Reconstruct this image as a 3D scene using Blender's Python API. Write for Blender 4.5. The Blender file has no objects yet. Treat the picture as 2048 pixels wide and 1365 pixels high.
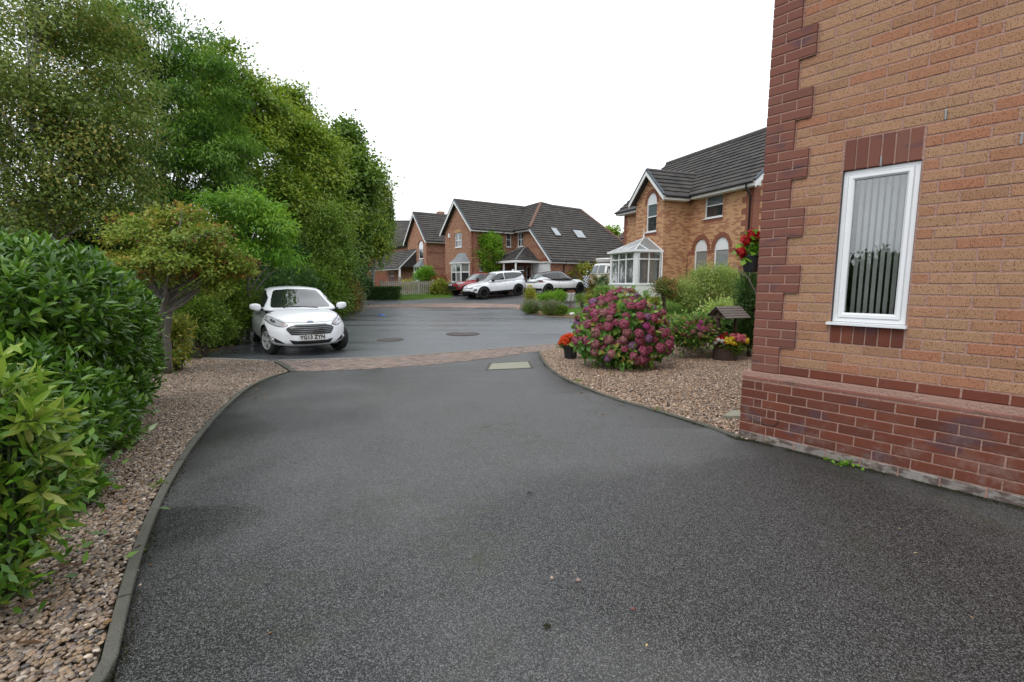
import bpy, bmesh, math, random
import numpy as np
from mathutils import Vector, Matrix, geometry, noise
from mathutils.bvhtree import BVHTree
R = math.radians
rnd = random.Random(7)
rng = np.random.default_rng(7)
sc = bpy.context.scene
col = sc.collection
# ------------------------------------------------------------------ camera, light, exposure
CAMZ = 1.352
F_PX, PITCH, ROLL = 962.8, 0.1211, 0.002
cp, sp, cr, sr = math.cos(PITCH), math.sin(PITCH), math.cos(ROLL), math.sin(ROLL)
cam_r = Vector((cr, sr * sp, sr * cp)); cam_u = Vector((-sr, cr * sp, cr * cp)); cam_f = Vector((0, cp, -sp))
cd = bpy.data.cameras.new('camera'); cam = bpy.data.objects.new('camera', cd); col.objects.link(cam)
cd.sensor_width = 36; cd.lens = F_PX / 2048 * 36; cd.clip_start = .05; cd.clip_end = 3000
mw = Matrix((( cam_r.x, cam_u.x, -cam_f.x, 0), (cam_r.y, cam_u.y, -cam_f.y, 0), (cam_r.z, cam_u.z, -cam_f.z, CAMZ), (0, 0, 0, 1)))
cam.matrix_world = mw
sc.camera = cam
sc.view_settings.view_transform = 'Standard'; sc.view_settings.look = 'None'
sc.view_settings.exposure = 0.42; sc.view_settings.gamma = 1; sc.view_settings.use_curve_mapping = False
world = bpy.data.worlds.new('World'); sc.world = world; world.use_nodes = True
wn = world.node_tree; wn.nodes.clear()
def wnode(t): return wn.nodes.new(t)
w_out = wnode('ShaderNodeOutputWorld'); w_bg = wnode('ShaderNodeBackground'); w_sky = wnode('ShaderNodeTexSky')
SUN_EL, SUN_AZ = R(52), R(215)
w_sky.sky_type = 'NISHITA'; w_sky.sun_disc = False; w_sky.sun_elevation = SUN_EL; w_sky.sun_rotation = SUN_AZ
w_sky.air_density = 1.2; w_sky.dust_density = 4
w_sc = wnode('ShaderNodeVectorMath'); w_sc.operation = 'SCALE'; w_sc.inputs['Scale'].default_value = .08
wn.links.new(w_sky.outputs[0], w_sc.inputs[0])
w_tc = wnode('ShaderNodeTexCoord'); w_map = wnode('ShaderNodeMapping'); w_map.inputs['Scale'].default_value = (1, 1, 3)
w_nz = wnode('ShaderNodeTexNoise'); w_nz.inputs['Scale'].default_value = 1.6; w_nz.inputs['Detail'].default_value = 5
wn.links.new(w_tc.outputs['Generated'], w_map.inputs[0]); wn.links.new(w_map.outputs[0], w_nz.inputs['Vector'])
w_rp = wnode('ShaderNodeValToRGB')
w_rp.color_ramp.elements[0].position = .3; w_rp.color_ramp.elements[0].color = (.80, .87, .95, 1)
w_rp.color_ramp.elements[1].position = .72; w_rp.color_ramp.elements[1].color = (1.22, 1.24, 1.27, 1)
wn.links.new(w_nz.outputs['Fac'], w_rp.inputs[0])
w_mx = wnode('ShaderNodeMix'); w_mx.data_type = 'RGBA'; w_mx.inputs[0].default_value = .88
wn.links.new(w_sc.outputs[0], w_mx.inputs[6]); wn.links.new(w_rp.outputs[0], w_mx.inputs[7])
wn.links.new(w_mx.outputs[2], w_bg.inputs[0]); w_bg.inputs[1].default_value = 1.12
wn.links.new(w_bg.outputs[0], w_out.inputs[0])
sd = bpy.data.lights.new('sun', 'SUN'); sun = bpy.data.objects.new('sun', sd); col.objects.link(sun)
sd.energy = .7; sd.angle = R(22); sd.color = (1, .97, .93)
sdir = Vector((math.sin(SUN_AZ) * math.cos(SUN_EL), math.cos(SUN_AZ) * math.cos(SUN_EL), math.sin(SUN_EL)))
sun.rotation_euler = sdir.to_track_quat('Z', 'Y').to_euler(); sun.location = (0, 0, 30)

# ------------------------------------------------------------------ ground shape and picture rays
def sm(t):
    t = min(1, max(0, t)); return t * t * (3 - 2 * t)
ZP = [(-50, 0), (4, 0), (8.5, -.16), (10.5, -.2), (12.5, -.2), (18, -.08), (26, 0), (27.2, .17), (31, .25), (33, .44), (36, .50), (60, .6), (400, .8)]
def gz(x, y):
    z = float(np.interp(y, [p[0] for p in ZP], [p[1] for p in ZP]))
    z += .2 * sm((x + 1) / 3) * sm((y - 27) / 3) * (1 - sm((x - 3) / 3))
    z += max(0, .67 - z) * sm((x - 3.2) / 2.2) * sm((y - 17.3) / 3.6)
    return z
def ray(px, py):
    d = cam_f + cam_r * ((px - 1024) / F_PX) + cam_u * ((682.5 - py) / F_PX)
    return d
def at(px, py, Y):
    d = ray(px, py); k = Y / d.y
    return Vector((d.x * k, Y, CAMZ + d.z * k))
def hit(px, py):
    d = ray(px, py); lo, hi = 0.3, 400
    def g(k): return CAMZ + d.z * k - gz(d.x * k, d.y * k)
    k = lo
    while k < hi:
        k2 = k * 1.02
        if g(k2) < 0:
            for _ in range(30):
                m = (k + k2) / 2
                if g(m) < 0: k2 = m
                else: k = m
            return Vector((d.x * k, d.y * k, gz(d.x * k, d.y * k)))
        k = k2
    return Vector((d.x * hi, d.y * hi, 0))
def ongnd(px, Y):
    v = at(px, 582, Y); return Vector((v.x, Y, gz(v.x, Y)))

# ------------------------------------------------------------------ materials
MATS = {}
def hexc(h):
    c = [int(h[i:i + 2], 16) / 255 for i in (0, 2, 4)]
    return tuple(((x / 12.92) if x < .04045 else ((x + .055) / 1.055) ** 2.4) for x in c)
class NT:
    def __init__(s, name, rough=.6, spec=.5, metal=0):
        s.m = bpy.data.materials.new(name); s.m.use_nodes = True; s.t = s.m.node_tree
        s.b = s.t.nodes['Principled BSDF']; s.b.inputs['Roughness'].default_value = rough
        s.b.inputs['Specular IOR Level'].default_value = spec; s.b.inputs['Metallic'].default_value = metal
        MATS[name] = s.m
    def n(s, t, **k):
        nd = s.t.nodes.new(t)
        for a, v in k.items():
            if a.startswith('i_'):
                key = a[2:]
                key = int(key) if key.isdigit() else key.replace('_', ' ')
                nd.inputs[key].default_value = v
            else: setattr(nd, a, v)
        return nd
    def l(s, a, b): s.t.links.new(a, b)
    def geo(s): return s.n('ShaderNodeNewGeometry').outputs['Position']
    def obj(s): return s.n('ShaderNodeTexCoord').outputs['Object']
    def noise(s, scale, detail=4, rough=.55, vec=None, w=0):
        nd = s.n('ShaderNodeTexNoise'); nd.inputs['Scale'].default_value = scale; nd.inputs['Detail'].default_value = detail; nd.inputs['Roughness'].default_value = rough
        if vec is None: vec = s.geo()
        if w:
            ad = s.n('ShaderNodeVectorMath'); ad.operation = 'ADD'; ad.inputs[1].default_value = (w, w * 1.7, -w); s.l(vec, ad.inputs[0]); vec = ad.outputs[0]
        s.l(vec, nd.inputs['Vector']); return nd.outputs['Fac']
    def ramp(s, fac, stops):
        r = s.n('ShaderNodeValToRGB'); e = r.color_ramp.elements
        while len(e) < len(stops): e.new(.5)
        for i, (p, c) in enumerate(stops):
            e[i].position = p; e[i].color = (c, c, c, 1) if isinstance(c, (int, float)) else (*c[:3], 1)
        s.l(fac, r.inputs[0]); return r.outputs[0]
    def mix(s, fac, a, b, mode='MIX'):
        m = s.n('ShaderNodeMix', data_type='RGBA', blend_type=mode)
        for v, i in ((fac, 0), (a, 6), (b, 7)):
            if isinstance(v, (int, float)): m.inputs[i].default_value = v if i == 0 else (v, v, v, 1)
            elif isinstance(v, tuple): m.inputs[i].default_value = (*v[:3], 1)
            else: s.l(v, m.inputs[i])
        return m.outputs[2]
    def math(s, op, a, b=0):
        m = s.n('ShaderNodeMath', operation=op)
        for v, i in ((a, 0), (b, 1)):
            if isinstance(v, (int, float)): m.inputs[i].default_value = v
            else: s.l(v, m.inputs[i])
        return m.outputs[0]
    def color(s, c):
        if isinstance(c, tuple): s.b.inputs['Base Color'].default_value = (*c[:3], 1)
        else: s.l(c, s.b.inputs['Base Color'])
    def rough(s, v): s.l(v, s.b.inputs['Roughness'])
    def bump(s, h, strength=.3, dist=.01):
        b = s.n('ShaderNodeBump'); b.inputs['Strength'].default_value = strength; b.inputs['Distance'].default_value = dist
        s.l(h, b.inputs['Height']); s.l(b.outputs[0], s.b.inputs['Normal'])
    def attr(s, name='tint', kind='GEOMETRY'):
        a = s.n('ShaderNodeAttribute'); a.attribute_name = name; a.attribute_type = kind; return a.outputs['Fac']
    def orand(s): return s.n('ShaderNodeObjectInfo').outputs['Random']
def plain(name, c, rough=.6, metal=0, var=.15, scale=6, spec=.5, bump=0, coat=0):
    m = NT(name, rough, spec, metal)
    f = m.noise(scale, 5)
    m.color(m.mix(f, tuple(x * (1 - var) for x in c), tuple(min(1, x * (1 + var)) for x in c)))
    if bump: m.bump(m.noise(scale * 12, 4), bump, .004)
    if coat: m.b.inputs['Coat Weight'].default_value = coat; m.b.inputs['Coat Roughness'].default_value = .05
    return m.m
GAIN = 2.75
def leafmat(name, stops, rough=.45, trans=.35, spec=.4, spots=None):
    """stops: ramp on the per-leaf tint value; same leaf keeps its own colour wherever it hangs"""
    if name.startswith('leaf'): stops = [(p, (min(.8, c[0] * GAIN), min(.8, c[1] * GAIN), min(.8, c[2] * GAIN * .85))) for p, c in stops]
    m = NT(name, rough, spec)
    t = m.math('FRACT', m.math('ADD', m.attr(), m.math('MULTIPLY', m.orand(), .97)))
    c = m.ramp(t, stops)
    v = m.noise(30, 3)
    c = m.mix(v, m.mix(.12, c, (0, 0, 0)), c)
    if spots:
        vo = m.n('ShaderNodeTexVoronoi'); vo.inputs['Scale'].default_value = spots[1]; m.l(m.geo(), vo.inputs['Vector'])
        f = m.ramp(m.math('ADD', vo.outputs['Distance'], m.math('MULTIPLY', m.noise(25, 2), .35)), [(spots[2], 1.0), (spots[2] + .06, 0.0)])
        c = m.mix(f, c, spots[0])
    m.color(c)
    tb = m.n('ShaderNodeBsdfTranslucent'); m.l(m.mix(.5, c, (.35, .5, .05), 'MULTIPLY') if False else c, tb.inputs[0])
    ms = m.n('ShaderNodeMixShader'); ms.inputs[0].default_value = trans
    out = [n for n in m.t.nodes if n.type == 'OUTPUT_MATERIAL'][0]
    m.l(m.b.outputs[0], ms.inputs[1]); m.l(tb.outputs[0], ms.inputs[2]); m.l(ms.outputs[0], out.inputs[0])
    return m.m

# ------------------------------------------------------------------ objects
def tag(o, label=None, cat=None, group=None, kind=None):
    if label: o['label'] = label
    if cat: o['category'] = cat
    if group: o['group'] = group
    if kind: o['kind'] = kind
    return o
def put(name, me, parent=None, loc=None, rot=None):
    o = bpy.data.objects.new(name, me); col.objects.link(o)
    if parent is not None:
        o.parent = parent; KID.setdefault(parent.name, []).append(o)
    if loc is not None: o.location = loc
    if rot is not None: o.rotation_euler = rot
    return o
def empty(name, loc, rz=0, label=None, cat=None, group=None):
    o = put(name, None, None, loc, (0, 0, rz)); o.empty_display_size = .2
    return tag(o, label, cat, group)
def copy_tree(o, parent=None):
    c = o.copy(); col.objects.link(c); c.parent = parent
    if parent is not None: KID.setdefault(parent.name, []).append(c)
    for ch in [x for x in KIDS(o)]: copy_tree(ch, c)
    return c
KID = {}
def KIDS(o): return KID.get(o.name, [])
def npmesh(name, V, Fq, mat, tint=None, smooth=False, nper=4):
    """V (n,3), Fq (m,nper)"""
    me = bpy.data.meshes.new(name); V = np.asarray(V, dtype=np.float32); Fq = np.asarray(Fq, dtype=np.int32)
    me.vertices.add(len(V)); me.vertices.foreach_set('co', V.ravel())
    me.loops.add(Fq.size); me.loops.foreach_set('vertex_index', Fq.ravel())
    me.polygons.add(len(Fq)); me.polygons.foreach_set('loop_start', np.arange(0, Fq.size, nper, dtype=np.int32))
    me.polygons.foreach_set('loop_total', np.full(len(Fq), nper, dtype=np.int32))
    if smooth: me.polygons.foreach_set('use_smooth', np.ones(len(Fq), dtype=bool))
    me.update(calc_edges=True)
    if tint is not None:
        a = me.attributes.new('tint', 'FLOAT', 'POINT'); a.data.foreach_set('value', np.asarray(tint, dtype=np.float32))
    me.materials.append(mat); return me
class MB:
    def __init__(s): s.v = []; s.f = []; s.m = []; s.t = []; s.tint = 0.0
    def add(s, vs, fs, mi=0):
        b = len(s.v); s.v += [tuple(p) for p in vs]; s.t += [s.tint] * len(vs)
        s.f += [tuple(b + i for i in f) for f in fs]; s.m += [mi] * len(fs); return s
    def box(s, x0, x1, y0, y1, z0, z1, mi=0, M=None):
        vs = [(x0, y0, z0), (x1, y0, z0), (x1, y1, z0), (x0, y1, z0), (x0, y0, z1), (x1, y0, z1), (x1, y1, z1), (x0, y1, z1)]
        if M is not None: vs = [M @ Vector(p) for p in vs]
        return s.add(vs, [(0, 3, 2, 1), (4, 5, 6, 7), (0, 1, 5, 4), (1, 2, 6, 5), (2, 3, 7, 6), (3, 0, 4, 7)], mi)
    def cbox(s, x0, x1, y0, y1, z0, z1, c=.004, mi=0):
        """box with its front (-y) face chamfered by c"""
        vs = [(x0, y1, z0), (x1, y1, z0), (x1, y1, z1), (x0, y1, z1),
              (x0, y0 + c, z0), (x1, y0 + c, z0), (x1, y0 + c, z1), (x0, y0 + c, z1),
              (x0 + c, y0, z0 + c), (x1 - c, y0, z0 + c), (x1 - c, y0, z1 - c), (x0 + c, y0, z1 - c)]
        fs = [(0, 3, 2, 1), (8, 9, 10, 11), (4, 5, 9, 8), (5, 6, 10, 9), (6, 7, 11, 10), (7, 4, 8, 11),
              (0, 1, 5, 4), (1, 2, 6, 5), (2, 3, 7, 6), (3, 0, 4, 7)]
        return s.add(vs, fs, mi)
    def bar(s, a, b, w, h=None, mi=0, up=Vector((0, 0, 1))):
        a = Vector(a); b = Vector(b); h = h or w; d = (b - a)
        L = d.length; d = d / L
        if abs(d.dot(up)) > .98: up = Vector((1, 0, 0))
        x = d.cross(up).normalized(); z = x.cross(d)
        vs = []
        for p in (a, b):
            for i, j in ((-1, -1), (1, -1), (1, 1), (-1, 1)): vs.append(p + x * (i * w / 2) + z * (j * h / 2))
        return s.add(vs, [(0, 1, 2, 3), (7, 6, 5, 4), (0, 4, 5, 1), (1, 5, 6, 2), (2, 6, 7, 3), (3, 7, 4, 0)], mi)
    def tube(s, pts, rad, n=6, mi=0, cap=True):
        pts = [Vector(p) for p in pts]; k = len(pts)
        if not hasattr(rad, '__len__'): rad = [rad] * k
        vs = []; ref = None
        for i, p in enumerate(pts):
            d = (pts[min(i + 1, k - 1)] - pts[max(i - 1, 0)])
            if d.length < 1e-9: d = Vector((0, 0, 1))
            d.normalize()
            if ref is None: ref = d.orthogonal().normalized()
            x = (ref - d * ref.dot(d))
            x = x.normalized() if x.length > 1e-6 else d.orthogonal().normalized()
            ref = x; y = d.cross(x)
            for j in range(n):
                a = 2 * math.pi * j / n; vs.append(p + (x * math.cos(a) + y * math.sin(a)) * rad[i])
        fs = [(i * n + j, i * n + (j + 1) % n, (i + 1) * n + (j + 1) % n, (i + 1) * n + j) for i in range(k - 1) for j in range(n)]
        if cap: fs += [tuple(range(n))[::-1], tuple((k - 1) * n + j for j in range(n))]
        return s.add(vs, fs, mi)
    def lathe(s, prof, n=20, c=(0, 0, 0), axis='z', mi=0):
        vs = []; k = len(prof)
        for r, h in prof:
            for j in range(n):
                a = 2 * math.pi * j / n; x, y = r * math.cos(a), r * math.sin(a)
                p = (x, y, h) if axis == 'z' else ((x, h, y) if axis == 'y' else (h, x, y))
                vs.append((p[0] + c[0], p[1] + c[1], p[2] + c[2]))
        fs = [(i * n + j, i * n + (j + 1) % n, (i + 1) * n + (j + 1) % n, (i + 1) * n + j) for i in range(k - 1) for j in range(n)]
        return s.add(vs, fs, mi)
    def prism(s, poly, vec, mi=0):
        """planar 3D polygon extruded by vec"""
        poly = [Vector(p) for p in poly]; v = Vector(vec); n = len(poly)
        vs = poly + [p + v for p in poly]
        return s.add(vs, [tuple(range(n)), tuple(range(2 * n - 1, n - 1, -1))] + [(i, i + n, (i + 1) % n + n, (i + 1) % n) for i in range(n)], mi)
    def mesh(s, name, mats, smooth=False, recalc=True):
        me = bpy.data.meshes.new(name); me.from_pydata(s.v, [], s.f)
        for m in (mats if isinstance(mats, (list, tuple)) else [mats]): me.materials.append(MATS[m] if isinstance(m, str) else m)
        me.polygons.foreach_set('material_index', s.m)
        if smooth: me.polygons.foreach_set('use_smooth', [True] * len(s.f))
        if any(s.t):
            a = me.attributes.new('tint', 'FLOAT', 'POINT'); a.data.foreach_set('value', s.t)
        if recalc:
            bm = bmesh.new(); bm.from_mesh(me); bmesh.ops.recalc_face_normals(bm, faces=bm.faces); bm.to_mesh(me); bm.free()
        me.update(); return me
    def build(s, name, mats, parent=None, smooth=False, loc=None, rot=None, recalc=True):
        return put(name, s.mesh(name, mats, smooth, recalc), parent, loc, rot)
def smooth_by_angle(ob, ang=35):
    me = ob.data; bm = bmesh.new(); bm.from_mesh(me)
    for f in bm.faces: f.smooth = True
    for e in bm.edges:
        if len(e.link_faces) == 2 and e.calc_face_angle(0) > R(ang): e.smooth = False
    bm.to_mesh(me); bm.free()
def inpoly(x, y, poly):
    c = False; n = len(poly); j = n - 1
    for i in range(n):
        xi, yi = poly[i][0], poly[i][1]; xj, yj = poly[j][0], poly[j][1]
        if (yi > y) != (yj > y) and x < (xj - xi) * (y - yi) / (yj - yi) + xi: c = not c
        j = i
    return c
def inpoly_np(P, poly):
    x, y = P[:, 0], P[:, 1]; c = np.zeros(len(P), bool); n = len(poly); j = n - 1
    for i in range(n):
        xi, yi = poly[i][0], poly[i][1]; xj, yj = poly[j][0], poly[j][1]
        if yi != yj:
            c ^= ((yi > y) != (yj > y)) & (x < (xj - xi) * (y - yi) / (yj - yi) + xi)
        j = i
    return c
def sheet(name, poly, off, mat, step=1.0, thick=0, kind='structure', jit=0):
    """ground sheet: plan polygon filled with a grid that follows gz()"""
    poly = [Vector((p[0], p[1])) for p in poly]; n = len(poly)
    xs = [p.x for p in poly]; ys = [p.y for p in poly]
    pts = list(poly)
    gx = np.arange(min(xs), max(xs), step); gy = np.arange(min(ys), max(ys), step)
    for a in gx:
        for b in gy:
            if inpoly(a, b, poly): pts.append(Vector((a, b)))
    vs, es, fs, *_ = geometry.delaunay_2d_cdt(pts, [(i, (i + 1) % n) for i in range(n)], [], 0, 1e-5)
    keep = []
    for f in fs:
        c = sum((vs[i] for i in f), Vector((0, 0))) / len(f)
        if inpoly(c.x, c.y, poly): keep.append(tuple(f))
    V = [(v.x, v.y, gz(v.x, v.y) + off + (rnd.uniform(-jit, jit) if jit else 0)) for v in vs]
    me = bpy.data.meshes.new(name); me.from_pydata(V, [], keep)
    bm = bmesh.new(); bm.from_mesh(me)
    for f in bm.faces:
        if f.normal.z < 0: f.normal_flip()
        f.smooth = True
    if thick:
        be = [e for e in bm.edges if e.is_boundary]
        r = bmesh.ops.extrude_edge_only(bm, edges=be)
        for v in r['geom']:
            if isinstance(v, bmesh.types.BMVert): v.co.z -= thick
    bm.to_mesh(me); bm.free(); me.materials.append(MATS[mat]); me.update()
    o = put(name, me); o['kind'] = kind; return o
def clip(poly, n, d):
    """keep part of a convex 2D polygon where n.p >= d"""
    out = []
    for i in range(len(poly)):
        a = poly[i]; b = poly[(i + 1) % len(poly)]
        da = n[0] * a[0] + n[1] * a[1] - d; db = n[0] * b[0] + n[1] * b[1] - d
        if da >= 0: out.append(a)
        if (da >= 0) != (db >= 0):
            t = da / (da - db); out.append((a[0] + (b[0] - a[0]) * t, a[1] + (b[1] - a[1]) * t))
    return out

# ------------------------------------------------------------------ foliage
T_QUAD = (np.array([(0, 0, 0), (.45, .5, .08), (1, 0, 0), (.45, -.5, .08)]), np.array([(0, 1, 2, 3)]))
T_FOLD = (np.array([(0, 0, 0), (.45, .5, .12), (1, 0, -.06), (.45, -.5, .12), (.5, 0, 0)]), np.array([(0, 4, 1, 1), (1, 4, 2, 2), (0, 3, 4, 4), (3, 2, 4, 4)]))
T_LONG = (np.array([(0, 0, 0), (.25, .36, .05), (.25, -.36, .05), (.25, 0, .0), (.6, .46, .03), (.6, -.46, .03), (.6, 0, -.02), (.85, .22, -.06), (.85, -.22, -.06), (.85, 0, -.09), (1, 0, -.14)]),
          [(0, 3, 1), (0, 2, 3), (1, 3, 6, 4), (3, 2, 5, 6), (4, 6, 9, 7), (6, 5, 8, 9), (7, 9, 10), (9, 8, 10)])
def unit(a): return a / np.maximum(np.linalg.norm(a, axis=1, keepdims=True), 1e-9)
def frames(D, N):
    D = unit(D); S = unit(np.cross(N, D)); N2 = np.cross(D, S); return D, S, N2
def leaves(name, P, D, N, L, W, mat, tpl=T_QUAD, tints=None, smooth=False):
    n = len(P); D, S, N = frames(D, N); tv = tpl[0]
    tf = tpl[1]
    L = np.broadcast_to(np.asarray(L, float), (n,)); W = np.broadcast_to(np.asarray(W, float), (n,))
    V = P[:, None, :] + tv[None, :, 0:1] * L[:, None, None] * D[:, None, :] + tv[None, :, 1:2] * W[:, None, None] * S[:, None, :] + tv[None, :, 2:3] * L[:, None, None] * N[:, None, :]
    k = len(tv); V = V.reshape(-1, 3)
    if isinstance(tf, list):
        tri = [f for f in tf if len(f) == 3]; qd = [f for f in tf if len(f) == 4]
        T = tri + [t for q in qd for t in ((q[0], q[1], q[2]), (q[0], q[2], q[3]))]
        tf = np.array(T); nper = 3
    else:
        nper = 4
        if tf.shape[1] == 4 and (tf[:, 2] == tf[:, 3]).any(): tf = tf[:, :3]; nper = 3
    Fq = (tf[None] + (np.arange(n) * k)[:, None, None]).reshape(-1, nper)
    if tints is None: tints = rng.random(n)
    return npmesh(name, V, Fq, MATS[mat], np.repeat(tints, k), smooth, nper)
def rdir(n):
    return unit(rng.normal(size=(n, 3)))
def crown(blobs, nclump, per, cr_=.45, flat=.7, shell=.5, seed=0, zmin=None):
    """clump centres spread through the blobs, leaf points spread round each"""
    B = np.array(blobs, float); vol = (B[:, 3] * B[:, 4] * B[:, 5]) ** .67; pi = rng.choice(len(B), nclump, p=vol / vol.sum())
    d = rdir(nclump); r = shell + (1 - shell) * rng.random(nclump) ** .6
    C = B[pi, :3] + d * B[pi, 3:6] * r[:, None]
    sz = cr_ * rng.uniform(.55, 1.35, nclump)
    n = (per * (sz / cr_) ** 1.5).astype(int).clip(3)
    idx = np.repeat(np.arange(nclump), n)
    g = rng.normal(size=(len(idx), 3)) * .5; g[:, 2] *= flat
    P = C[idx] + g * sz[idx][:, None]
    out = unit(P - B[pi[idx], :3])
    if zmin is not None:
        k = P[:, 2] > zmin; P = P[k]; out = out[k]; idx = idx[k]
    return C, P, out, idx
def limbs(mb, base, top, r0, C, nb=30, wob=.15, r1=.02, lo=.25):
    base = Vector(base); top = Vector(top); k = 9; pts = []
    for i in range(k):
        t = i / (k - 1); pts.append(base.lerp(top, t) + Vector((rnd.uniform(-wob, wob), rnd.uniform(-wob, wob), 0)) * (t * 1.2 if i else 0))
    mb.tube(pts, [r0 * (1 - i / (k - 1)) ** .8 + r1 * .6 for i in range(k)], 8)
    H = (top - base).length
    sel = rng.choice(len(C), min(nb, len(C)), replace=False)
    for s_ in sel:
        c = Vector(C[s_]); tz = (c.z - base.z) / max(H, .1)
        t = min(.95, max(lo, tz - rnd.uniform(.12, .3))); i = t * (k - 1); a = pts[int(i)].lerp(pts[min(int(i) + 1, k - 1)], i - int(i))
        m1 = a.lerp(c, .35) + Vector((0, 0, rnd.uniform(-.05, .2))) * (c - a).length * .5
        m2 = a.lerp(c, .7) + Vector((rnd.uniform(-.1, .1), rnd.uniform(-.1, .1), rnd.uniform(0, .12))) * (c - a).length
        rr = max(r1, r0 * .38 * (1 - t) + r1)
        mb.tube([a, m1, m2, c], [rr, rr * .7, rr * .45, rr * .15 + .003], 5, cap=False)
def tree(name, label, loc, blobs, mat, bark, nclump=120, per=120, L=.11, Wd=.05, cr_=.5, flat=.7, r0=.14, droop=.3, nb=30, group=None, shell=.45, tpl=T_QUAD, top=None, stems=1, cat='tree', tmix=None, zmin=None, lo=.25, wob=.15):
    e = empty(name, loc, 0, label, cat, group)
    C, P, out, idx = crown(blobs, nclump, per, cr_, flat, shell, zmin=zmin)
    n = len(P)
    D = rdir(n) * .8 + out * .7 + np.array([0, 0, -droop]); N = rdir(n) * .42 + np.array([0, 0, 1.0]) + out * .7
    # each clump keeps to a narrow band of tints, so some sprays are lighter than others
    ct = rng.random(len(C)) ** 1.2; tt = np.clip(.62 * ct[idx] + .38 * rng.random(n), 0, .999)
    me = leaves('crown', P, D, N, L * rng.uniform(.7, 1.3, n), Wd * rng.uniform(.7, 1.3, n), mat, tpl, tt)
    V0 = Vector(loc)
    o = put('crown', me, e); o.location = -V0 if False else (0, 0, 0)
    me.transform(Matrix.Translation(-V0))
    mb = MB()
    zt = max(b[2] + b[5] * .6 for b in blobs); cx = np.average([b[0] for b in blobs]); cy = np.average([b[1] for b in blobs])
    tp = top or (cx, cy, zt)
    for s_ in range(stems):
        off = Vector((rnd.uniform(-1, 1), rnd.uniform(-1, 1), 0)) * (.0 if stems == 1 else .12)
        t2 = Vector(tp) + (Vector((rnd.uniform(-1, 1), rnd.uniform(-1, 1), 0)) * (.6 * blobs[0][3]) if stems > 1 else Vector())
        limbs(mb, Vector(loc) + off, t2, r0, C, nb // stems, wob, lo=lo)
    t = mb.build('trunk', bark, e, smooth=True); t.data.transform(Matrix.Translation(-V0))
    return e
def shrub(name, label, loc, blobs, mat, nclump=60, per=90, L=.06, Wd=.03, cr_=.2, group=None, cat='shrub', shell=.6, tpl=T_QUAD, droop=0, flat=.9, out_k=.9, stem=None, zmin=None, up=.3):
    V0 = Vector(loc); e = empty(name, loc, 0, label, cat, group)
    C, P, out, idx = crown(blobs, nclump, per, cr_, flat, shell, zmin=V0.z + .01 if zmin is None else zmin)
    n = len(P); D = rdir(n) * .7 + out * out_k + np.array([0, 0, up - droop]); N = rdir(n) * .6 + np.array([0, 0, .8]) + out * .5
    ct = rng.random(len(C)); tt = np.clip(.5 * ct[idx] + .5 * rng.random(n), 0, .999)
    me = leaves('foliage', P, D, N, L * rng.uniform(.65, 1.3, n), Wd * rng.uniform(.7, 1.3, n), mat, tpl, tt)
    me.transform(Matrix.Translation(-V0)); put('foliage', me, e)
    mb = MB()
    for s_ in range(min(16, len(C))):
        c = Vector(C[rng.integers(len(C))]) - V0
        mb.tube([(rnd.uniform(-.05, .05), rnd.uniform(-.05, .05), 0), c * .5 + Vector((0, 0, .05)), c], [.014, .01, .004], 5, cap=False)
    mb.build('stem', stem or 'bark_brown', e, smooth=True)
    return e
def leafmesh_one(name, mat, L, W, bend=0, tint=.5):
    return leaves(name, np.zeros((1, 3)), np.array([[1., 0, 0]]), np.array([[0, 0, 1.]]), L, W, mat, T_LONG, np.array([tint]), True)
def place_leaves(name, parent, P, D, N, S, meshes, V0=Vector((0, 0, 0))):
    """single leaves as parts: each shares one of a few leaf meshes"""
    D, Sd, N = frames(np.asarray(D, float), np.asarray(N, float))
    for i in range(len(P)):
        M = Matrix(((D[i][0], Sd[i][0], N[i][0], P[i][0] - V0.x), (D[i][1], Sd[i][1], N[i][1], P[i][1] - V0.y), (D[i][2], Sd[i][2], N[i][2], P[i][2] - V0.z), (0, 0, 0, 1)))
        o = bpy.data.objects.new(name, meshes[i % len(meshes)]); col.objects.link(o); o.parent = parent
        o.matrix_local = M @ Matrix.Diagonal((S[i], S[i], S[i], 1))
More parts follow.
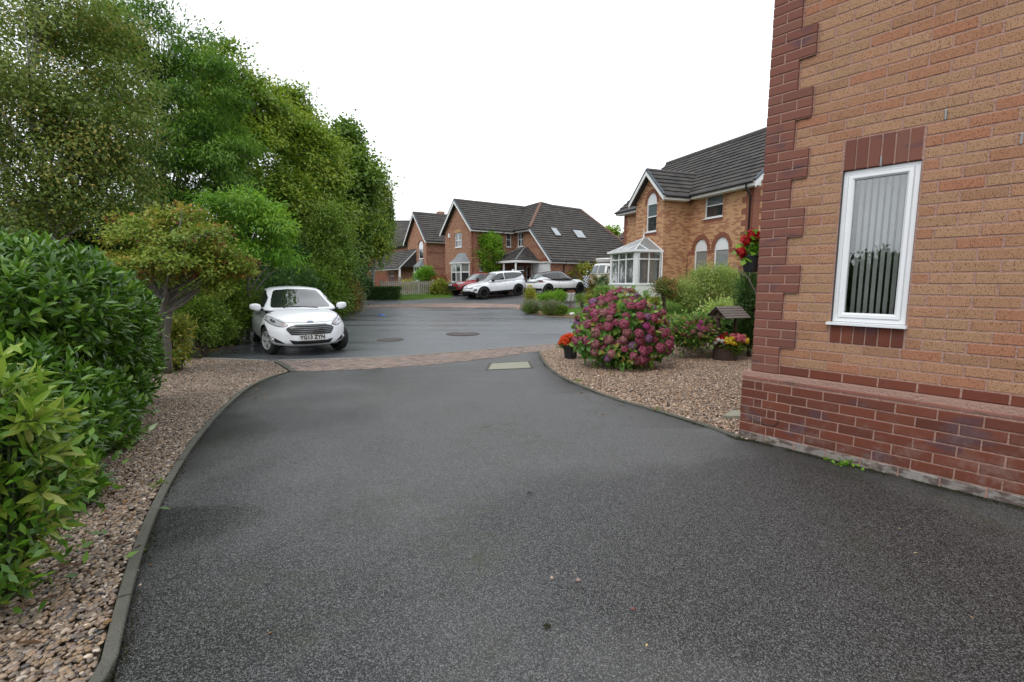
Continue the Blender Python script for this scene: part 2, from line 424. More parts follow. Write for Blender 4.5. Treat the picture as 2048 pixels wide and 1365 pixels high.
# ------------------------------------------------------------------ surface materials
TONE_PATCHES = [(hit(*q).x, hit(*q).y, r_, a_) for q, r_, a_ in (((1010, 820), 2.3, .13), ((780, 1000), 1.1, .07), ((860, 1280), .9, .06), ((1120, 1120), .8, .05), ((620, 820), 1.3, -.11), ((1350, 985), 1.4, -.10), ((1760, 1130), 1.5, -.14), ((400, 1000), .7, -.10), ((1560, 960), 1.1, -.11), ((1900, 1300), 1.1, -.10), ((1300, 870), .7, .08))]
def mk_tarmac(name, base, light, patch=.35, rough0=.5, moss=0, spk=150, streak=False):
    m = NT(name, .5, .5)
    p = m.geo(); blots = TONE_PATCHES if name == 'tarmac_drive' else ()
    big = m.noise(.55, 5, .6, p, 3); mid = m.noise(3.2, 5, .6, p, 9)
    if streak:
        mp = m.n('ShaderNodeMapping'); mp.inputs['Scale'].default_value = (.16, 1.1, 1); mp.inputs['Rotation'].default_value = (0, 0, R(-9)); m.l(p, mp.inputs[0])
        big = m.noise(1.1, 5, .62, mp.outputs[0], 2)
    lp = m.noise(.33, 3, .5, p, 31); big = m.math('ADD', m.math('MULTIPLY', big, .6), m.math('MULTIPLY', lp, .4))
    wob = m.n('ShaderNodeVectorMath', operation='SCALE'); wn_ = m.n('ShaderNodeTexNoise'); wn_.inputs['Scale'].default_value = 1.1; wn_.inputs['Detail'].default_value = 3; m.l(p, wn_.inputs['Vector']); m.l(wn_.outputs['Color'], wob.inputs[0]); wob.inputs['Scale'].default_value = 1.6
    pw = m.n('ShaderNodeVectorMath', operation='ADD'); m.l(p, pw.inputs[0]); m.l(wob.outputs[0], pw.inputs[1])
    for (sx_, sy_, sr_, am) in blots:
        # darker and lighter patches of the surface, each with a ragged outline
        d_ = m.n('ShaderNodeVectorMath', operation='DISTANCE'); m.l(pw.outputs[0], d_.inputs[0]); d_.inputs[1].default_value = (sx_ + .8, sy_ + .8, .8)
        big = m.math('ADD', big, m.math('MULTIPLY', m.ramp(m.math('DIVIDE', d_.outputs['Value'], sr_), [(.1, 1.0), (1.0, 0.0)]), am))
    c = m.mix(m.ramp(big, [(.43, 0.0), (.565, 1.0)]), base, light)
    c = m.mix(m.math('MULTIPLY', mid, .35), c, tuple(x * .5 for x in base))
    vo = m.n('ShaderNodeTexVoronoi'); vo.inputs['Scale'].default_value = spk; m.l(p, vo.inputs['Vector'])
    sp = m.n('ShaderNodeSeparateColor'); m.l(vo.outputs['Color'], sp.inputs[0])
    c = m.mix(m.ramp(sp.outputs[0], [(.45, 0.0), (1.0, .62)]), c, tuple(min(1, x * 3.0 + .03) for x in light))
    c = m.mix(m.ramp(sp.outputs[1], [(.55, 0.0), (.95, .7)]), c, (.012, .012, .013))
    if moss:
        mo = m.math('MULTIPLY', m.ramp(m.noise(1.3, 6, .7, p, 21), [(.53, 0.0), (.72, 1.0)]), m.ramp(m.noise(14, 4, .6, p, 5), [(.4, 0.0), (.65, 1.0)]))
        c = m.mix(m.math('MULTIPLY', mo, moss), c, (.045, .05, .018))
    m.color(c)
    rr = m.ramp(big, [(.38, rough0 - .14), (.6, rough0 + .10)]); m.rough(rr)
    m.bump(m.math('ADD', m.math('MULTIPLY', vo.outputs['Distance'], -1.0), m.math('MULTIPLY', m.noise(60, 3), .3)), .55, .006)
    return m.m
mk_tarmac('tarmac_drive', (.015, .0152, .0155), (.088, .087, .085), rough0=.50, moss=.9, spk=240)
mk_tarmac('tarmac_road', (.036, .040, .044), (.105, .114, .122), rough0=.36, streak=True, spk=110)  # bright bluish streaks: sky reflection painted into the base colour
mk_tarmac('tarmac_far', (.045, .046, .047), (.075, .076, .077), rough0=.55, spk=110)
def mk_ground():
    m = NT('soil_grass', .95, .2); p = m.geo()
    a = m.mix(m.noise(2.2, 6, .65, p), (.025, .035, .012), (.06, .075, .022))
    m.color(m.mix(m.ramp(m.noise(.4, 4, .6, p, 4), [(.45, 0.0), (.62, 1.0)]), a, (.05, .036, .022)))
    m.bump(m.noise(40, 5), .6, .03)
mk_ground()
def mk_soil(name, a, b, sc_=9):
    m = NT(name, .95, .2); p = m.geo(); m.color(m.mix(m.noise(sc_, 6, .7, p), a, b)); m.bump(m.noise(60, 5), .8, .02)
mk_soil('soil', (.02, .014, .009), (.07, .045, .028))
mk_soil('gravel_bed', (.05, .038, .028), (.16, .12, .09), 45)
mk_soil('lawn', (.08, .16, .022), (.14, .24, .045), 5)
mk_soil('concrete_edge', (.075, .075, .058), (.17, .165, .14), 7)
mk_soil('kerb_pale', (.19, .175, .155), (.30, .28, .25), 9)
mk_soil('concrete_pale', (.26, .26, .20), (.40, .39, .31), 10)
def mk_brick(name, stops, dark=None, dark_p=(.58, .7), speck=None, rough=.85, dscale=5, dirt=0):
    m = NT(name, rough, .25); p = m.geo()
    r = m.math('FRACT', m.math('ADD', m.orand(), m.attr()))
    c = m.ramp(r, stops)
    c = m.mix(m.math('MULTIPLY', m.noise(38, 5, .65, p), .45), c, m.mix(.5, c, (.25, .2, .15), 'MULTIPLY'))
    if dark:
        mp = m.n('ShaderNodeMapping'); mp.inputs['Scale'].default_value = (1, 1, 2.4); m.l(p, mp.inputs[0])
        c = m.mix(m.math('MULTIPLY', m.ramp(m.noise(dscale, 2, .4, mp.outputs[0], 7), [(dark_p[0], 0.0), (dark_p[1], 1.0)]), .85), c, dark)
    if speck:
        mp = m.n('ShaderNodeMapping'); mp.inputs['Scale'].default_value = (1, 1, .6); m.l(p, mp.inputs[0])
        n1 = m.ramp(m.noise(190, 2, .5, mp.outputs[0], 3), [(.56, 0.0), (.64, 1.0)])
        c = m.mix(m.math('MULTIPLY', n1, .9), c, speck)
        n2 = m.ramp(m.noise(95, 3, .6, mp.outputs[0], 13), [(.58, 0.0), (.72, .6)])
        c = m.mix(n2, c, (.34, .13, .045))
    if dirt:
        sz = m.n('ShaderNodeSeparateXYZ'); m.l(p, sz.inputs[0])
        dm = m.math('MULTIPLY', m.ramp(m.noise(7, 6, .75, p, 17), [(.50, 0.0), (.66, 1.0)]), m.ramp(sz.outputs[2], [(.08, 1.0), (.55, .12)]))
        c = m.mix(m.math('MULTIPLY', dm, dirt), c, (.34, .30, .27))
        gm = m.math('MULTIPLY', m.ramp(m.noise(11, 5, .7, p, 27), [(.55, 0.0), (.7, 1.0)]), m.ramp(sz.outputs[2], [(.02, 1.0), (.16, .0)]))
        c = m.mix(m.math('MULTIPLY', gm, .8), c, (.045, .05, .02))
    m.color(c); m.bump(m.noise(160, 4, .6, p), .5, .003)
    return m.m
mk_brick('brick_buff', [(0, (.43, .228, .138)), (.25, (.44, .262, .158)), (.5, (.39, .240, .142)), (.75, (.41, .188, .110)), (1, (.35, .203, .122))], (.24, .12, .07), (.72, .85), (.10, .04, .022))
mk_brick('brick_red', [(0, (.205, .082, .060)), (.4, (.235, .098, .070)), (.7, (.18, .072, .055)), (1, (.215, .098, .072))], (.11, .062, .068), (.60, .72), None, dscale=4.2)
mk_brick('brick_plinth', [(0, (.16, .048, .030)), (.4, (.19, .060, .036)), (.7, (.12, .040, .028)), (1, (.165, .055, .036))], (.10, .05, .055), (.55, .65), None, dscale=4, dirt=.3)
mk_brick('brick_chamfer', [(0, (.28, .13, .10)), (.5, (.24, .10, .075)), (1, (.30, .15, .12))], (.10, .075, .06), (.56, .72))
mk_brick('brick_grey', [(0, (.22, .19, .17)), (.5, (.30, .28, .26)), (1, (.24, .16, .14))], (.09, .06, .05), (.46, .56), None, dscale=11, dirt=.8)
mk_brick('paver', [(0, (.27, .20, .17)), (.4, (.33, .25, .215)), (.7, (.22, .17, .15)), (1, (.30, .255, .23))], (.13, .11, .085), (.55, .75))
mk_soil('mortar', (.34, .205, .165), (.45, .28, .225), 60)
mk_soil('mortar_dark', (.10, .08, .06), (.17, .13, .10), 60)
plain('upvc', (.80, .81, .82), .25, var=.03)
plain('blind', (.78, .79, .76), .8, var=.03)
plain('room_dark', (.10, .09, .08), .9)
plain('bark_brown', (.085, .062, .045), .9, var=.4, scale=14, bump=.6)
plain('bark_grey', (.17, .155, .135), .9, var=.4, scale=10, bump=.6)
plain('metal_grey', (.35, .36, .37), .45, .6)
plain('black_plastic', (.018, .019, .021), .45, var=.2)
plain('cable_black', (.02, .02, .02), .5)
def mk_bark_birch():
    m = NT('bark_birch', .8, .3); p = m.geo()
    mp = m.n('ShaderNodeMapping'); mp.inputs['Scale'].default_value = (3, 3, 16); m.l(p, mp.inputs[0])
    m.color(m.mix(m.ramp(m.noise(1.5, 4, .6, mp.outputs[0]), [(.52, 0.0), (.62, 1.0)]), (.48, .46, .42), (.06, .05, .045)))
mk_bark_birch()
def mk_glass():
    m = NT('window_glass', .0, .5); m.b.inputs['Transmission Weight'].default_value = 1; m.b.inputs['IOR'].default_value = 2.05
    m.b.inputs['Base Color'].default_value = (.93, .96, .95, 1)
mk_glass()

# ------------------------------------------------------------------ the ground
def grid_axis(a, b, step, far):
    c = list(np.arange(a, b + .01, step)); k = step; x = b
    while x < far: k *= 1.6; x += k; c.append(x)
    k = step; x = a; pre = []
    while x > -far: k *= 1.6; x -= k; pre.append(x)
    return pre[::-1] + c
GX = grid_axis(-24, 26, .9, 420); GY = grid_axis(-6, 44, .9, 700)
gv = [(x, y, gz(x, y) - .05 - (1.2 if y < -30 else 0)) for y in GY for x in GX]
nx = len(GX); gf = [(j * nx + i, j * nx + i + 1, (j + 1) * nx + i + 1, (j + 1) * nx + i) for j in range(len(GY) - 1) for i in range(nx - 1)]
o = put('ground', npmesh('ground', gv, gf, MATS['soil_grass'], smooth=True)); o['kind'] = 'structure'

W = lambda pts: [hit(*p) for p in pts]
LEFT_EDGE = [Vector((-1.28, -4, 0)), Vector((-1.27, .2, 0))] + W([(228, 1365), (242, 1290), (262, 1200), (285, 1110), (318, 1020), (352, 950), (392, 888), (440, 828), (492, 780), (537, 757), (583, 744)])
BAND_NEAR = W([(583, 744), (660, 741.5), (766, 737), (850, 731), (960, 719.5), (1030, 710), (1078, 702.5), (1150, 693), (1250, 687), (1400, 681), (1600, 676)])
BAND_FAR = W([(546, 722), (640, 718.5), (766, 714.5), (900, 705), (1000, 697), (1080, 690), (1150, 684.5), (1250, 679), (1400, 673.5), (1600, 669)])
RIGHT_EDGE = W([(1075, 704), (1088, 731), (1125, 759), (1175, 780), (1231, 801), (1297, 819), (1363, 839), (1416, 856), (1484, 882)])
HC = Vector((2.0936, 4.1344, 0)); HA = .6867; HD = Vector((math.sin(HA), -math.cos(HA), 0)); HN = Vector((math.cos(HA), math.sin(HA), 0))
drive = LEFT_EDGE + BAND_NEAR[1:7] + RIGHT_EDGE + [HC + HD * .3 + HN * .1, HC + HD * 9 + HN * .1, Vector((9, -6, 0)), Vector((-1.28, -6, 0))]
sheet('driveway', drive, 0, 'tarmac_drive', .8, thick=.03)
road_far = W([(705, 619), (760, 616.5), (817, 615), (926, 615.5), (1038, 618.2)])
garden = W([(1042, 620), (1052, 628), (1075, 632), (1110, 635), (1150, 637), (1240, 639), (1345, 639), (1420, 640), (1500, 641)])
garden += [Vector((9.5, garden[-1].y + .3, 0)), Vector((16, garden[-1].y + 1.5, 0))]
hedge_line = W([(425, 703), (455, 686), (500, 664), (600, 637), (700, 618.5)])
road = hedge_line + road_far[1:] + garden + [Vector((18, 12, 0)), Vector((BAND_NEAR[-1].x + 4, BAND_NEAR[-1].y, 0))] + BAND_NEAR[::-1][:-1] + W([(570, 737), (546, 724), (480, 719), (410, 717)])
sheet('road', road, -.012, 'tarmac_road', .8)
# far crossing band of pale blocks, then the shared drives rising to the houses
ff = W([(705, 612), (760, 610), (817, 608.2), (926, 607), (1041, 608.8)])
fb_near = road_far; fb_far = ff
far_left = [Vector((-24, fb_far[0].y - 1, 0)), Vector((-24, 40, 0)), Vector((-6, 60, 0))]
sheet('far_driveway', [Vector((-16, fb_far[0].y - 3.4, 0))] + fb_near + [garden[0] + Vector((0.1, .6, 0)), Vector((3.6, 24.5, 0)), Vector((5.2, 27.6, 0)), Vector((12, 30.5, 0)), Vector((12, 40, 0)), Vector((-7.2, 40, 0)), Vector((-9, 33, 0)), Vector((-16, 32.4, 0))], -.004, 'tarmac_far', .8)

def resample(path, step):
    out = [path[0].copy()]; acc = 0
    for a, b in zip(path, path[1:]):
        L = (b - a).length; t = step - acc
        while t <= L:
            out.append(a.lerp(b, t / L)); t += step
        acc = (acc + L) % step if L >= 0 else acc
        acc = L - (t - step)
    return out
def smooth_path(p, it=2):
    for _ in range(it):
        q = [p[0]]
        for a, b in zip(p, p[1:]): q += [a.lerp(b, .25), a.lerp(b, .75)]
        q.append(p[-1]); p = q
    return p
def edging(path, w, side, zt, label, name='kerb_edging', length=.9, mat='concrete_edge'):
    """a line of long narrow edging stones; each stone is a part"""
    path = smooth_path([Vector((p.x, p.y, 0)) for p in path])
    fine = resample(path, .1); e = empty(name, (fine[0].x, fine[0].y, gz(fine[0].x, fine[0].y)), 0, label, 'edging'); e0 = e.location.copy()
    k = int(round(length / .1)); i = 0
    while i < len(fine) - 2:
        seg = fine[i:min(i + k + 1, len(fine))]
        mb = MB(); vs = []
        dz = rnd.uniform(-.003, .004)
        for j, p in enumerate(seg):
            a = seg[max(j - 1, 0)]; b = seg[min(j + 1, len(seg) - 1)]; d = (b - a).normalized(); nrm = Vector((-d.y, d.x, 0)) * side
            q = p
            if j == 0: q = p + d * .004
            if j == len(seg) - 1: q = p - d * .004
            z = gz(q.x, q.y) + zt + dz
            for off, zz in ((0, -.08), (0, -.004), (.005, 0), (w - .005, 0), (w, -.004), (w, -.08)):
                v = q + nrm * off; vs.append(Vector((v.x, v.y, z + zz)) - e0)
        n = len(seg); fs = [(j * 6 + m_, j * 6 + m_ + 1, (j + 1) * 6 + m_ + 1, (j + 1) * 6 + m_) for j in range(n - 1) for m_ in range(5)]
        fs += [tuple(range(6))[::-1], tuple((n - 1) * 6 + m_ for m_ in range(6))]
        mb.add(vs, fs); mb.build('kerb_stone', mat, e); i += k
    return e
edging(LEFT_EDGE[1:], .048, 1, .022, 'thin concrete edging between the drive and the left pebble bed')
edging(RIGHT_EDGE, .05, 1, .018, 'thin concrete edging curving round the right gravel bed to the brick corner')
edging(BAND_FAR[:8], .12, -1, .012, 'pale flush kerb between the near block band and the road', 'flush_kerb', mat='kerb_pale')
edging(W([(410, 717), (480, 719), (546, 722)]), .1, -1, .015, 'short pale kerb at the far end of the left pebble bed', 'flush_kerb', mat='kerb_pale')
edging(W([(583, 745), (566, 733), (544, 722)]), .09, -1, .014, 'slanting edging stones at the left end of the block band')
edging(garden[:9], .07, 1, .02, 'low edging round the far garden bed beside the road', 'garden_edging', mat='concrete_edge')

# block paving of the near band: every block its own piece, laid herringbone
def band_clip(poly, near, far):
    cx = sum(p[0] for p in poly) / len(poly); cy = sum(p[1] for p in poly) / len(poly)
    for path, s_ in ((near, 1), (far, -1)):
        best = None
        for a, b in zip(path, path[1:]):
            ab = Vector((b.x - a.x, b.y - a.y)); t = ((cx - a.x) * ab.x + (cy - a.y) * ab.y) / ab.length_squared
            q = Vector((a.x, a.y)) + ab * min(1, max(0, t)); d = (q - Vector((cx, cy))).length
            if best is None or d < best[0]: best = (d, a, ab)
        _, a, ab = best; nrm = Vector((-ab.y, ab.x)).normalized() * s_
        poly = clip(poly, nrm, nrm.x * a.x + nrm.y * a.y + .012)
        if len(poly) < 3: return None
    return poly
def area(p): return abs(sum(p[i][0] * p[(i + 1) % len(p)][1] - p[(i + 1) % len(p)][0] * p[i][1] for i in range(len(p)))) / 2
def blocks(name_e, label, near, far, ang, xclip, size=(.2, .1), nobj=300, head=0):
    near = smooth_path(near, 1); far = smooth_path(far, 1)
    xs = [p.x for p in near + far]; ys = [p.y for p in near + far]
    e = empty(name_e, ((xs[0]), ys[0], gz(xs[0], ys[0])), 0); e['kind'] = 'structure'; e0 = e.location.copy()
    c, s_ = math.cos(ang), math.sin(ang); L, Wd = size; out = []
    x0, x1, y0, y1 = min(xs), max(xs), min(ys), max(ys)
    cx0, cy0 = (x0 + x1) / 2, (y0 + y1) / 2; ext = max(x1 - x0, y1 - y0) * .8 + 1
    if head:
        rows = range(-int(ext / L), int(ext / L)); cols = range(-int(ext / Wd), int(ext / Wd))
        rects = [(r_ * L, q * Wd, L, Wd) for r_ in rows for q in cols]
    else:
        rects = []
        n = int(ext / Wd) + 2
        for i in range(-n, n):
            for j in range(-n, n):
                if (i - j) % 4 == 0: rects.append((i * Wd, j * Wd, L, Wd))
                elif (i - j) % 4 == 3: rects.append((i * Wd, j * Wd, Wd, L))
    for (a, b, w, h) in rects:
        g = .006; pts = [(a + g, b + g), (a + w - g, b + g), (a + w - g, b + h - g), (a + g, b + h - g)]
        pts = [(cx0 + p * c - q * s_, cy0 + p * s_ + q * c) for p, q in pts]
        mx = sum(p[0] for p in pts) / 4; my = sum(p[1] for p in pts) / 4
        if not (x0 - .2 < mx < x1 + .2 and y0 - .2 < my < y1 + .2): continue
        if xclip and not xclip(mx, my): continue
        pl = band_clip(pts, near, far)
        if pl is None or area(pl) < .0012: continue
        out.append((my, mx, pl))
    out.sort(key=lambda t: math.hypot(t[0], t[1]))
    rest = MB()
    for k, (my, mx, pl) in enumerate(out):
        z = gz(mx, my) + .004 + rnd.uniform(-.003, .003); mb = MB() if k < nobj else rest
        o_ = Vector((mx, my, z)) if k < nobj else e0
        ctr = Vector((mx, my)); n = len(pl); vs = []
        for p in pl:
            q = Vector(p) + (ctr - Vector(p)) * .06; vs.append(Vector((q.x, q.y, gz(q.x, q.y) + (z - gz(mx, my)))) - o_)
        for p in pl: vs.append(Vector((p[0], p[1], gz(*p) + (z - gz(mx, my)) - .005)) - o_)
        for p in pl: vs.append(Vector((p[0], p[1], gz(*p) - .03)) - o_)
        mb.tint = rnd.uniform(.01, .99)
        mb.add(vs, [tuple(range(n))] + [(i, i + n, (i + 1) % n + n, (i + 1) % n) for i in range(n)] + [(i + n, i + 2 * n, (i + 1) % n + 2 * n, (i + 1) % n + n) for i in range(n)])
        if k < nobj: mb.build('paving_block', 'paver', e, loc=o_ - e0)
    if rest.v: o = rest.build('paving_block', 'paver', e); o['kind'] = 'stuff'
    print(name_e, len(out)); return e
la = BAND_NEAR[0]; lb = BAND_FAR[0]
ln = Vector((-(lb.y - la.y), lb.x - la.x)); ln = -ln.normalized() if ln.x < 0 else ln.normalized()
def left_ok(x, y): return (x - la.x) * ln.x + (y - la.y) * ln.y > .08
bed = BAND_NEAR + BAND_FAR[::-1]
sheet('band_bed', bed, -.006, 'mortar_dark', .5)
blocks('block_band', '', BAND_NEAR[:8], BAND_FAR[:8], R(38), left_ok)
# header course nearest the drive
sheet('far_band_bed', fb_near + fb_far[::-1], .001, 'mortar', .5)
blocks('far_block_band', '', fb_near, fb_far, R(88), None, (.22, .11), 0, 1)

# pebbles: every stone real, scattered by geometry nodes over the two beds
def mk_pebble_mat(name, stops, rough=.5):
    m = NT(name, rough, .4); t = m.attr('tint', 'INSTANCER')
    c = m.ramp(t, stops); c = m.mix(m.math('MULTIPLY', m.noise(120, 3), .4), c, m.mix(.6, c, (.3, .25, .2), 'MULTIPLY')); m.color(c)
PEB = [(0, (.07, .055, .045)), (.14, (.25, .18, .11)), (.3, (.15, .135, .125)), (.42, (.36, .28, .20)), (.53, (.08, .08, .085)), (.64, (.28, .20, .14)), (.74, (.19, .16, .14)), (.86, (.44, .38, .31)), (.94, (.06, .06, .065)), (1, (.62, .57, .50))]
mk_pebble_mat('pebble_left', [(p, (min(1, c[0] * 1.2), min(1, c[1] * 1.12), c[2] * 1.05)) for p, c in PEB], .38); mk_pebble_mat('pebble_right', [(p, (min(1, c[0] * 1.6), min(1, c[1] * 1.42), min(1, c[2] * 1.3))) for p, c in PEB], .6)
def scatter_gn(name, P, mat, smin, smax, flat=(1, .78, .6), sub=2):
    me = bpy.data.meshes.new(name); me.vertices.add(len(P)); me.vertices.foreach_set('co', np.asarray(P, np.float32).ravel()); me.update()
    me.materials.append(MATS[mat]); o = put(name, me)
    ng = bpy.data.node_groups.new(name + '_scatter', 'GeometryNodeTree')
    ng.interface.new_socket('Geometry', in_out='INPUT', socket_type='NodeSocketGeometry'); ng.interface.new_socket('Geometry', in_out='OUTPUT', socket_type='NodeSocketGeometry')
    N = ng.nodes.new; L = ng.links.new
    gi = N('NodeGroupInput'); go = N('NodeGroupOutput'); m2p = N('GeometryNodeMeshToPoints'); ico = N('GeometryNodeMeshIcoSphere'); ico.inputs['Subdivisions'].default_value = sub; ico.inputs['Radius'].default_value = .5
    setp = N('GeometryNodeSetPosition'); nz = N('ShaderNodeTexNoise'); nz.inputs['Scale'].default_value = 2.2; nz.inputs['Detail'].default_value = 1
    vs = N('ShaderNodeVectorMath'); vs.operation = 'SUBTRACT'; vs.inputs[1].default_value = (.5, .5, .5); vs2 = N('ShaderNodeVectorMath'); vs2.operation = 'SCALE'; vs2.inputs['Scale'].default_value = .28
    L(nz.outputs['Color'], vs.inputs[0]); L(vs.outputs[0], vs2.inputs[0]); L(vs2.outputs[0], setp.inputs['Offset']); L(ico.outputs[0], setp.inputs['Geometry'])
    sh = N('GeometryNodeSetShadeSmooth'); L(setp.outputs[0], sh.inputs[0]); sm_ = N('GeometryNodeSetMaterial'); sm_.inputs['Material'].default_value = MATS[mat]; L(sh.outputs[0], sm_.inputs[0])
    ip = N('GeometryNodeInstanceOnPoints'); L(gi.outputs[0], m2p.inputs[0]); L(m2p.outputs[0], ip.inputs['Points']); L(sm_.outputs[0], ip.inputs['Instance'])
    rv = N('FunctionNodeRandomValue'); rv.data_type = 'FLOAT_VECTOR'; rv.inputs[0].default_value = (-.3, -.3, 0); rv.inputs[1].default_value = (.3, .3, 6.28); L(rv.outputs[0], ip.inputs['Rotation'])
    r1 = N('FunctionNodeRandomValue'); r1.data_type = 'FLOAT'; r1.inputs[2].default_value = smin; r1.inputs[3].default_value = smax; r1.inputs['Seed'].default_value = 3
    r2 = N('FunctionNodeRandomValue'); r2.data_type = 'FLOAT_VECTOR'; r2.inputs[0].default_value = (flat[0] * .8, flat[1] * .75, flat[2] * .7); r2.inputs[1].default_value = (flat[0] * 1.25, flat[1] * 1.2, flat[2] * 1.3); r2.inputs['Seed'].default_value = 5
    mu = N('ShaderNodeVectorMath'); mu.operation = 'SCALE'; L(r2.outputs[0], mu.inputs[0]); L(r1.outputs[1], mu.inputs['Scale']); L(mu.outputs[0], ip.inputs['Scale'])
    st = N('GeometryNodeStoreNamedAttribute'); st.data_type = 'FLOAT'; st.domain = 'INSTANCE'; st.inputs['Name'].default_value = 'tint'
    r3 = N('FunctionNodeRandomValue'); r3.data_type = 'FLOAT'; r3.inputs['Seed'].default_value = 9; L(r3.outputs[1], st.inputs['Value']); L(ip.outputs[0], st.inputs['Geometry']); L(st.outputs[0], go.inputs[0])
    md = o.modifiers.new('scatter', 'NODES'); md.node_group = ng; o['kind'] = 'stuff'; return o
def fill(poly, dens, z0=0, z1=.014, dist=None):
    A = np.array([(p.x, p.y) for p in poly]); lo = A.min(0); hi = A.max(0); n = int(dens * (hi - lo).prod())
    P = lo + rng.random((n, 2)) * (hi - lo); P = P[inpoly_np(P, A)]
    if dist is not None: P = P[rng.random(len(P)) < dist(P)]
    z = np.array([gz(x, y) for x, y in P]) + z0 + (z1 - z0) * rng.random(len(P)); return np.c_[P, z]
le = smooth_path(LEFT_EDGE)
le_out = []
for i, p in enumerate(le):
    d = (le[min(i + 1, len(le) - 1)] - le[max(i - 1, 0)]).normalized(); le_out.append(p + Vector((-d.y, d.x, 0)) * .06)
gl_top = W([(546, 724), (480, 720), (412, 718)])
left_bed = le_out + gl_top[:] + [Vector((-6.9, 9.3, 0)), Vector((-7, 6, 0)), Vector((-4.3, 2.2, 0)), Vector((-3.4, 0, 0)), Vector((-3.4, -4, 0))]
sheet('left_gravel_bed', left_bed, -.012, 'gravel_bed', .6)
re = smooth_path(RIGHT_EDGE); re_out = []
for i, p in enumerate(re):
    d = (re[min(i + 1, len(re) - 1)] - re[max(i - 1, 0)]).normalized(); re_out.append(p + Vector((-d.y, d.x, 0)) * .055)
right_bed = re_out + [HC + HN * 3 + HD * .3, HC + HN * 8, Vector((12, 13, 0)), BAND_NEAR[-1]] + BAND_NEAR[::-1][1:5]
sheet('right_gravel_bed', right_bed, -.012, 'gravel_bed', .8)
dl = lambda P: np.clip(1.25 - P[:, 1] / 11, .35, 1) * (P[:, 1] > .7) * (P[:, 0] > -6.5)
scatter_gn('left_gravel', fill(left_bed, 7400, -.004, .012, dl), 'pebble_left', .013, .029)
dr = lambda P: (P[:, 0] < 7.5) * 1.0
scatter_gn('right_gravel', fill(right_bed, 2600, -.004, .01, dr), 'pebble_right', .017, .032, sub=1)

# ------------------------------------------------------------------ manholes
def cover(name, label, px, mat_f, mat_c, cat='manhole cover', rim=.07):
    q = W(px); c = sum(q, Vector()) / 4; e = empty(name, c, 0, label, cat); mb = MB(); m2 = MB()
    q = [p - c for p in q]; inn = [p * (1 - rim / p.length) for p in q]; inn2 = [p * (1 - (rim + .012) / p.length) for p in q]
    for i in range(4):
        j = (i + 1) % 4
        mb.prism([q[i] + Vector((0, 0, -.02)), q[j] + Vector((0, 0, -.02)), inn[j] + Vector((0, 0, -.02)), inn[i] + Vector((0, 0, -.02))], (0, 0, .026))
    mb.build('frame', mat_f, e); m2.prism([p + Vector((0, 0, -.02)) for p in inn2], (0, 0, .0245)); m2.build('lid', mat_c, e)
cover('manhole_cover', 'pale rectangular inspection cover set in the drive near the gravel', [(970, 741), (977, 727), (1060, 723), (1069, 737)], 'concrete_edge', 'concrete_pale')
mk_soil('rusty_iron', (.10, .088, .083), (.14, .12, .112), 5)
for (px, py, r, lb) in ((781, 679, .36, 'small rusty round manhole cover in the road near the white hatchback'), (926, 667.5, .5, 'long reddish manhole cover in the middle of the road')):
    p = hit(px, py); e = empty('manhole_cover', p, 0, lb, 'manhole cover')
    MB().lathe([(0, .0), (r * .86, .0), (r * .86, -.006), (r * .86, -.02)], 28, (0, 0, -.004)).build('lid', 'rusty_iron', e)
    MB().lathe([(r * .88, -.02), (r * .88, -.003), (r, -.003), (r, -.02)], 28).build('frame', 'rusty_iron', e)

# ------------------------------------------------------------------ the near brick house
near = empty('brick_house', HC, math.atan2(HD.y, HD.x), 'buff brick house wall with red quoins filling the right side', 'house')
V0h = .6
BM = {}
def brick_mesh(w, h, c=.0035, dep=.06):
    k = (round(w, 4), round(h, 4), dep)
    if k not in BM:
        BM[k] = [None]; mb = MB(); mb.cbox(0, w, 0, dep, 0, h, c); BM[k][0] = mb
    return BM[k][0]
bricks = []   # (u, v, w, h, d, mat)
UL, UR, VB, VT = .565, 1.022, .45, 1.575
for r in range(0, 59):
    v = r * .075; q = []
    even = r % 2 == 0; narrow = (r % 6) < 3
    if narrow: q = [(0, .215)] if even else [(0, .1025), (.1125, .215)]
    else: q = [(0, .215), (.225, .3275)] if even else [(0, .1025), (.1125, .3275)]
    for a, b in q: bricks.append((a, v, b - a, .065, .022, 'brick_red'))
    x = q[-1][1] + .01
    while x < 6.4:
        if even: nx_ = .44 + .225 * math.floor((x - .44 + .0001) / .225 + 1)
        else: nx_ = .3275 + .225 * math.floor((x - .3275 + .0001) / .225 + 1)
        a, b = x, nx_; x = nx_ + .01
        parts_ = [(a, b)]
        if VB - .16 < v < VT + .2 and a < UR + .01 and b > UL - .01:
            parts_ = []
            if a < UL - .03: parts_.append((a, UL - .008))
            if b > UR + .03: parts_.append((max(a, UR + .01), b))
        for a, b in parts_:
            if b - a > .02: bricks.append((a, v, b - a, .065, 0, 'brick_plinth' if r == 0 else 'brick_buff'))
for i in range(6):
    w = (UR - UL) / 6; bricks.append((UL + i * w + .005, VT, w - .01, .215, .003, 'brick_red')); bricks.append((UL + i * w + .005, .30, w - .01, .145, .003, 'brick_plinth'))
for k in range(1, 7):
    v = -.075 * (k + 1); q = [(-.05, .0525), (.0625, .12)] if k % 2 else [(-.05, .165), (.175, .235)]
    x = q[-1][1] + .01
    while x < 6.4: q.append((x, x + .215)); x += .225
    for a, b in q: bricks.append((a, v, b - a, .065, .07, 'brick_plinth'))
x = -.05
q = [(-.05, .1025), (.1125, .17)]; x = .18
while x < 6.4: q.append((x, x + .215)); x += .225
for a, b in q: bricks.append((a, -.6, b - a, .065, .076, 'brick_grey'))
sizes = []
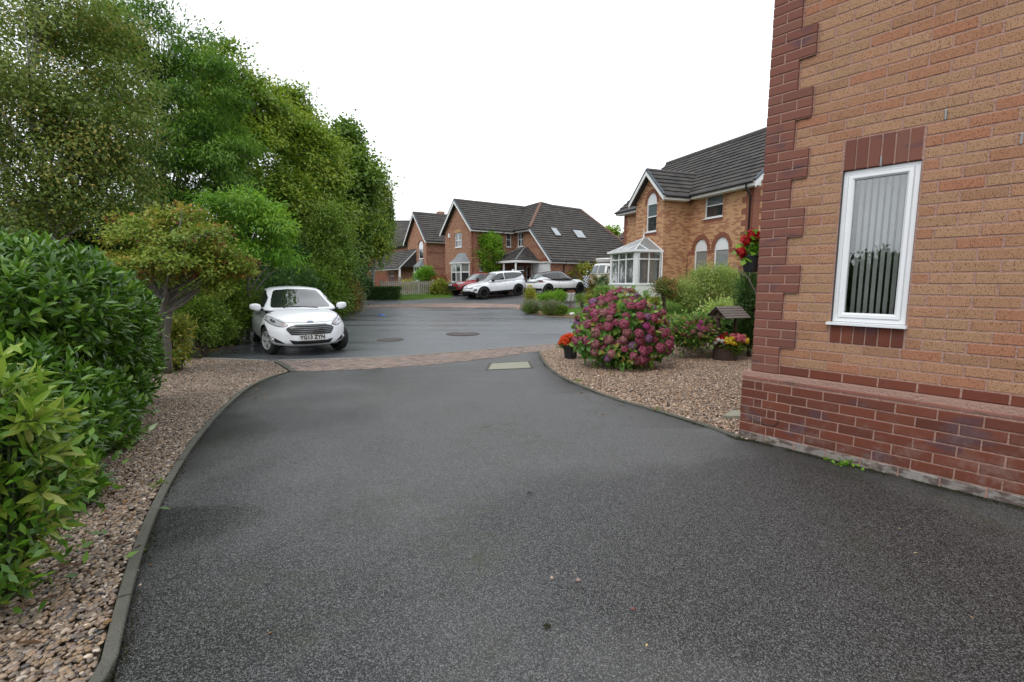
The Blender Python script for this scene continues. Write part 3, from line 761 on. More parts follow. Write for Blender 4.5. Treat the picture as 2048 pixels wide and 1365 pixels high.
for i, (u, v, w, h, d, m) in enumerate(bricks):
    p = HC + HD * (u + w / 2) - HN * d + Vector((0, 0, v + h / 2 + V0h)); q = p - Vector((0, 0, CAMZ)); z = q.dot(cam_f)
    vis = z > .3 and abs(q.dot(cam_r) / z * F_PX) < 1060 and abs(q.dot(cam_u) / z * F_PX) < 715
    sizes.append((-(w * h / z ** 2) if vis else 1, i))
sizes.sort(); own = set(i for s_, i in sizes[:300] if s_ < 0)
cache = {}; rest = {}
for i, (u, v, w, h, d, m) in enumerate(bricks):
    du = rnd.uniform(-.0012, .0012); dd = rnd.uniform(-.0015, .0015)
    if i in own:
        k = (round(w, 4), round(h, 4), m)
        if k not in cache: cache[k] = MB().cbox(0, w, 0, .06, 0, h).mesh('brick', m)
        put('brick', cache[k], near, (u + du, -d - .0 + dd, v + V0h))
    else:
        mb = rest.setdefault(m, MB()); mb.tint = rnd.uniform(.01, .99); mb.cbox(u + du, u + w + du, -d + dd, -d + .06 + dd, v + V0h, v + h + V0h)
for m, mb in rest.items(): mb.build('brick', m, near)['kind'] = 'stuff'
# sloping plinth course
mbs = MB(); q = [(-.05, .165), (.175, .235)]; x = .245
while x < 6.4: q.append((x, x + .217)); x += .225
n_ch = 0
for a, b in q:
    pr = [(a, -.070, V0h - .067), (a, -.070, V0h - .048), (a, -.024, V0h - .008), (a, .04, V0h - .008), (a, .04, V0h - .067)]
    if b < 2.2: MB().prism(pr, (b - a, 0, 0)).build('brick', 'brick_chamfer', near)
    else: mbs.tint = rnd.random(); mbs.prism(pr, (b - a, 0, 0))
mbs.build('brick', 'brick_chamfer', near)['kind'] = 'stuff'
# mortar backing, cut round the window
mb = MB()
Zt = V0h + 59 * .075
def mort(x0, x1, v0, v1, d): mb.box(x0, x1, d - .003, .28, v0 + V0h, v1 + V0h)
mort(.01, UL, 0, 59 * .075, .007); mort(UR, 6.4, 0, 59 * .075, .007); mort(UL, UR, 0, VB - .002, .007); mort(UL, UR, VT + .002, 59 * .075, .007)
mb.box(.004, .212, -.0155, .0068, V0h, Zt)
for r in range(3, 59, 6):
    mb.box(.212, .3245, -.0155, .0068, V0h + r * .075 - .006, V0h + (r + 3) * .075 - .012)
mb.box(-.045, 6.4, -.0635, .27, .065, V0h - .004); mb.box(-.048, 6.4, -.070, .27, -.05, .0645)
mb.build('mortar', 'mortar', near)
def mk_farbrick(name, c1, c2, mort, bw=.225, bh=.075, bias=0., patch=None):
    m = NT(name, .88, .2); o_ = m.obj(); sx = m.n('ShaderNodeSeparateXYZ'); m.l(o_, sx.inputs[0]); cx_ = m.n('ShaderNodeCombineXYZ')
    m.l(m.math('ADD', sx.outputs[0], sx.outputs[1]), cx_.inputs[0]); m.l(sx.outputs[2], cx_.inputs[1])
    b = m.n('ShaderNodeTexBrick'); b.inputs['Scale'].default_value = 1; b.inputs['Mortar Size'].default_value = .008; b.inputs['Brick Width'].default_value = bw; b.inputs['Row Height'].default_value = bh
    b.inputs['Color1'].default_value = (*c1, 1); b.inputs['Color2'].default_value = (*c2, 1); b.inputs['Mortar'].default_value = (*mort, 1); b.inputs['Bias'].default_value = bias
    b.inputs['Mortar Smooth'].default_value = .3
    m.l(cx_.outputs[0], b.inputs['Vector']); c = b.outputs[0]
    if patch:
        b2 = m.n('ShaderNodeTexBrick'); b2.inputs['Scale'].default_value = 1; b2.inputs['Mortar Size'].default_value = 0; b2.inputs['Brick Width'].default_value = bw; b2.inputs['Row Height'].default_value = bh
        b2.inputs['Color1'].default_value = (0, 0, 0, 1); b2.inputs['Color2'].default_value = (1, 1, 1, 1); m.l(cx_.outputs[0], b2.inputs['Vector'])
        low = m.n('ShaderNodeTexNoise'); low.inputs['Scale'].default_value = 1.6; low.inputs['Detail'].default_value = 3; m.l(cx_.outputs[0], low.inputs['Vector'])
        fz = m.math('ADD', m.math('MULTIPLY', b2.outputs[0], .55), m.math('MULTIPLY', low.outputs['Fac'], .9))
        isb = m.ramp(b.outputs['Fac'], [(.3, 1.0), (.6, 0.0)])
        c = m.mix(m.math('MULTIPLY', m.math('MULTIPLY', m.ramp(fz, [(.74, 0.0), (.80, 1.0)]), .8), isb), c, patch)
    if False:
        # groups of neighbouring bricks of the darker kind
        mp = m.n('ShaderNodeMapping'); mp.inputs['Scale'].default_value = (3.0, 10, 1); m.l(cx_.outputs[0], mp.inputs[0])
        c = m.mix(m.math('MULTIPLY', m.ramp(m.noise(1.1, 4, .7, mp.outputs[0]), [(.50, 0.0), (.56, 1.0)]), .8), c, patch)
    c = m.mix(m.math('MULTIPLY', m.noise(1.5, 5, .6), .3), c, m.mix(.5, c, (.5, .45, .4), 'MULTIPLY'))
    m.color(c); m.bump(b.outputs['Fac'], -.4, .006); return m.m
mk_farbrick('brick_far_buff', (.56, .33, .165), (.47, .24, .12), (.42, .29, .21), patch=(.33, .13, .07))
mk_farbrick('brick_far_orange', (.38, .20, .125), (.31, .15, .095), (.33, .21, .155), patch=(.27, .115, .075))
mk_farbrick('brick_far_red', (.27, .095, .06), (.22, .078, .05), (.28, .16, .12))
mb = MB(); mb.box(.005, .28, .02, 7.5, 0, Zt); mb.box(6.1, 6.4, .29, 7.5, 0, Zt); mb.box(.29, 6.09, 7.2, 7.5, 0, Zt)
mb.build('side_wall', 'brick_far_buff', near)
mb = MB(); mb.prism([(-.4, -.4, Zt + .005), (-.4, 7.9, Zt + .005), (-.4, 3.75, Zt + 3.6)], (7.2, 0, 0)); mb.build('roof', 'room_dark', near)
MB().box(-.4, 6.8, -.43, -.405, Zt - .1, Zt + .12).build('fascia', 'upvc', near)
# window
wx0, wx1, wz0, wz1 = UL + .006, UR - .006, VB + V0h + .012, VT + V0h - .004
e_w = None
def frame_mesh(x0, x1, z0, z1, y0, y1, w, wb=None, ch=.012, t=None):
    """mitred frame with a bevelled inner edge"""
    wb = wb or w; mb = MB()
    O = [(x0, z0), (x1, z0), (x1, z1), (x0, z1)]; I = [(x0 + w, z0 + wb), (x1 - w, z0 + wb), (x1 - w, z1 - w), (x0 + w, z1 - w)]
    M_ = [(x0 + w - ch, z0 + wb - ch), (x1 - w + ch, z0 + wb - ch), (x1 - w + ch, z1 - w + ch), (x0 + w - ch, z1 - w + ch)]
    for i in range(4):
        j = (i + 1) % 4
        vs = [(O[i][0], y0, O[i][1]), (O[j][0], y0, O[j][1]), (M_[j][0], y0, M_[j][1]), (M_[i][0], y0, M_[i][1]), (I[j][0], y0 + ch, I[j][1]), (I[i][0], y0 + ch, I[i][1]),
              (I[j][0], y1, I[j][1]), (I[i][0], y1, I[i][1]), (O[i][0], y1, O[i][1]), (O[j][0], y1, O[j][1])]
        mb.add(vs, [(0, 1, 2, 3), (3, 2, 4, 5), (5, 4, 6, 7), (8, 9, 1, 0), (8, 7, 6, 9)])
    return mb
win = frame_mesh(wx0, wx1, wz0, wz1, .022, .085, .038).build('window', 'upvc', near, recalc=False)
s2 = frame_mesh(wx0 + .034, wx1 - .034, wz0 + .034, wz1 - .034, .012, .07, .034).build('sash', 'upvc', win, recalc=False)
MB().box(wx0 + .064, wx1 - .064, .042, .048, wz0 + .064, wz1 - .064).build('pane', 'window_glass', win)
MB().box(UL + .001, UL + .0055, .002, .08, VB + V0h + .01, VT + V0h - .001).build('gasket', 'black_plastic', win)
mb = MB(); mb.prism([(UL - .018, -.045, VB + V0h - .012), (UL - .018, -.045, VB + V0h + .006), (UL - .018, .07, VB + V0h + .0115), (UL - .018, .07, VB + V0h - .012)], (UR - UL + .03, 0, 0))
mb.build('sill', 'upvc', near)
for i in range(9):
    x = wx0 + .075 + i * .041; a = R(20 + rnd.uniform(-4, 4)); dx, dy = math.cos(a) * .0125, math.sin(a) * .0125
    MB().prism([(x - dx, .19 - dy, wz0 + .05), (x + dx, .19 + dy, wz0 + .05), (x + dx + .0006, .19 + dy, wz0 + .05), (x - dx + .0006, .19 - dy, wz0 + .05)], (0, 0, wz1 - wz0 - .08)).build('blind_slat', 'blind', win)
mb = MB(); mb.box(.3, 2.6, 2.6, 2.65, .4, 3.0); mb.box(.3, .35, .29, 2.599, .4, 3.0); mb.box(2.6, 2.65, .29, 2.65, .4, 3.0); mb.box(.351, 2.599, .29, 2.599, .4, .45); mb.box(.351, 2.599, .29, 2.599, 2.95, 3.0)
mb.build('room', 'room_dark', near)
for (u, v) in ((1.474, 1.578), (.79, 1.572), (1.115, 1.805)):
    mb = MB(); mb.box(u, u + .010, -.006, .02, v + V0h, v + V0h + .062)
    for k in range(8): mb.box(u + .001, u + .009, -.009, -.0062, v + V0h + .004 + k * .007, v + V0h + .0075 + k * .007)
    mb.build('weep_vent', 'metal_grey', near)
cab = [(.03, -.40), (.10, -.425), (.19, -.435), (.24, -.43), (.262, -.41), (.27, -.375)]
MB().tube([(u, -.078, v + V0h) for u, v in cab], .003, 5).build('cable', 'cable_black', near)
# stone wedge by the corner
p = hit(1468, 836); q = p - HC
mb = MB(); mb.prism([(-.14, -.10, 0), (.10, -.06, 0), (.10, .14, 0), (-.02, .12, 0)], (0, 0, .045))
tag(mb.build('paving_slab', 'concrete_pale', None, loc=(p.x + .02, p.y, p.z), rot=(R(4), 0, R(-20))), 'sandy broken slab lying in gravel beside the plinth corner', 'slab')
# ------------------------------------------------------------------ houses
Z = Vector((0, 0, 1))
def mk_tiles(name, a, b, lich):
    m = NT(name, .85, .25); t = m.attr(); p = m.geo()
    c = m.mix(t, a, b); c = m.mix(m.math('MULTIPLY', m.ramp(m.noise(1.6, 6, .7, p), [(.4, 0.0), (.7, 1.0)]), .55), c, lich)
    c = m.mix(m.ramp(m.noise(22, 3, .6, p), [(.66, 0.0), (.74, .6)]), c, (.30, .29, .25))
    m.color(c); m.bump(m.noise(30, 4), .4, .01); return m.m
mk_tiles('tiles_grey', (.042, .040, .040), (.075, .070, .066), (.115, .105, .092))
mk_tiles('tiles_brown', (.060, .054, .050), (.085, .076, .070), (.125, .115, .10))
mk_tiles('tiles_red', (.085, .045, .038), (.12, .065, .052), (.10, .085, .07))
plain('ridge_red', (.17, .095, .07), .85, var=.25)
plain('ridge_grey', (.10, .09, .085), .85, var=.25)
plain('verge_blue', (.045, .065, .085), .5)
plain('gutter_black', (.015, .015, .016), .4)
plain('lead', (.19, .21, .22), .55, var=.25)
plain('arch_panel', (.74, .76, .79), .5, var=.03)
plain('garage_white', (.72, .73, .74), .5, var=.03)
plain('cladding_dark', (.035, .033, .034), .7)
plain('white_paint', (.74, .74, .72), .6, var=.05)
plain('curtain', (.55, .58, .60), .9, var=.06)
def mk_pane(name, c, r=.04):
    m = NT(name, r, .8); m.color(m.mix(m.noise(2.5, 3), tuple(x * .5 for x in c), c)); m.b.inputs['Coat Weight'].default_value = .5; return m.m
mk_pane('pane_dark', (.045, .05, .055)); mk_pane('pane_blind', (.30, .32, .31)); mk_pane('pane_sky', (.16, .19, .21))
class Pl:
    """a wall plane: o + a*x + Z*z + n*depth, n pointing into the house"""
    def __init__(s, o, a, n): s.o = Vector(o); s.a = Vector(a); s.n = Vector(n)
    def P(s, x, z, d=0): return s.o + s.a * x + Z * z + s.n * d
    def box(s, mb, x0, x1, z0, z1, d0, d1, mi=0):
        vs = [s.P(x, z, d) for d in (d0, d1) for x, z in ((x0, z0), (x1, z0), (x1, z1), (x0, z1))]
        return mb.add(vs, [(0, 1, 2, 3), (7, 6, 5, 4), (0, 4, 5, 1), (1, 5, 6, 2), (2, 6, 7, 3), (3, 7, 4, 0)], mi)
def wall(mb, pl, poly, holes=(), reveal=.12):
    pts = [Vector(p) for p in poly]; n = len(pts); ed = [(i, (i + 1) % n) for i in range(n)]
    for h in holes:
        b = len(pts); pts += [Vector(p) for p in h]; k = len(h); ed += [(b + i, b + (i + 1) % k) for i in range(k)]
    vs, es, fs, *_ = geometry.delaunay_2d_cdt(pts, ed, [], 0, 1e-5)
    F = []
    for f in fs:
        c = sum((vs[i] for i in f), Vector((0, 0))) / len(f)
        if inpoly(c.x, c.y, poly) and not any(inpoly(c.x, c.y, h) for h in holes): F.append(tuple(f))
    mb.add([pl.P(v.x, v.y) for v in vs], F)
    for h in holes:
        for i in range(len(h)):
            a, b = h[i], h[(i + 1) % len(h)]
            mb.add([pl.P(a[0], a[1]), pl.P(b[0], b[1]), pl.P(b[0], b[1], reveal), pl.P(a[0], a[1], reveal)], [(0, 1, 2, 3)])
def rect(x0, x1, z0, z1): return [(x0, z0), (x1, z0), (x1, z1), (x0, z1)]
def arch(x0, x1, z0, zs, zt, n=10):
    c = (x0 + x1) / 2; r = (x1 - x0) / 2
    return [(x0, z0), (x1, z0), (x1, zs)] + [(c + r * math.cos(math.pi * i / n), zs + (zt - zs) * math.sin(math.pi * i / n)) for i in range(1, n)] + [(x0, zs)]
def window(parent, pl, x0, x1, z0, z1, cols=1, tr=None, d=.05, fw=.055, mw_=.045, pane='pane_dark', sill=True, bars=0):
    mb = MB(); q = MB()
    pl.box(mb, x0, x0 + fw, z0, z1, d, d + .06); pl.box(mb, x1 - fw, x1, z0, z1, d, d + .06)
    pl.box(mb, x0 + fw, x1 - fw, z0, z0 + fw, d, d + .06); pl.box(mb, x0 + fw, x1 - fw, z1 - fw, z1, d, d + .06)
    xs = [x0 + fw + (x1 - x0 - 2 * fw) * i / cols for i in range(cols + 1)]
    zs = [z0 + fw] + ([tr] if tr else []) + [z1 - fw]
    for x in xs[1:-1]: pl.box(mb, x - mw_ / 2, x + mw_ / 2, z0 + fw, z1 - fw, d + .002, d + .06)
    for z in zs[1:-1]:
        for i in range(cols):
            pl.box(mb, xs[i] + (mw_ / 2 if i else 0), xs[i + 1] - (mw_ / 2 if i < cols - 1 else 0), z - mw_ / 2, z + mw_ / 2, d + .002, d + .06)
    if sill: pl.box(mb, x0 - .04, x1 + .04, z0 - .045, z0 - .002, -.05, d + .06)
    w = mb.build('window', 'upvc', parent)
    for i in range(cols):
        for j in range(len(zs) - 1):
            p = MB(); pl.box(p, xs[i] + .004, xs[i + 1] - .004, zs[j] + .004, zs[j + 1] - .004, d + .03, d + .036); p.build('pane', pane if isinstance(pane, str) else pane[(i + j) % len(pane)], w)
    return w
def tiles(poly, gauge=.3, tw=.3, th=.028, mat='tiles_grey', parent=None, lift=.03):
    """pitched roof plane: overlapping courses of single tiles clipped to the polygon, over a solid deck"""
    P = [Vector(p) for p in poly]; n = Vector((0, 0, 0))
    for i in range(len(P)): n += (P[i] - P[0]).cross(P[(i + 1) % len(P)] - P[0])
    n.normalize()
    if n.z < 0: n = -n
    h = Z.cross(n).normalized(); s = n.cross(h).normalized()
    if s.z < 0: s = -s; h = -h
    o = min(P, key=lambda p: p.z); q = [((p - o).dot(h), (p - o).dot(s)) for p in P]
    V = []; F = []; T = []
    smin = min(b for a, b in q); smax = max(b for a, b in q); k = 0; sy = smin
    # triangulate first so concave outlines clip correctly
    tri = geometry.tessellate_polygon([[Vector((a, b, 0)) for a, b in q]])
    while sy < smax:
        tr = random.Random(k * 31 + 5)
        tint_row = {}
        for t in tri:
            tp = [q[i] for i in t]
            c1 = clip(clip(tp, (0, 1), sy), (0, -1), -(sy + gauge))
            if len(c1) < 3: continue
            a0 = min(p[0] for p in c1); a1 = max(p[0] for p in c1); off = (k % 2) * tw / 2
            j = math.floor((a0 - off) / tw)
            while j * tw + off < a1:
                l, r_ = j * tw + off, (j + 1) * tw + off
                c2 = clip(clip(c1, (1, 0), l), (-1, 0), -r_)
                if len(c2) >= 3 and area(c2) > 1e-5:
                    if j not in tint_row: tint_row[j] = (random.Random(j * 7919 + k).random(), random.Random(j * 131 + k * 17).uniform(-.004, .004))
                    tt, dz = tint_row[j]; b = len(V)
                    # hollow towards the edges of the tile gives the interlocking line
                    for (x, y) in c2:
                        hh = lift + dz + th * (1 - (y - sy) / gauge)
                        V.append(o + h * x + s * y + n * hh); T.append(tt)
                    F.append(tuple(range(b, b + len(c2))))
                    lo = [p for p in c2 if p[1] < sy + 1e-4]
                    if len(lo) >= 2:
                        x0 = min(p[0] for p in lo); x1 = max(p[0] for p in lo); b = len(V)
                        V += [o + h * x0 + s * sy + n * (lift + dz + th), o + h * x1 + s * sy + n * (lift + dz + th), o + h * x1 + s * sy + n * (lift - .01), o + h * x0 + s * sy + n * (lift - .01)]
                        T += [tt * .4] * 4; F.append((b, b + 1, b + 2, b + 3))
                j += 1
        sy += gauge; k += 1
    me = bpy.data.meshes.new('roof'); me.from_pydata(V, [], F); a = me.attributes.new('tint', 'FLOAT', 'POINT'); a.data.foreach_set('value', T)
    me.materials.append(MATS[mat]); ob = put('roof', me, parent); ob['kind'] = 'stuff'
    d = MB(); d.prism(P, -n * .12); d.build('roof_deck', 'cladding_dark', ob)
    return ob
def ridge(parent, a, b, mat='ridge_grey', r=.1, name='ridge'):
    a = Vector(a) + Z * .03; b = Vector(b) + Z * .03; L = (b - a).length; k = max(1, int(L / .45)); mb = MB()
    for i in range(k):
        mb.tube([a.lerp(b, (i + .01) / k), a.lerp(b, (i + .99) / k)], r * rnd.uniform(.96, 1.04), 8)
    return mb.build(name, mat, parent)
def barge(parent, a, b, outv, mat='white_paint', h=.2, edge='verge_blue'):
    """bargeboard from a to b just under the verge, with the dark verge strip above"""
    a, b, o_ = Vector(a), Vector(b), Vector(outv)
    mb = MB(); mb.add([a, b, b - Z * h, a - Z * h, a + o_ * .03, b + o_ * .03, b - Z * h + o_ * .03, a - Z * h + o_ * .03], [(0, 1, 2, 3), (7, 6, 5, 4), (0, 4, 5, 1), (1, 5, 6, 2), (2, 6, 7, 3), (3, 7, 4, 0)])
    mb.build('bargeboard', mat, parent)
    sf = MB(); sf.add([a - Z * .02, b - Z * .02, b - Z * .02 - o_ * .3, a - Z * .02 - o_ * .3], [(0, 1, 2, 3)]); sf.build('soffit', mat, parent)
    mb = MB(); mb.add([p + q for q in (o_ * -.06, o_ * .045) for p in (a + Z * .095, b + Z * .095, b - Z * .0 + Z * .003, a + Z * .003)], [(0, 1, 2, 3), (7, 6, 5, 4), (0, 4, 5, 1), (1, 5, 6, 2), (2, 6, 7, 3), (3, 7, 4, 0)])
    mb.build('verge', edge, parent)
def eave(parent, a, b, out_):
    a, b, o_ = Vector(a), Vector(b), Vector(out_)
    mb = MB(); mb.add([p + q for q in (Vector(), o_ * .025) for p in (a, b, b - Z * .17, a - Z * .17)], [(0, 1, 2, 3), (7, 6, 5, 4), (0, 4, 5, 1), (1, 5, 6, 2), (2, 6, 7, 3), (3, 7, 4, 0)])
    # soffit
    mb.add([a - Z * .165, b - Z * .165, b - Z * .165 - o_ * .34, a - Z * .165 - o_ * .34], [(0, 1, 2, 3)])
    mb.build('fascia', 'white_paint', parent)
    g = MB(); g.tube([a + o_ * .085 - Z * .02, b + o_ * .085 - Z * .02], .055, 8); g.build('gutter', 'gutter_black', parent)
def pipe(parent, pts, r=.034, mat='gutter_black'): MB().tube(pts, r, 6).build('downpipe', mat, parent, smooth=True)
AX, AY = Vector((1, 0, 0)), Vector((0, 1, 0))

# --- the buff house to the right, with a projecting gable and a glazed porch
B0 = at(1329, 392, 22.0); H3o = Vector((B0.x, 22.0, .54)); H3a = math.atan2(-.933, .36)
h3 = empty('house', H3o, H3a, 'buff brick house with red quoins and grey roof behind the lawn', 'house')
FR = Pl((0, 0, 0), AX, AY); MN = Pl((0, 1.45, 0), AX, AY); SD = Pl((0, 0, 0), AY, -AX); GB = Pl((3.52, 1.45, 0), AY, -AX)
mb = MB()
wall(mb, FR, [(-2.07, -.6), (0, -.6), (0, 4.75), (-1.03, 5.78), (-2.07, 4.75)], [arch(-1.27, -.5, 3.16, 4.45, 4.93), rect(-1.5, -.5, 0, 2.1)])
wall(mb, SD, [(0, -.6), (1.45, -.6), (1.45, 4.72), (0, 4.72)])
wall(mb, MN, [(0, -.6), (3.52, -.6), (3.52, 4.7), (0, 4.7)], [rect(.92, 1.96, 3.6, 4.56), arch(.40, 1.19, 1.0, 2.26, 2.74), arch(1.59, 2.40, 1.0, 2.26, 2.74)])
wall(mb, Pl((-2.07, 1.45, 0), -AX, AY), [(0, -.6), (3.15, -.6), (3.15, 4.7), (0, 4.7)])
wall(mb, Pl((-2.07, 0, 0), AY, AX), [(0, -.6), (1.45, -.6), (1.45, 4.72), (0, 4.72)])
wall(mb, GB, [(0, -.6), (5.9, -.6), (5.9, 4.7), (2.95, 7.35), (0, 4.7)])
wall(mb, Pl((-5.22, 1.45, 0), AY, AX), [(0, -.6), (5.9, -.6), (5.9, 4.7), (2.95, 7.35), (0, 4.7)])
wall(mb, Pl((-5.22, 7.35, 0), AX, -AY), [(0, -.6), (8.74, -.6), (8.74, 4.7), (0, 4.7)])
mb.build('wall', 'brick_far_buff', h3, recalc=False)
# toothed red quoins and arch rings, a shade proud of the wall
mb = MB()
def quoins(pl, x, s_, z0, z1, w1=.225, w2=.34):
    k = 0; z = z0
    while z < z1:
        w = w1 if (k // 1) % 2 == 0 else w2
        pl.box(mb, min(x, x + s_ * w), max(x, x + s_ * w), z, min(z + .225, z1) - .002, -.012, .02); z += .225; k += 1
quoins(MN, 3.53, -1, -.3, 4.5, .34, .56); quoins(GB, -.012, 1, -.3, 4.5, .34, .5); quoins(MN, -5.22, 1, -.3, 4.5)
def ringarch(pl, x0, x1, zs, zt, w=.11, z0=None):
    c = (x0 + x1) / 2; r = (x1 - x0) / 2; n = 16
    for i in range(n):
        a0, a1 = math.pi * (i + .06) / n, math.pi * (i + .94) / n
        q = [(c + rr * math.cos(a) , zs + rr * (zt - zs) / r * math.sin(a)) for rr, a in ((r, a0), (r + w, a0), (r + w, a1), (r, a1))]
        mb.add([pl.P(*p, -.012) for p in q] + [pl.P(*p, .02) for p in q], [(0, 1, 2, 3), (7, 6, 5, 4), (0, 4, 5, 1), (1, 5, 6, 2), (2, 6, 7, 3), (3, 7, 4, 0)])
for x0, x1 in ((.40, 1.19), (1.59, 2.40)): ringarch(MN, x0, x1, 2.26, 2.74, .17)
ringarch(FR, -1.27, -.5, 4.45, 4.93, .13)
for x0, x1 in ((.02, .385), (1.2, 1.58), (2.41, 3.0)): MN.box(mb, x0, x1, 2.1, 2.24, -.012, .02)
MN.box(mb, .9, 1.98, 3.42, 3.55, -.01, .02); FR.box(mb, -1.3, -.47, 2.98, 3.11, -.01, .02)
mb.build('quoins', 'brick_far_red', h3)
def archpanel(pl, x0, x1, zs, zt, parent):
    a = arch(x0 + .01, x1 - .01, zs, zs + .01, zt - .01); m_ = MB(); m_.prism([pl.P(x, z, .05) for x, z in a], pl.n * .03); m_.build('arch_panel', 'arch_panel', parent)
window(h3, MN, .92, 1.96, 3.6, 4.56, 1, 4.12, pane=['pane_dark', 'pane_sky'])
for x0, x1 in ((.40, 1.19), (1.59, 2.40)):
    window(h3, MN, x0, x1, 1.0, 2.26, 1, None, pane='pane_blind', sill=False); archpanel(MN, x0, x1, 2.262, 2.74, h3)
window(h3, FR, -1.27, -.5, 3.16, 4.45, 1, 3.85, pane=['pane_dark', 'pane_sky']); archpanel(FR, -1.27, -.5, 4.452, 4.93, h3)
sl = (7.55 - 4.66) / (4.4 - 1.12)
tiles([(3.85, 1.12, 4.66), (3.85, 4.4, 7.55), (-5.5, 4.4, 7.55), (-5.5, 1.12, 4.66)], .30, .3, .042, 'tiles_grey', h3)
tiles([(3.85, 7.68, 4.66), (3.85, 4.4, 7.55), (-5.5, 4.4, 7.55), (-5.5, 7.68, 4.66)], .9, .9, .042, 'tiles_grey', h3)
yb = 1.12 + (5.86 - 4.66) / sl
tiles([(.33, -.3, 4.6), (.33, 1.06, 4.6), (-.95, yb, 5.88), (-.95, -.3, 5.88)], .30, .3, .042, 'tiles_grey', h3)
tiles([(-2.25, -.3, 4.58), (-2.25, 1.06, 4.58), (-.95, yb, 5.88), (-.95, -.3, 5.88)], .30, .3, .042, 'tiles_grey', h3)
ridge(h3, (3.85, 4.4, 7.58), (-5.5, 4.4, 7.58)); ridge(h3, (-.95, -.3, 5.9), (-.95, yb, 5.9), r=.08)
barge(h3, (.33, -.3, 4.6), (-.95, -.3, 5.88), -AY); barge(h3, (-2.25, -.3, 4.58), (-.95, -.3, 5.88), -AY)
barge(h3, (3.85, 1.12, 4.66), (3.85, 4.4, 7.55), AX, h=.24)
eave(h3, (.36, 1.10, 4.66), (3.85, 1.10, 4.66), -AY); eave(h3, (.35, -.27, 4.6), (.35, 1.08, 4.6), AX); eave(h3, (-2.3, 1.10, 4.66), (-5.5, 1.10, 4.66), -AY)
MB().prism([(3.84, 1.1, 4.49), (3.84, 1.44, 4.49), (3.84, 1.44, 4.80)], (.0 - .03, 0, 0)).build('soffit', 'white_paint', h3)
pipe(h3, [(3.5, 1.02, 4.58), (3.5, 1.05, 4.45), (3.42, 1.38, 4.2), (3.42, 1.39, 0)]); pipe(h3, [(-.05, 1.40, 4.5), (.03, 1.42, 0)], .012)
# burglar-bar line and the thin stay on the string course
# --- glazed porch
po = empty('conservatory', H3o + Vector((0, 0, 0)), H3a, 'small white glazed conservatory porch with finial against the buff house', 'conservatory')
x0, x1, y0, y1 = -2.0, -.012, -1.42, -.016
MB().box(x0 - .03, x1, y0 - .03, y1, -.4, .70).build('dwarf_wall', 'white_paint', po)
MB().box(x0 - .07, x1 + .02, y0 - .07, y1, .702, .745).build('sill', 'upvc', po)
PF = Pl((x0, y0, 0), AX, AY); PR = Pl((x1, y0, 0), AY, -AX); PL_ = Pl((x0, y1, 0), -AY, AX)
window(po, PF, .06, x1 - x0 - .10, .75, 2.18, 3, 1.86, d=.0, fw=.05, mw_=.05, pane='window_glass', sill=False)
window(po, PR, .10, y1 - y0 - .03, .75, 2.18, 2, 1.86, d=.0, fw=.05, mw_=.05, pane='window_glass', sill=False)
window(po, PL_, .03, y1 - y0 - .06, .75, 2.18, 2, 1.86, d=.0, fw=.05, mw_=.05, pane='window_glass', sill=False)
mb = MB(); mb.box(x1 - .10, x1 + .012, y0 - .012, y0 + .10, .746, 2.18); mb.box(x0 - .012, x0 + .06, y0 - .012, y0 + .06, .746, 2.18); mb.build('corner_post', 'upvc', po)
def wavy(pl, x0_, x1_, z0_, z1_, d, parent):
    n = 60; m_ = MB(); vs = []
    for i in range(n + 1):
        x = x0_ + (x1_ - x0_) * i / n; w = math.sin(i * 1.9) * .025
        vs += [pl.P(x, z0_, d + w), pl.P(x, z1_, d + w * .7)]
    m_.add(vs, [(2 * i, 2 * i + 2, 2 * i + 3, 2 * i + 1) for i in range(n)]); m_.build('curtain', 'curtain', parent, smooth=True, recalc=False)
wavy(PR, .12, 1.32, .76, 2.12, .16, po); wavy(PF, .08, 1.85, .76, 2.12, .16, po)
def mk_poly():
    m = NT('polycarbonate', .25, .5); m.b.inputs['Transmission Weight'].default_value = .35; m.color((.33, .35, .35))
mk_poly()
ap = Vector((-1.0, -.30, 2.86)); rb = Vector((-1.0, y1, 2.86)); ez = 2.22
c0, c1, c2, c3 = Vector((x0 - .1, y0 - .1, ez)), Vector((x1 + .1, y0 - .1, ez)), Vector((x1 + .1, y1, ez)), Vector((x0 - .1, y1, ez))
for q in ([c0, c1, ap], [c1, c2, rb, ap], [c3, c0, ap, rb]):
    MB().prism(q, (0, 0, -.02)).build('roof_panel', 'polycarbonate', po)
mb = MB()
for a, b in ((c0, ap), (c1, ap), (ap, rb), (c2 + AY * -.03, rb + AY * -.03), (c3 + AY * -.03, rb + AY * -.03), (c1.lerp(c2, .5), c1.lerp(ap, .5)), (c0.lerp(c1, .33), c0.lerp(ap, .45)), (c0.lerp(c1, .66), c1.lerp(ap, .55)), (c0.lerp(c3, .5), c0.lerp(ap, .5))):
    mb.bar(a + Z * .015, b + Z * .015, .038, .03)
mb.build('glazing_bars', 'upvc', po)
mb = MB(); mb.bar(c0, c1, .08, .1); mb.bar(c1, c2, .08, .1); mb.bar(c3, c0, .08, .1); mb.build('gutter', 'upvc', po)
MB().lathe([(.045, 0), (.05, .03), (.02, .07), (.035, .11), (.012, .16), (.012, .38), (.002, .44)], 8, tuple(ap + Z * .03)).build('finial', 'upvc', po)
pipe(po, [(x1 + .08, -.2, 2.2), (x1 + .16, -.12, 2.12), (x1 + .16, -.10, .75), (x1 + .16, -.10, 0)], .03, 'upvc')

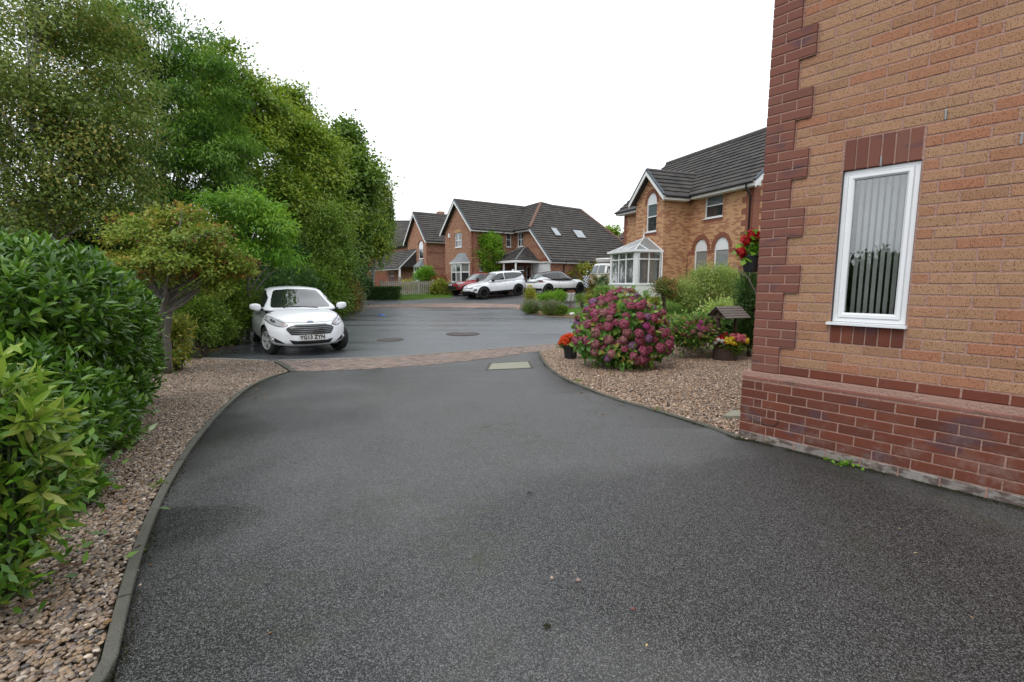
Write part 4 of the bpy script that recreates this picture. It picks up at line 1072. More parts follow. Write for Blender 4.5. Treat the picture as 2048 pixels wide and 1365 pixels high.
# --- the orange brick house across the close, gable wing and long garage roof
K0 = at(943.9, 460, 36.0); H2o = Vector((K0.x, 36.0, .57)); H2a = math.atan2(-.831, .556)
h2 = empty('house', H2o, H2a, 'orange brick house with garage and two skylights across the road', 'house')
GF = Pl((0, 0, 0), AX, AY); GS = Pl((0, 0, 0), AY, -AX); BF = Pl((0, 3.8, 0), AX, AY); BS = Pl((4.6, 3.8, 0), AY, -AX)
mb = MB()
wall(mb, GF, [(-4.47, -.7), (0, -.7), (0, 4.85), (-2.235, 6.9), (-4.47, 4.85)], [rect(-2.75, -1.6, 3.47, 4.55), rect(-2.5, -.8, .8, 2.2)])
wall(mb, GS, [(0, -.7), (3.8, -.7), (3.8, 4.8), (0, 4.8)], [rect(3.02, 3.47, 3.5, 4.55), rect(.62, 1.08, .9, 2.15)])
wall(mb, BF, [(0, -.7), (4.6, -.7), (4.6, 2.5), (2.3, 4.72), (0, 4.72)], [rect(.35, 1.13, 3.5, 4.55), rect(2.3, 4.42, -.1, 2.2), rect(.35, 1.25, 0, 2.05), rect(1.5, 1.95, 1.0, 2.0)])
wall(mb, BS, [(0, -.7), (9.8, -.7), (9.8, 2.4), (0, 2.4)])
wall(mb, Pl((-4.47, 0, 0), AY, AX), [(0, -.7), (13.5, -.7), (13.5, 2.4), (6, 4.8), (0, 4.8)])
mb.build('wall', 'brick_far_orange', h2, recalc=False)
mb = MB()
quoins(GS, -.012, 1, -.3, 4.6, .12, .23); quoins(GF, .012, -1, -.3, 4.6, .12, .23)
BF.box(mb, 2.25, 4.6, 2.28, 2.52, -.012, .02)
mb.build('quoins', 'brick_far_red', h2)
mb = MB()
for i in range(14): GF.box(mb, -2.8 + i * .09, -2.72 + i * .09, 4.58, 4.80, -.012, .02)
mb.build('lintel', 'brick_far_buff', h2)
window(h2, GF, -2.75, -1.6, 3.47, 4.55, 2, 4.0, pane=['pane_dark', 'pane_sky'])
window(h2, GS, 3.02, 3.47, 3.5, 4.55, 1, 4.05); window(h2, BF, .35, 1.13, 3.5, 4.55, 2, 4.05, pane=['pane_dark', 'pane_sky'])
window(h2, GS, .62, 1.08, .9, 2.15, 1, 1.6, pane='pane_blind'); window(h2, BF, 1.5, 1.95, 1.0, 2.0, 1, None)
m_ = MB(); BF.box(m_, .36, 1.24, 0, 2.04, .05, .09); dr_ = m_.build('door', 'white_paint', h2); m_ = MB(); BF.box(m_, .6, 1.0, 1.1, 1.8, .04, .049); m_.build('pane', 'pane_dark', dr_)
gd = MB(); BF.box(gd, 2.31, 4.41, -.1, 2.19, .10, .12); gd = gd.build('garage_door', 'garage_white', h2)
m_ = MB()
for k in range(5): BF.box(m_, 2.36, 4.36, -.05 + k * .45, .35 + k * .45, .08, .099)
m_.build('door_panel', 'garage_white', gd); m_ = MB(); BF.box(m_, 2.22, 2.30, -.1, 2.27, -.02, .1); BF.box(m_, 4.42, 4.5, -.1, 2.27, -.02, .1); BF.box(m_, 2.301, 4.419, 2.19, 2.27, -.02, .1); m_.build('door_frame', 'white_paint', gd)
# bay window with a flared lead roof
bq = [(-2.75, 0), (-2.35, -.55), (-.8, -.55), (-.4, 0)]
bw = MB(); bw.prism([(x, y - .005, .0) for x, y in bq], (0, 0, .78)); bw.build('bay_wall', 'brick_far_orange', h2)
for (a, b, c_) in ((0, 1, 1), (1, 2, 2), (2, 3, 1)):
    A_, B_ = Vector((*bq[a], 0)), Vector((*bq[b], 0)); d_ = (B_ - A_); L_ = d_.length; d_.normalize(); window(h2, Pl(A_, d_, Vector((-d_.y, d_.x, 0))), .0, L_, .80, 2.2, c_, 1.55, d=.0, fw=.07, mw_=.09, pane=['pane_dark', 'pane_blind'])
br = [[(x * 1.0 + (-.1 if i < 2 else .1), y - .1 * (i in (1, 2)), 2.28) for i, (x, y) in enumerate(bq)], [(-2.45, -.005, 2.62), (-2.2, -.30, 2.62), (-.95, -.30, 2.62), (-.7, -.005, 2.62)], [(-2.15, -.005, 2.98), (-2.0, -.12, 2.98), (-1.15, -.12, 2.98), (-1.0, -.005, 2.98)]]
m_ = MB(); vs = [p for r_ in br for p in r_]; m_.add(vs, [(i + 4 * k, i + 1 + 4 * k, i + 5 + 4 * k, i + 4 + 4 * k) for k in range(2) for i in range(3)] + [(8, 9, 10, 11)]); m_.build('bay_roof', 'lead', h2)
m_ = MB(); m_.prism([(x, y, 2.201) for x, y, z in br[0]], (0, 0, .078)); m_.build('fascia', 'white_paint', h2)
rf = 'tiles_brown'
tiles([(.35, -.3, 4.65), (.35, 3.52, 4.65), (-2.235, 6.15, 6.98), (-2.235, -.3, 6.98)], .27, .3, .055, rf, h2)
tiles([(-4.82, -.3, 4.65), (-4.82, 6.15, 4.65), (-2.235, 6.15, 6.98), (-2.235, -.3, 6.98)], .54, .6, .055, rf, h2)
zp = lambda x: 2.32 + .95 * (4.88 - x)
tiles([(4.88, 3.5, zp(4.88)), (4.88, 13.7, zp(4.88)), (.1, 10.4, zp(.1)), (.1, 7.8, zp(.1)), (-.15, 6.4, zp(-.15)), (2.35, 3.5, zp(2.35))], .27, .3, .055, rf, h2)
tiles([(.37, 3.5, 4.72), (2.35, 3.5, zp(2.35)), (-.15, 6.4, zp(-.15)), (-2.235, 6.15, 6.90)], .27, .3, .055, rf, h2)
tiles([(-.15, 6.4, zp(-.15)), (.1, 10.4, zp(.1)), (-4.7, 13.7, 2.4), (-4.7, 6.2, 2.7)], .54, .6, .055, rf, h2)
tiles([(4.88, 13.7, 2.32), (.1, 10.4, zp(.1)), (-4.7, 13.7, 2.4)], .54, .6, .055, rf, h2)
ridge(h2, (-2.235, -.3, 7.0), (-2.235, 6.15, 7.0)); ridge(h2, (.1, 7.8, zp(.1)), (.1, 10.4, zp(.1)), 'ridge_grey'); ridge(h2, (-.15, 6.4, zp(-.15)), (.1, 7.8, zp(.1)))
ridge(h2, (2.35, 3.5, zp(2.35)), (-.15, 6.4, zp(-.15)), 'ridge_red', .12, 'hip'); ridge(h2, (-2.235, 6.15, 6.95), (-.15, 6.4, zp(-.15))); ridge(h2, (.1, 10.4, zp(.1)), (4.88, 13.7, 2.35), 'ridge_red', .11, 'hip')
barge(h2, (.35, -.3, 4.65), (-2.235, -.3, 6.98), -AY, h=.22); barge(h2, (-4.82, -.3, 4.65), (-2.235, -.3, 6.98), -AY, h=.22)
barge(h2, (4.88, 3.5, 2.32), (2.35, 3.5, zp(2.35)), -AY, h=.2)
eave(h2, (.37, -.28, 4.65), (.37, 3.45, 4.65), AX); eave(h2, (.4, 3.48, 4.72), (2.33, 3.48, 4.72), -AY); eave(h2, (4.9, 3.52, 2.3), (4.9, 13.6, 2.3), AX)
pipe(h2, [(.42, 2.52, 4.55), (.1, 2.5, 4.3), (.05, 2.5, 0)], .04); pipe(h2, [(4.95, 4.9, 2.2), (4.66, 4.9, 2.0), (4.66, 4.9, 0)], .04)
MB().lathe([(.02, 0), (.02, .25)], 4, (0, 0, 0)).box(-3.72, -3.5, -.10, -.002, 4.3, 4.62).build('alarm_box', 'white_paint', h2)
sx = 1 / math.hypot(1, .95)
def skylight(y0_, y1_, xa, xb):
    n = Vector((.95 * sx, 0, sx)); q = [Vector((xa, y0_, zp(xa))), Vector((xb, y0_, zp(xb))), Vector((xb, y1_, zp(xb))), Vector((xa, y1_, zp(xa)))]
    m_ = MB(); m_.prism([p + n * .02 for p in q], n * .09); s_ = m_.build('skylight', 'cladding_dark', h2)
    c = sum(q, Vector()) / 4; m_ = MB(); m_.prism([c + (p - c) * .84 + n * .112 for p in q], n * .01); m_.build('pane', 'skylight_glass', s_)
mk_pane('skylight_glass', (.36, .40, .43), .08)
skylight(5.45, 6.05, 2.2, 2.95); skylight(7.55, 8.55, 2.25, 3.0)
# front porch in the corner
pe = 2.35; q0 = [Vector((.02, 1.75, pe)), Vector((3.1, 1.75, pe)), Vector((3.1, 3.78, pe)), Vector((.02, 3.78, pe))]; a_, b_ = Vector((1.2, 3.5, 3.35)), Vector((1.75, 3.5, 3.35))
tiles([q0[0], q0[1], b_, a_], .25, .3, .042, 'tiles_grey', h2); tiles([q0[1], q0[2], Vector((1.75, 3.78, 3.35)), b_], .25, .3, .042, 'tiles_grey', h2); tiles([q0[0], a_, Vector((1.2, 3.78, 3.35)), Vector((.02, 3.78, pe))], .25, .3, .042, 'tiles_grey', h2)
m_ = MB(); m_.bar(q0[0] - Z * .08, q0[1] - Z * .08, .06, .16); m_.bar(q0[1] - Z * .08, q0[2] - Z * .08, .06, .16); m_.build('fascia', 'white_paint', h2)
ridge(h2, q0[1], b_, 'lead', .05, 'hip'); ridge(h2, q0[0], a_, 'lead', .05, 'hip')
for x, y in ((1.45, 1.85), (3.0, 1.85)): MB().box(x - .05, x + .05, y - .05, y + .05, -.3, pe - .16).build('porch_post', 'white_paint', h2)

# --- the house further left, partly behind the birch
K1 = at(853.3, 482, 43.5); h1 = empty('house', (K1.x, 43.5, .65), H2a, 'orange brick house behind the picket fence beside the weeping birch', 'house')
mb = MB()
wall(mb, GF, [(-4.5, -.9), (0, -.9), (0, 4.6), (-2.25, 6.9), (-4.5, 4.6)], [arch(-1.9, -.8, 2.83, 4.1, 4.45)])
wall(mb, GS, [(0, -.9), (8, -.9), (8, 4.5), (0, 4.5)]); wall(mb, Pl((-4.5, .6, 0), -AX, AY), [(0, -.9), (6.4, -.9), (6.4, 4.5), (0, 4.5)])
wall(mb, Pl((-10.9, .0, 0), AX, AY), [(0, -.9), (6.4, -.9), (6.4, 2.2), (0, 2.2)], [rect(1.1, 2.5, .5, 1.8)])
wall(mb, Pl((-10.9, 0, 0), AY, AX), [(0, -.9), (8, -.9), (8, 4.5), (0, 4.5)])
mb.build('wall', 'brick_far_orange', h1, recalc=False)
mb = MB(); GS.box(mb, .0, 7.9, 3.28, 3.4, -.012, .02); GS.box(mb, 0, 7.9, 1.9, 2.0, -.012, .02); ringarch(GF, -1.9, -.8, 4.1, 4.45, .14); quoins(GF, .012, -1, -.4, 4.3, .12, .2); mb.build('quoins', 'brick_far_red', h1)
window(h1, GF, -1.9, -.8, 2.83, 3.75, 1, None, pane='pane_dark'); archpanel(GF, -1.9, -.8, 3.76, 4.45, h1); window(h1, Pl((-10.9, 0, 0), AX, AY), 1.1, 2.5, .5, 1.8, 3, 1.35)
tiles([(.35, -.3, 4.35), (.35, 8, 4.35), (-2.25, 8, 7.0), (-2.25, -.3, 7.0)], .27, .3, .055, rf, h1); tiles([(-4.85, -.3, 4.35), (-4.85, 8, 4.35), (-2.25, 8, 7.0), (-2.25, -.3, 7.0)], .54, .6, .055, rf, h1)
tiles([(-11.2, .3, 4.3), (-4.3, .3, 4.3), (-3.4, 4, 6.6), (-11.2, 4, 6.6)], .27, .3, .055, rf, h1)
tiles([(-2.4, -1.75, 2.05), (-2.4, 0.05, 3.75), (-10.9, .05, 3.75), (-10.9, -1.75, 2.05)], .27, .3, .055, rf, h1)
MB().prism([(-2.46, -1.6, 2.1), (-2.46, -.02, 2.1), (-2.46, -.02, 3.6)], (.04, 0, 0)).build('cladding', 'cladding_dark', h1)
barge(h1, (-2.4, -1.75, 2.05), (-2.4, 0, 3.75), AX, h=.18); barge(h1, (.35, -.3, 4.35), (-2.25, -.3, 7.0), -AY, h=.22); barge(h1, (-4.85, -.3, 4.35), (-2.25, -.3, 7.0), -AY, h=.22)
eave(h1, (.37, -.28, 4.35), (.37, 8, 4.35), AX); eave(h1, (-10.9, -1.78, 2.02), (-2.4, -1.78, 2.02), -AY)
MB().box(-2.55, -2.4, -1.7, -1.55, -.8, 1.95).build('porch_post', 'white_paint', h1)
MB().box(-4.3, -3.7, 3, 3.6, 5.5, 7.6).build('chimney', 'brick_far_orange', h1)
ridge(h1, (-2.25, -.3, 7.02), (-2.25, 8, 7.02))
MB().add([(-1.9, -.6, 2.1), (-.5, -.6, 2.1), (-.9, -.02, 2.75), (-1.5, -.02, 2.75), (-1.9, -.02, 2.1), (-.5, -.02, 2.1)], [(0, 1, 2, 3), (1, 5, 2), (4, 0, 3), (0, 1, 5, 4)]).build('bay_roof', 'lead', h1)
window(h1, Pl((-1.9, -.55, 0), AX, AY), .05, 1.35, .8, 2.09, 2, 1.6)
# --- brown roofed house glimpsed behind, and one beyond the birch
def small_house(loc, rz, label, w, d, h, rh, tm):
    e = empty('house', loc, rz, label, 'house'); mb = MB()
    wall(mb, Pl((0, 0, 0), AX, AY), [(0, -1), (w, -1), (w, h), (0, h)], [rect(w * .15, w * .15 + 1, h - 1.35, h - .35), rect(w * .7, w * .7 + 1, h - 1.35, h - .35)])
    for p_ in (Pl((w, 0, 0), AY, -AX), Pl((0, 0, 0), AY, AX)): wall(mb, p_, [(0, -1), (d, -1), (d, h), (d / 2, h + rh), (0, h)])
    wall(mb, Pl((0, d, 0), AX, -AY), [(0, -1), (w, -1), (w, h), (0, h)]); mb.build('wall', 'brick_far_red', e, recalc=False)
    for x in (.15, .7): window(e, Pl((0, 0, 0), AX, AY), w * x, w * x + 1, h - 1.35, h - .35, 2, h - .8)
    tiles([(-.3, -.3, h - .1), (w + .3, -.3, h - .1), (w + .3, d / 2, h + rh + .05), (-.3, d / 2, h + rh + .05)], .3, .4, .035, tm, e); tiles([(-.3, d + .3, h - .1), (w + .3, d + .3, h - .1), (w + .3, d / 2, h + rh + .05), (-.3, d / 2, h + rh + .05)], .6, .8, .035, tm, e)
    ridge(e, (-.3, d / 2, h + rh + .08), (w + .3, d / 2, h + rh + .08), 'ridge_grey'); eave(e, (-.3, -.33, h - .1), (w + .3, -.33, h - .1), -AY)
    return e
p = at(1243, 560, 41); small_house((p.x, 41, .6), R(-62), 'brown roofed red brick house glimpsed behind the conservatory house', 8, 7, 4.5, 3.1, 'tiles_red')
p = at(806, 560, 56); small_house((p.x - 8, 56, .6), R(-4), 'dark roofed house far behind the weeping birch', 9, 7, 4.9, 3.0, 'tiles_brown')
# ------------------------------------------------------------------ cars
def mk_paint(name, c, flake=0, rough=.25, coat=1.0):
    m = NT(name, rough, .5); m.color(c); m.b.inputs['Coat Weight'].default_value = coat; m.b.inputs['Coat Roughness'].default_value = .03
    return m.m
mk_paint('paint_white', (.82, .84, .87), coat=.5); mk_paint('paint_pearl', (.76, .78, .79), coat=.6); mk_paint('paint_red', (.33, .018, .022)); mk_paint('paint_cream', (.62, .58, .42)); mk_paint('paint_vanwhite', (.74, .74, .72)); mk_paint('paint_black', (.012, .012, .014))
mk_paint('car_glass', (.016, .02, .021), rough=.02); mk_paint('car_glass_clear', (.10, .12, .12), rough=.02)
plain('tyre', (.018, .018, .018), .8, var=.2); plain('alloy', (.55, .56, .57), .35, .35); plain('alloy_black', (.02, .02, .022), .3, .5); plain('trim_black', (.012, .012, .013), .6); plain('arch_liner', (.006, .006, .006), .95)
plain('chrome', (.30, .31, .32), .3, 1); plain('number_white', (.72, .72, .70), .45, var=.02); plain('number_yellow', (.62, .48, .06), .45, var=.02); plain('red_lens', (.35, .01, .012), .15); plain('lens_pink', (.42, .25, .24), .2); plain('amber_lens', (.55, .18, .02), .2); plain('lettering_black', (.01, .01, .01), .5)
mk_paint('lens', (.42, .44, .46), rough=.08); mk_paint('lens_dark', (.06, .065, .07), rough=.08); mk_paint('badge_blue', (.02, .06, .20))
def sq_grid(nx=36, ny=20, nz=12):
    """points on the surface of a unit box as a quad grid"""
    idx = {}; V = []; F = []
    def vid(i, j, k):
        key = (i, j, k)
        if key not in idx: idx[key] = len(V); V.append((2 * i / nx - 1, 2 * j / ny - 1, 2 * k / nz - 1))
        return idx[key]
    for i in range(nx):
        for j in range(ny):
            for k, fl in ((0, 1), (nz, 0)):
                q = [vid(i, j, k), vid(i + 1, j, k), vid(i + 1, j + 1, k), vid(i, j + 1, k)]; F.append(q[::-1] if fl else q)
    for i in range(nx):
        for k in range(nz):
            for j, fl in ((0, 0), (ny, 1)):
                q = [vid(i, j, k), vid(i + 1, j, k), vid(i + 1, j, k + 1), vid(i, j, k + 1)]; F.append(q[::-1] if fl else q)
    for j in range(ny):
        for k in range(nz):
            for i, fl in ((0, 1), (nx, 0)):
                q = [vid(i, j, k), vid(i, j + 1, k), vid(i, j + 1, k + 1), vid(i, j, k + 1)]; F.append(q[::-1] if fl else q)
    return V, F
def hull(fn, n, res=(36, 20, 12)):
    V, F = sq_grid(*res); out = []
    for s_, t, v in V:
        m_ = max(abs(s_), abs(t), abs(v)); r = (abs(s_) ** n + abs(t) ** n + abs(v) ** n) ** (1 / n)
        # spread points so rounded edges get their share
        out.append(fn(s_ / r * m_, t / r * m_, v / r * m_))
    return out, F
def car_body(S):
    """S: profile tables. returns (verts, faces) of the lower hull with wheel openings, and of the cabin"""
    ip = lambda tab, x: float(np.interp(x, [a for a, b in tab], [b for a, b in tab]))
    def low(s_, t, v):
        vv = (v + 1) / 2
        xf = S['xf'] - S.get('kf', .22) * t * t - S.get('nf', .10) * abs(vv - S.get('nzf', .3)) ** 1.5
        xr = S['xr'] + S.get('kr', .12) * t * t + S.get('nr', .08) * abs(vv - .35) ** 1.5
        x = xr + (xf - xr) * (s_ + 1) / 2
        zb = ip(S['zb'], x); zt = ip(S['zt'], x) - S.get('crown', .035) * t * t
        z = zb + (zt - zb) * vv
        w = S['w'] / 2 * ip(S['plan'], x) * (1 - S.get('tum', .10) * max(0, vv - .55) ** 1.3 / .35 - .04 * max(0, .25 - vv) / .25)
        bul = S.get('flare', .0)
        if bul:
            for ax_ in S['axles']:
                w += bul * math.exp(-((x - ax_) / .34) ** 4) * (1 if vv < .75 else max(0, (1 - vv) / .25))
        return (x, t * w, z)
    V, F = hull(low, S.get('n', 7), (48, 22, 14))
    me = bpy.data.meshes.new('tmp'); me.from_pydata(V, [], F); ob = bpy.data.objects.new('tmp', me); col.objects.link(ob)
    for f in me.polygons: f.use_smooth = True
    me.materials.append(MATS[S['paint']]); me.materials.append(MATS['arch_liner'])
    cut = MB()
    for ax_ in S['axles']:
        for sg in (-1, 1):
            r = S['rw'] + S.get('gap', .055); ins = S['w'] / 2 - .30; outw = S['w'] / 2 + .3
            n_ = 28; a = [(ax_ + r * math.cos(2 * math.pi * i / n_), S['rw'] + r * math.sin(2 * math.pi * i / n_)) for i in range(n_)]
            vs = [(x, sg * ins, z) for x, z in a] + [(x, sg * outw, z) for x, z in a]
            cut.add(vs, [tuple(range(n_)), tuple(range(2 * n_ - 1, n_ - 1, -1))] + [(i, i + n_, (i + 1) % n_ + n_, (i + 1) % n_) for i in range(n_)])
    cm = cut.mesh('cutter', 'arch_liner'); co = bpy.data.objects.new('cutter', cm); col.objects.link(co)
    md = ob.modifiers.new('b', 'BOOLEAN'); md.object = co; md.operation = 'DIFFERENCE'; md.solver = 'EXACT'; md.material_mode = 'TRANSFER'
    dg = bpy.context.evaluated_depsgraph_get(); me2 = bpy.data.meshes.new_from_object(ob.evaluated_get(dg))
    bpy.data.objects.remove(ob); bpy.data.objects.remove(co); bpy.data.meshes.remove(me); bpy.data.meshes.remove(cm)
    def cab(s_, t, v):
        vv = (v + 1) / 2; G = S['cab']
        xf = G['fb'] + (G['ft'] - G['fb']) * vv - G.get('k', .12) * t * t
        xr = G['rb'] + (G['rt'] - G['rb']) * vv + .08 * t * t
        x = xr + (xf - xr) * (s_ + 1) / 2
        zr = ip(G['roof'], x) - G.get('rc', .05) * t * t
        z = G['zb'] + (zr - G['zb']) * vv
        w = (G['wb'] + (G['wt'] - G['wb']) * vv ** 1.2) * (1 - G.get('taper', .06) * max(0, -(x - G.get('tx', 0))) ** 1.5)
        return (x, t * w, z)
    V2, F2 = hull(cab, S['cab'].get('n', 9), (36, 18, 12))
    return me2, V2, F2
def car(name, label, cat, S, loc, rz, pitch=0):
    e = empty(name, loc, rz, label, cat); e.rotation_euler = (0, pitch, rz)
    me2, V2, F2 = car_body(S)
    bm = bmesh.new(); bm.from_mesh(me2); n0 = len(bm.verts)
    vs = [bm.verts.new(p) for p in V2]
    for f in F2:
        q = bm.faces.new([vs[i] for i in f]); q.smooth = True; q.material_index = S.get('roofmat', 0)
    if S.get('roofmat'): me2.materials.append(MATS[S['roofname']])
    bm.normal_update(); bvh = BVHTree.FromBMesh(bm)
    me = bpy.data.meshes.new('body'); bm.to_mesh(me); bm.free()
    for m in me2.materials: me.materials.append(m)
    body = put('body', me, e)
    return e, body, bvh
def densify(poly, step):
    out = []
    for i in range(len(poly)):
        a, b = poly[i], poly[(i + 1) % len(poly)]; L = math.hypot(b[0] - a[0], b[1] - a[1]); k = max(1, int(L / step))
        out += [(a[0] + (b[0] - a[0]) * j / k, a[1] + (b[1] - a[1]) * j / k) for j in range(k)]
    return out
def patch(parent, bvh, name, mat, poly, axis, sgn=1, off=.006, step=.05, start=5, rad=0, mir=False, smooth=True, thick=None):
    """skin patch: an outline in elevation laid on the body. axis x: poly=(y,z) cast along x; y: poly=(x,z); z: poly=(x,y)"""
    if rad:
        q = []
        for i in range(len(poly)):
            p0, p1, p2 = Vector(poly[i - 1]), Vector(poly[i]), Vector(poly[(i + 1) % len(poly)])
            a = p1 + (p0 - p1).normalized() * min(rad, (p0 - p1).length * .45); b = p1 + (p2 - p1).normalized() * min(rad, (p2 - p1).length * .45)
            q += [tuple(a), tuple(a * .25 + p1 * .5 + b * .25), tuple(b)]
        poly = q
    poly = densify(poly, step); pts = [Vector(p) for p in poly]; n = len(pts)
    xs = [p.x for p in pts]; ys = [p.y for p in pts]
    for a in np.arange(min(xs) + step / 2, max(xs), step):
        for b in np.arange(min(ys) + step / 2, max(ys), step):
            if inpoly(a, b, poly): pts.append(Vector((a, b)))
    vs, es, fs, *_ = geometry.delaunay_2d_cdt(pts, [(i, (i + 1) % n) for i in range(n)], [], 0, 1e-5)
    D = {'x': Vector((-sgn, 0, 0)), 'y': Vector((0, -sgn, 0)), 'z': Vector((0, 0, -1))}[axis]; P = []
    for v in vs:
        o = {'x': Vector((0, v.x, v.y)), 'y': Vector((v.x, 0, v.y)), 'z': Vector((v.x, v.y, 0))}[axis] - D * start
        h, nr, i_, d_ = bvh.ray_cast(o, D)
        if h is None: P.append(None)
        else:
            if nr.dot(D) > 0: nr = -nr
            P.append(h - D * off * .5 + nr * off * .7)
    F = [tuple(f) for f in fs if inpoly(*(sum((vs[i] for i in f), Vector((0, 0))) / len(f)), poly) and all(P[i] is not None for i in f)]
    P = [p if p is not None else Vector() for p in P]
    mb = MB(); mb.add(P, F); o_ = mb.build(name, mat, parent, smooth=smooth, recalc=False)
    if thick:
        me = o_.data; bm = bmesh.new(); bm.from_mesh(me); be = [e_ for e_ in bm.edges if e_.is_boundary]; r = bmesh.ops.extrude_edge_only(bm, edges=be)
        for v in r['geom']:
            if isinstance(v, bmesh.types.BMVert): v.co += D * thick
        bm.to_mesh(me); bm.free()
    return o_
def both(parent, bvh, name, mat, poly, **k):
    a = patch(parent, bvh, name, mat, poly, 'y', 1, **k); b = patch(parent, bvh, name, mat, poly, 'y', -1, **k); return a, b
def wheel(parent, x, y, r, w, rim_mat='alloy', steer=0, spokes=5, spread=.5, double=True, sp_w=.035):
    sg = 1 if y > 0 else -1
    mb = MB(); rr = r * .64
    prof = [(rr, -w / 2 + .012), (r * .9, -w / 2), (r * .985, -w / 2 + .02), (r, -w / 2 + .045), (r, w / 2 - .045), (r * .985, w / 2 - .02), (r * .9, w / 2), (rr, w / 2 - .012)]
    mb.lathe(prof, 32, axis='y'); t = mb.build('wheel', 'tyre', parent, smooth=True, loc=(x, y, r), rot=(0, 0, steer))
    m = MB(); o = sg * w / 2
    m.lathe([(rr * 1.02, o - sg * .006), (rr * .99, o + sg * .004), (rr * .93, o - sg * .005), (rr * .90, o - sg * .05), (rr * .88, -o)], 28, axis='y')
    for k in range(spokes):
        for dd in ((-.10, .10) if double else (0,)):
            a = 2 * math.pi * k / spokes + math.pi / 2 + dd
            a2 = a + dd * spread
            m.bar((math.cos(a + dd) * rr * .16, o - sg * .028, math.sin(a + dd) * rr * .16), (math.cos(a2) * rr * .93, o - sg * .012, math.sin(a2) * rr * .93), sp_w, .02, up=Vector((0, 1, 0)))
    m.lathe([(.001, o - sg * .006), (rr * .2, o - sg * .012), (rr * .22, o - sg * .04)], 14, axis='y')
    m.build('rim', rim_mat, t)
    MB().lathe([(.001, o - sg * .075), (rr * .86, o - sg * .075)], 20, axis='y').build('brake_disc', 'arch_liner', t)
    return t
def textmesh(c, name, mat, parent, loc, rot):
    t = bpy.data.objects.new('tmp', c); col.objects.link(t); bpy.context.view_layer.update(); me = bpy.data.meshes.new_from_object(t.evaluated_get(bpy.context.evaluated_depsgraph_get()))
    bpy.data.objects.remove(t); bpy.data.curves.remove(c); me.materials.clear(); me.materials.append(MATS[mat]); return put(name, me, parent, loc, rot)
def plate(parent, text, p, rot, mat, lname='number_plate', w=.52, h=.111, shadow=True):
    mb = MB(); mb.box(-w / 2, w / 2, -.006, .006, -h / 2, h / 2); o = mb.build(lname, mat, parent, loc=p, rot=rot)
    c = bpy.data.curves.new('lettering', 'FONT'); c.body = text;  c.size = h * 1.0; c.align_x = 'CENTER'; c.align_y = 'CENTER'; c.extrude = .0006; c.offset = .005; c.space_character = 1.04
    t = textmesh(c, 'lettering', 'lettering_black', o, (0, -.0075, 0), (R(90), 0, 0)); t.scale = (.92, 1.02, 1)
    return o
def mirror_wing(parent, x, y, z, mat, s_=.1, arm=True):
    sg = 1 if y > 0 else -1
    V, F = hull(lambda a, b, c: (x + a * .075 - .03 * abs(b), y + sg * (.02 + (b * sg + 1) * .115), z + c * .082 * (1 - .25 * max(0, b * sg)) + .012 * b * sg), 3.2, (8, 10, 8))
    mb = MB(); mb.add(V, F); m = mb.build('wing_mirror', mat, parent, smooth=True)
    g = MB(); g.add([(x - .075, y + sg * .05, z - .05), (x - .075, y + sg * .2, z - .045), (x - .075, y + sg * .2, z + .045), (x - .075, y + sg * .05, z + .05)], [(0, 1, 2, 3)]); g.build('mirror_glass', 'car_glass_clear', m)
    a = MB(); a.bar((x - .02, y - sg * .06, z - .05), (x, y + sg * .06, z - .06), .06, .035); a.build('mirror_arm', 'trim_black', m)

# --- the white hatchback, front wheels turned, close to us
FX = hit(540, 708); RX = hit(518, 687); print('wb', (FX - RX).length, FX, RX); RX = FX + (RX - FX).normalized() * 2.49; FX.z = RX.z = 0; hd = (FX - RX).normalized(); lf = Vector((-hd.y, hd.x, 0))
cen = (FX + RX) / 2 + lf * .735
S = dict(xf=2.07, xr=-1.90, w=1.72, axles=(1.245, -1.245), rw=.305, gap=.04, n=7, kf=.42, nf=.10, nzf=.25, kr=.2, crown=.05, tum=.16, flare=.012,
    zb=[(-1.9, .30), (-1.5, .2), (1.6, .19), (1.9, .17), (2.07, .20)], zt=[(-1.9, .98), (-1.3, 1.02), (-.3, .98), (.7, .965), (1.15, .96), (1.5, .89), (1.8, .79), (1.98, .70), (2.07, .62)],
    plan=[(-1.9, .86), (-1.4, .985), (-.6, 1), (1.0, 1), (1.5, .985), (1.85, .95), (2.07, .90)], paint='paint_white',
    cab=dict(fb=1.22, ft=.10, rb=-1.80, rt=-1.50, zb=.90, wb=.82, wt=.60, k=.07, rc=.05, n=9, roof=[(-1.6, 1.37), (-1.2, 1.43), (-.5, 1.46), (.1, 1.45), (.6, 1.40)], taper=.05))
ford, body, bvh = car('hatchback_car', 'white hatchback parked by the hedge with its front wheels turned', 'car', S, (cen.x, cen.y, gz(cen.x, cen.y) - .005), math.atan2(hd.y, hd.x))
FP = lambda name, mat, poly, **k: patch(ford, bvh, name, mat, poly, 'x', 1, **k)
FP('windscreen', 'car_glass', [(-.64, .99), (.64, .99), (.58, 1.15), (.475, 1.36), (.2, 1.385), (-.2, 1.385), (-.475, 1.36), (-.58, 1.15)], off=.008, rad=.05)
both(ford, bvh, 'side_window', 'car_glass', [(.78, 1.0), (.42, 1.20), (.06, 1.35), (-.42, 1.38), (-.44, 1.0)], off=.008, rad=.02)
both(ford, bvh, 'side_window', 'car_glass', [(-.50, 1.01), (-.48, 1.38), (-.95, 1.34), (-1.38, 1.20), (-1.30, 1.06)], off=.008, rad=.02)
GR = [(-.30, .665), (.30, .665), (.43, .625), (.475, .575), (.39, .46), (-.39, .46), (-.475, .575), (-.43, .625)]
g_ = FP('grille', 'trim_black', GR, off=.006, rad=.02)
FP('grille_surround', 'chrome', [(a * 1.02, .562 + (b - .562) * 1.06) for a, b in GR], off=.001, rad=.02)
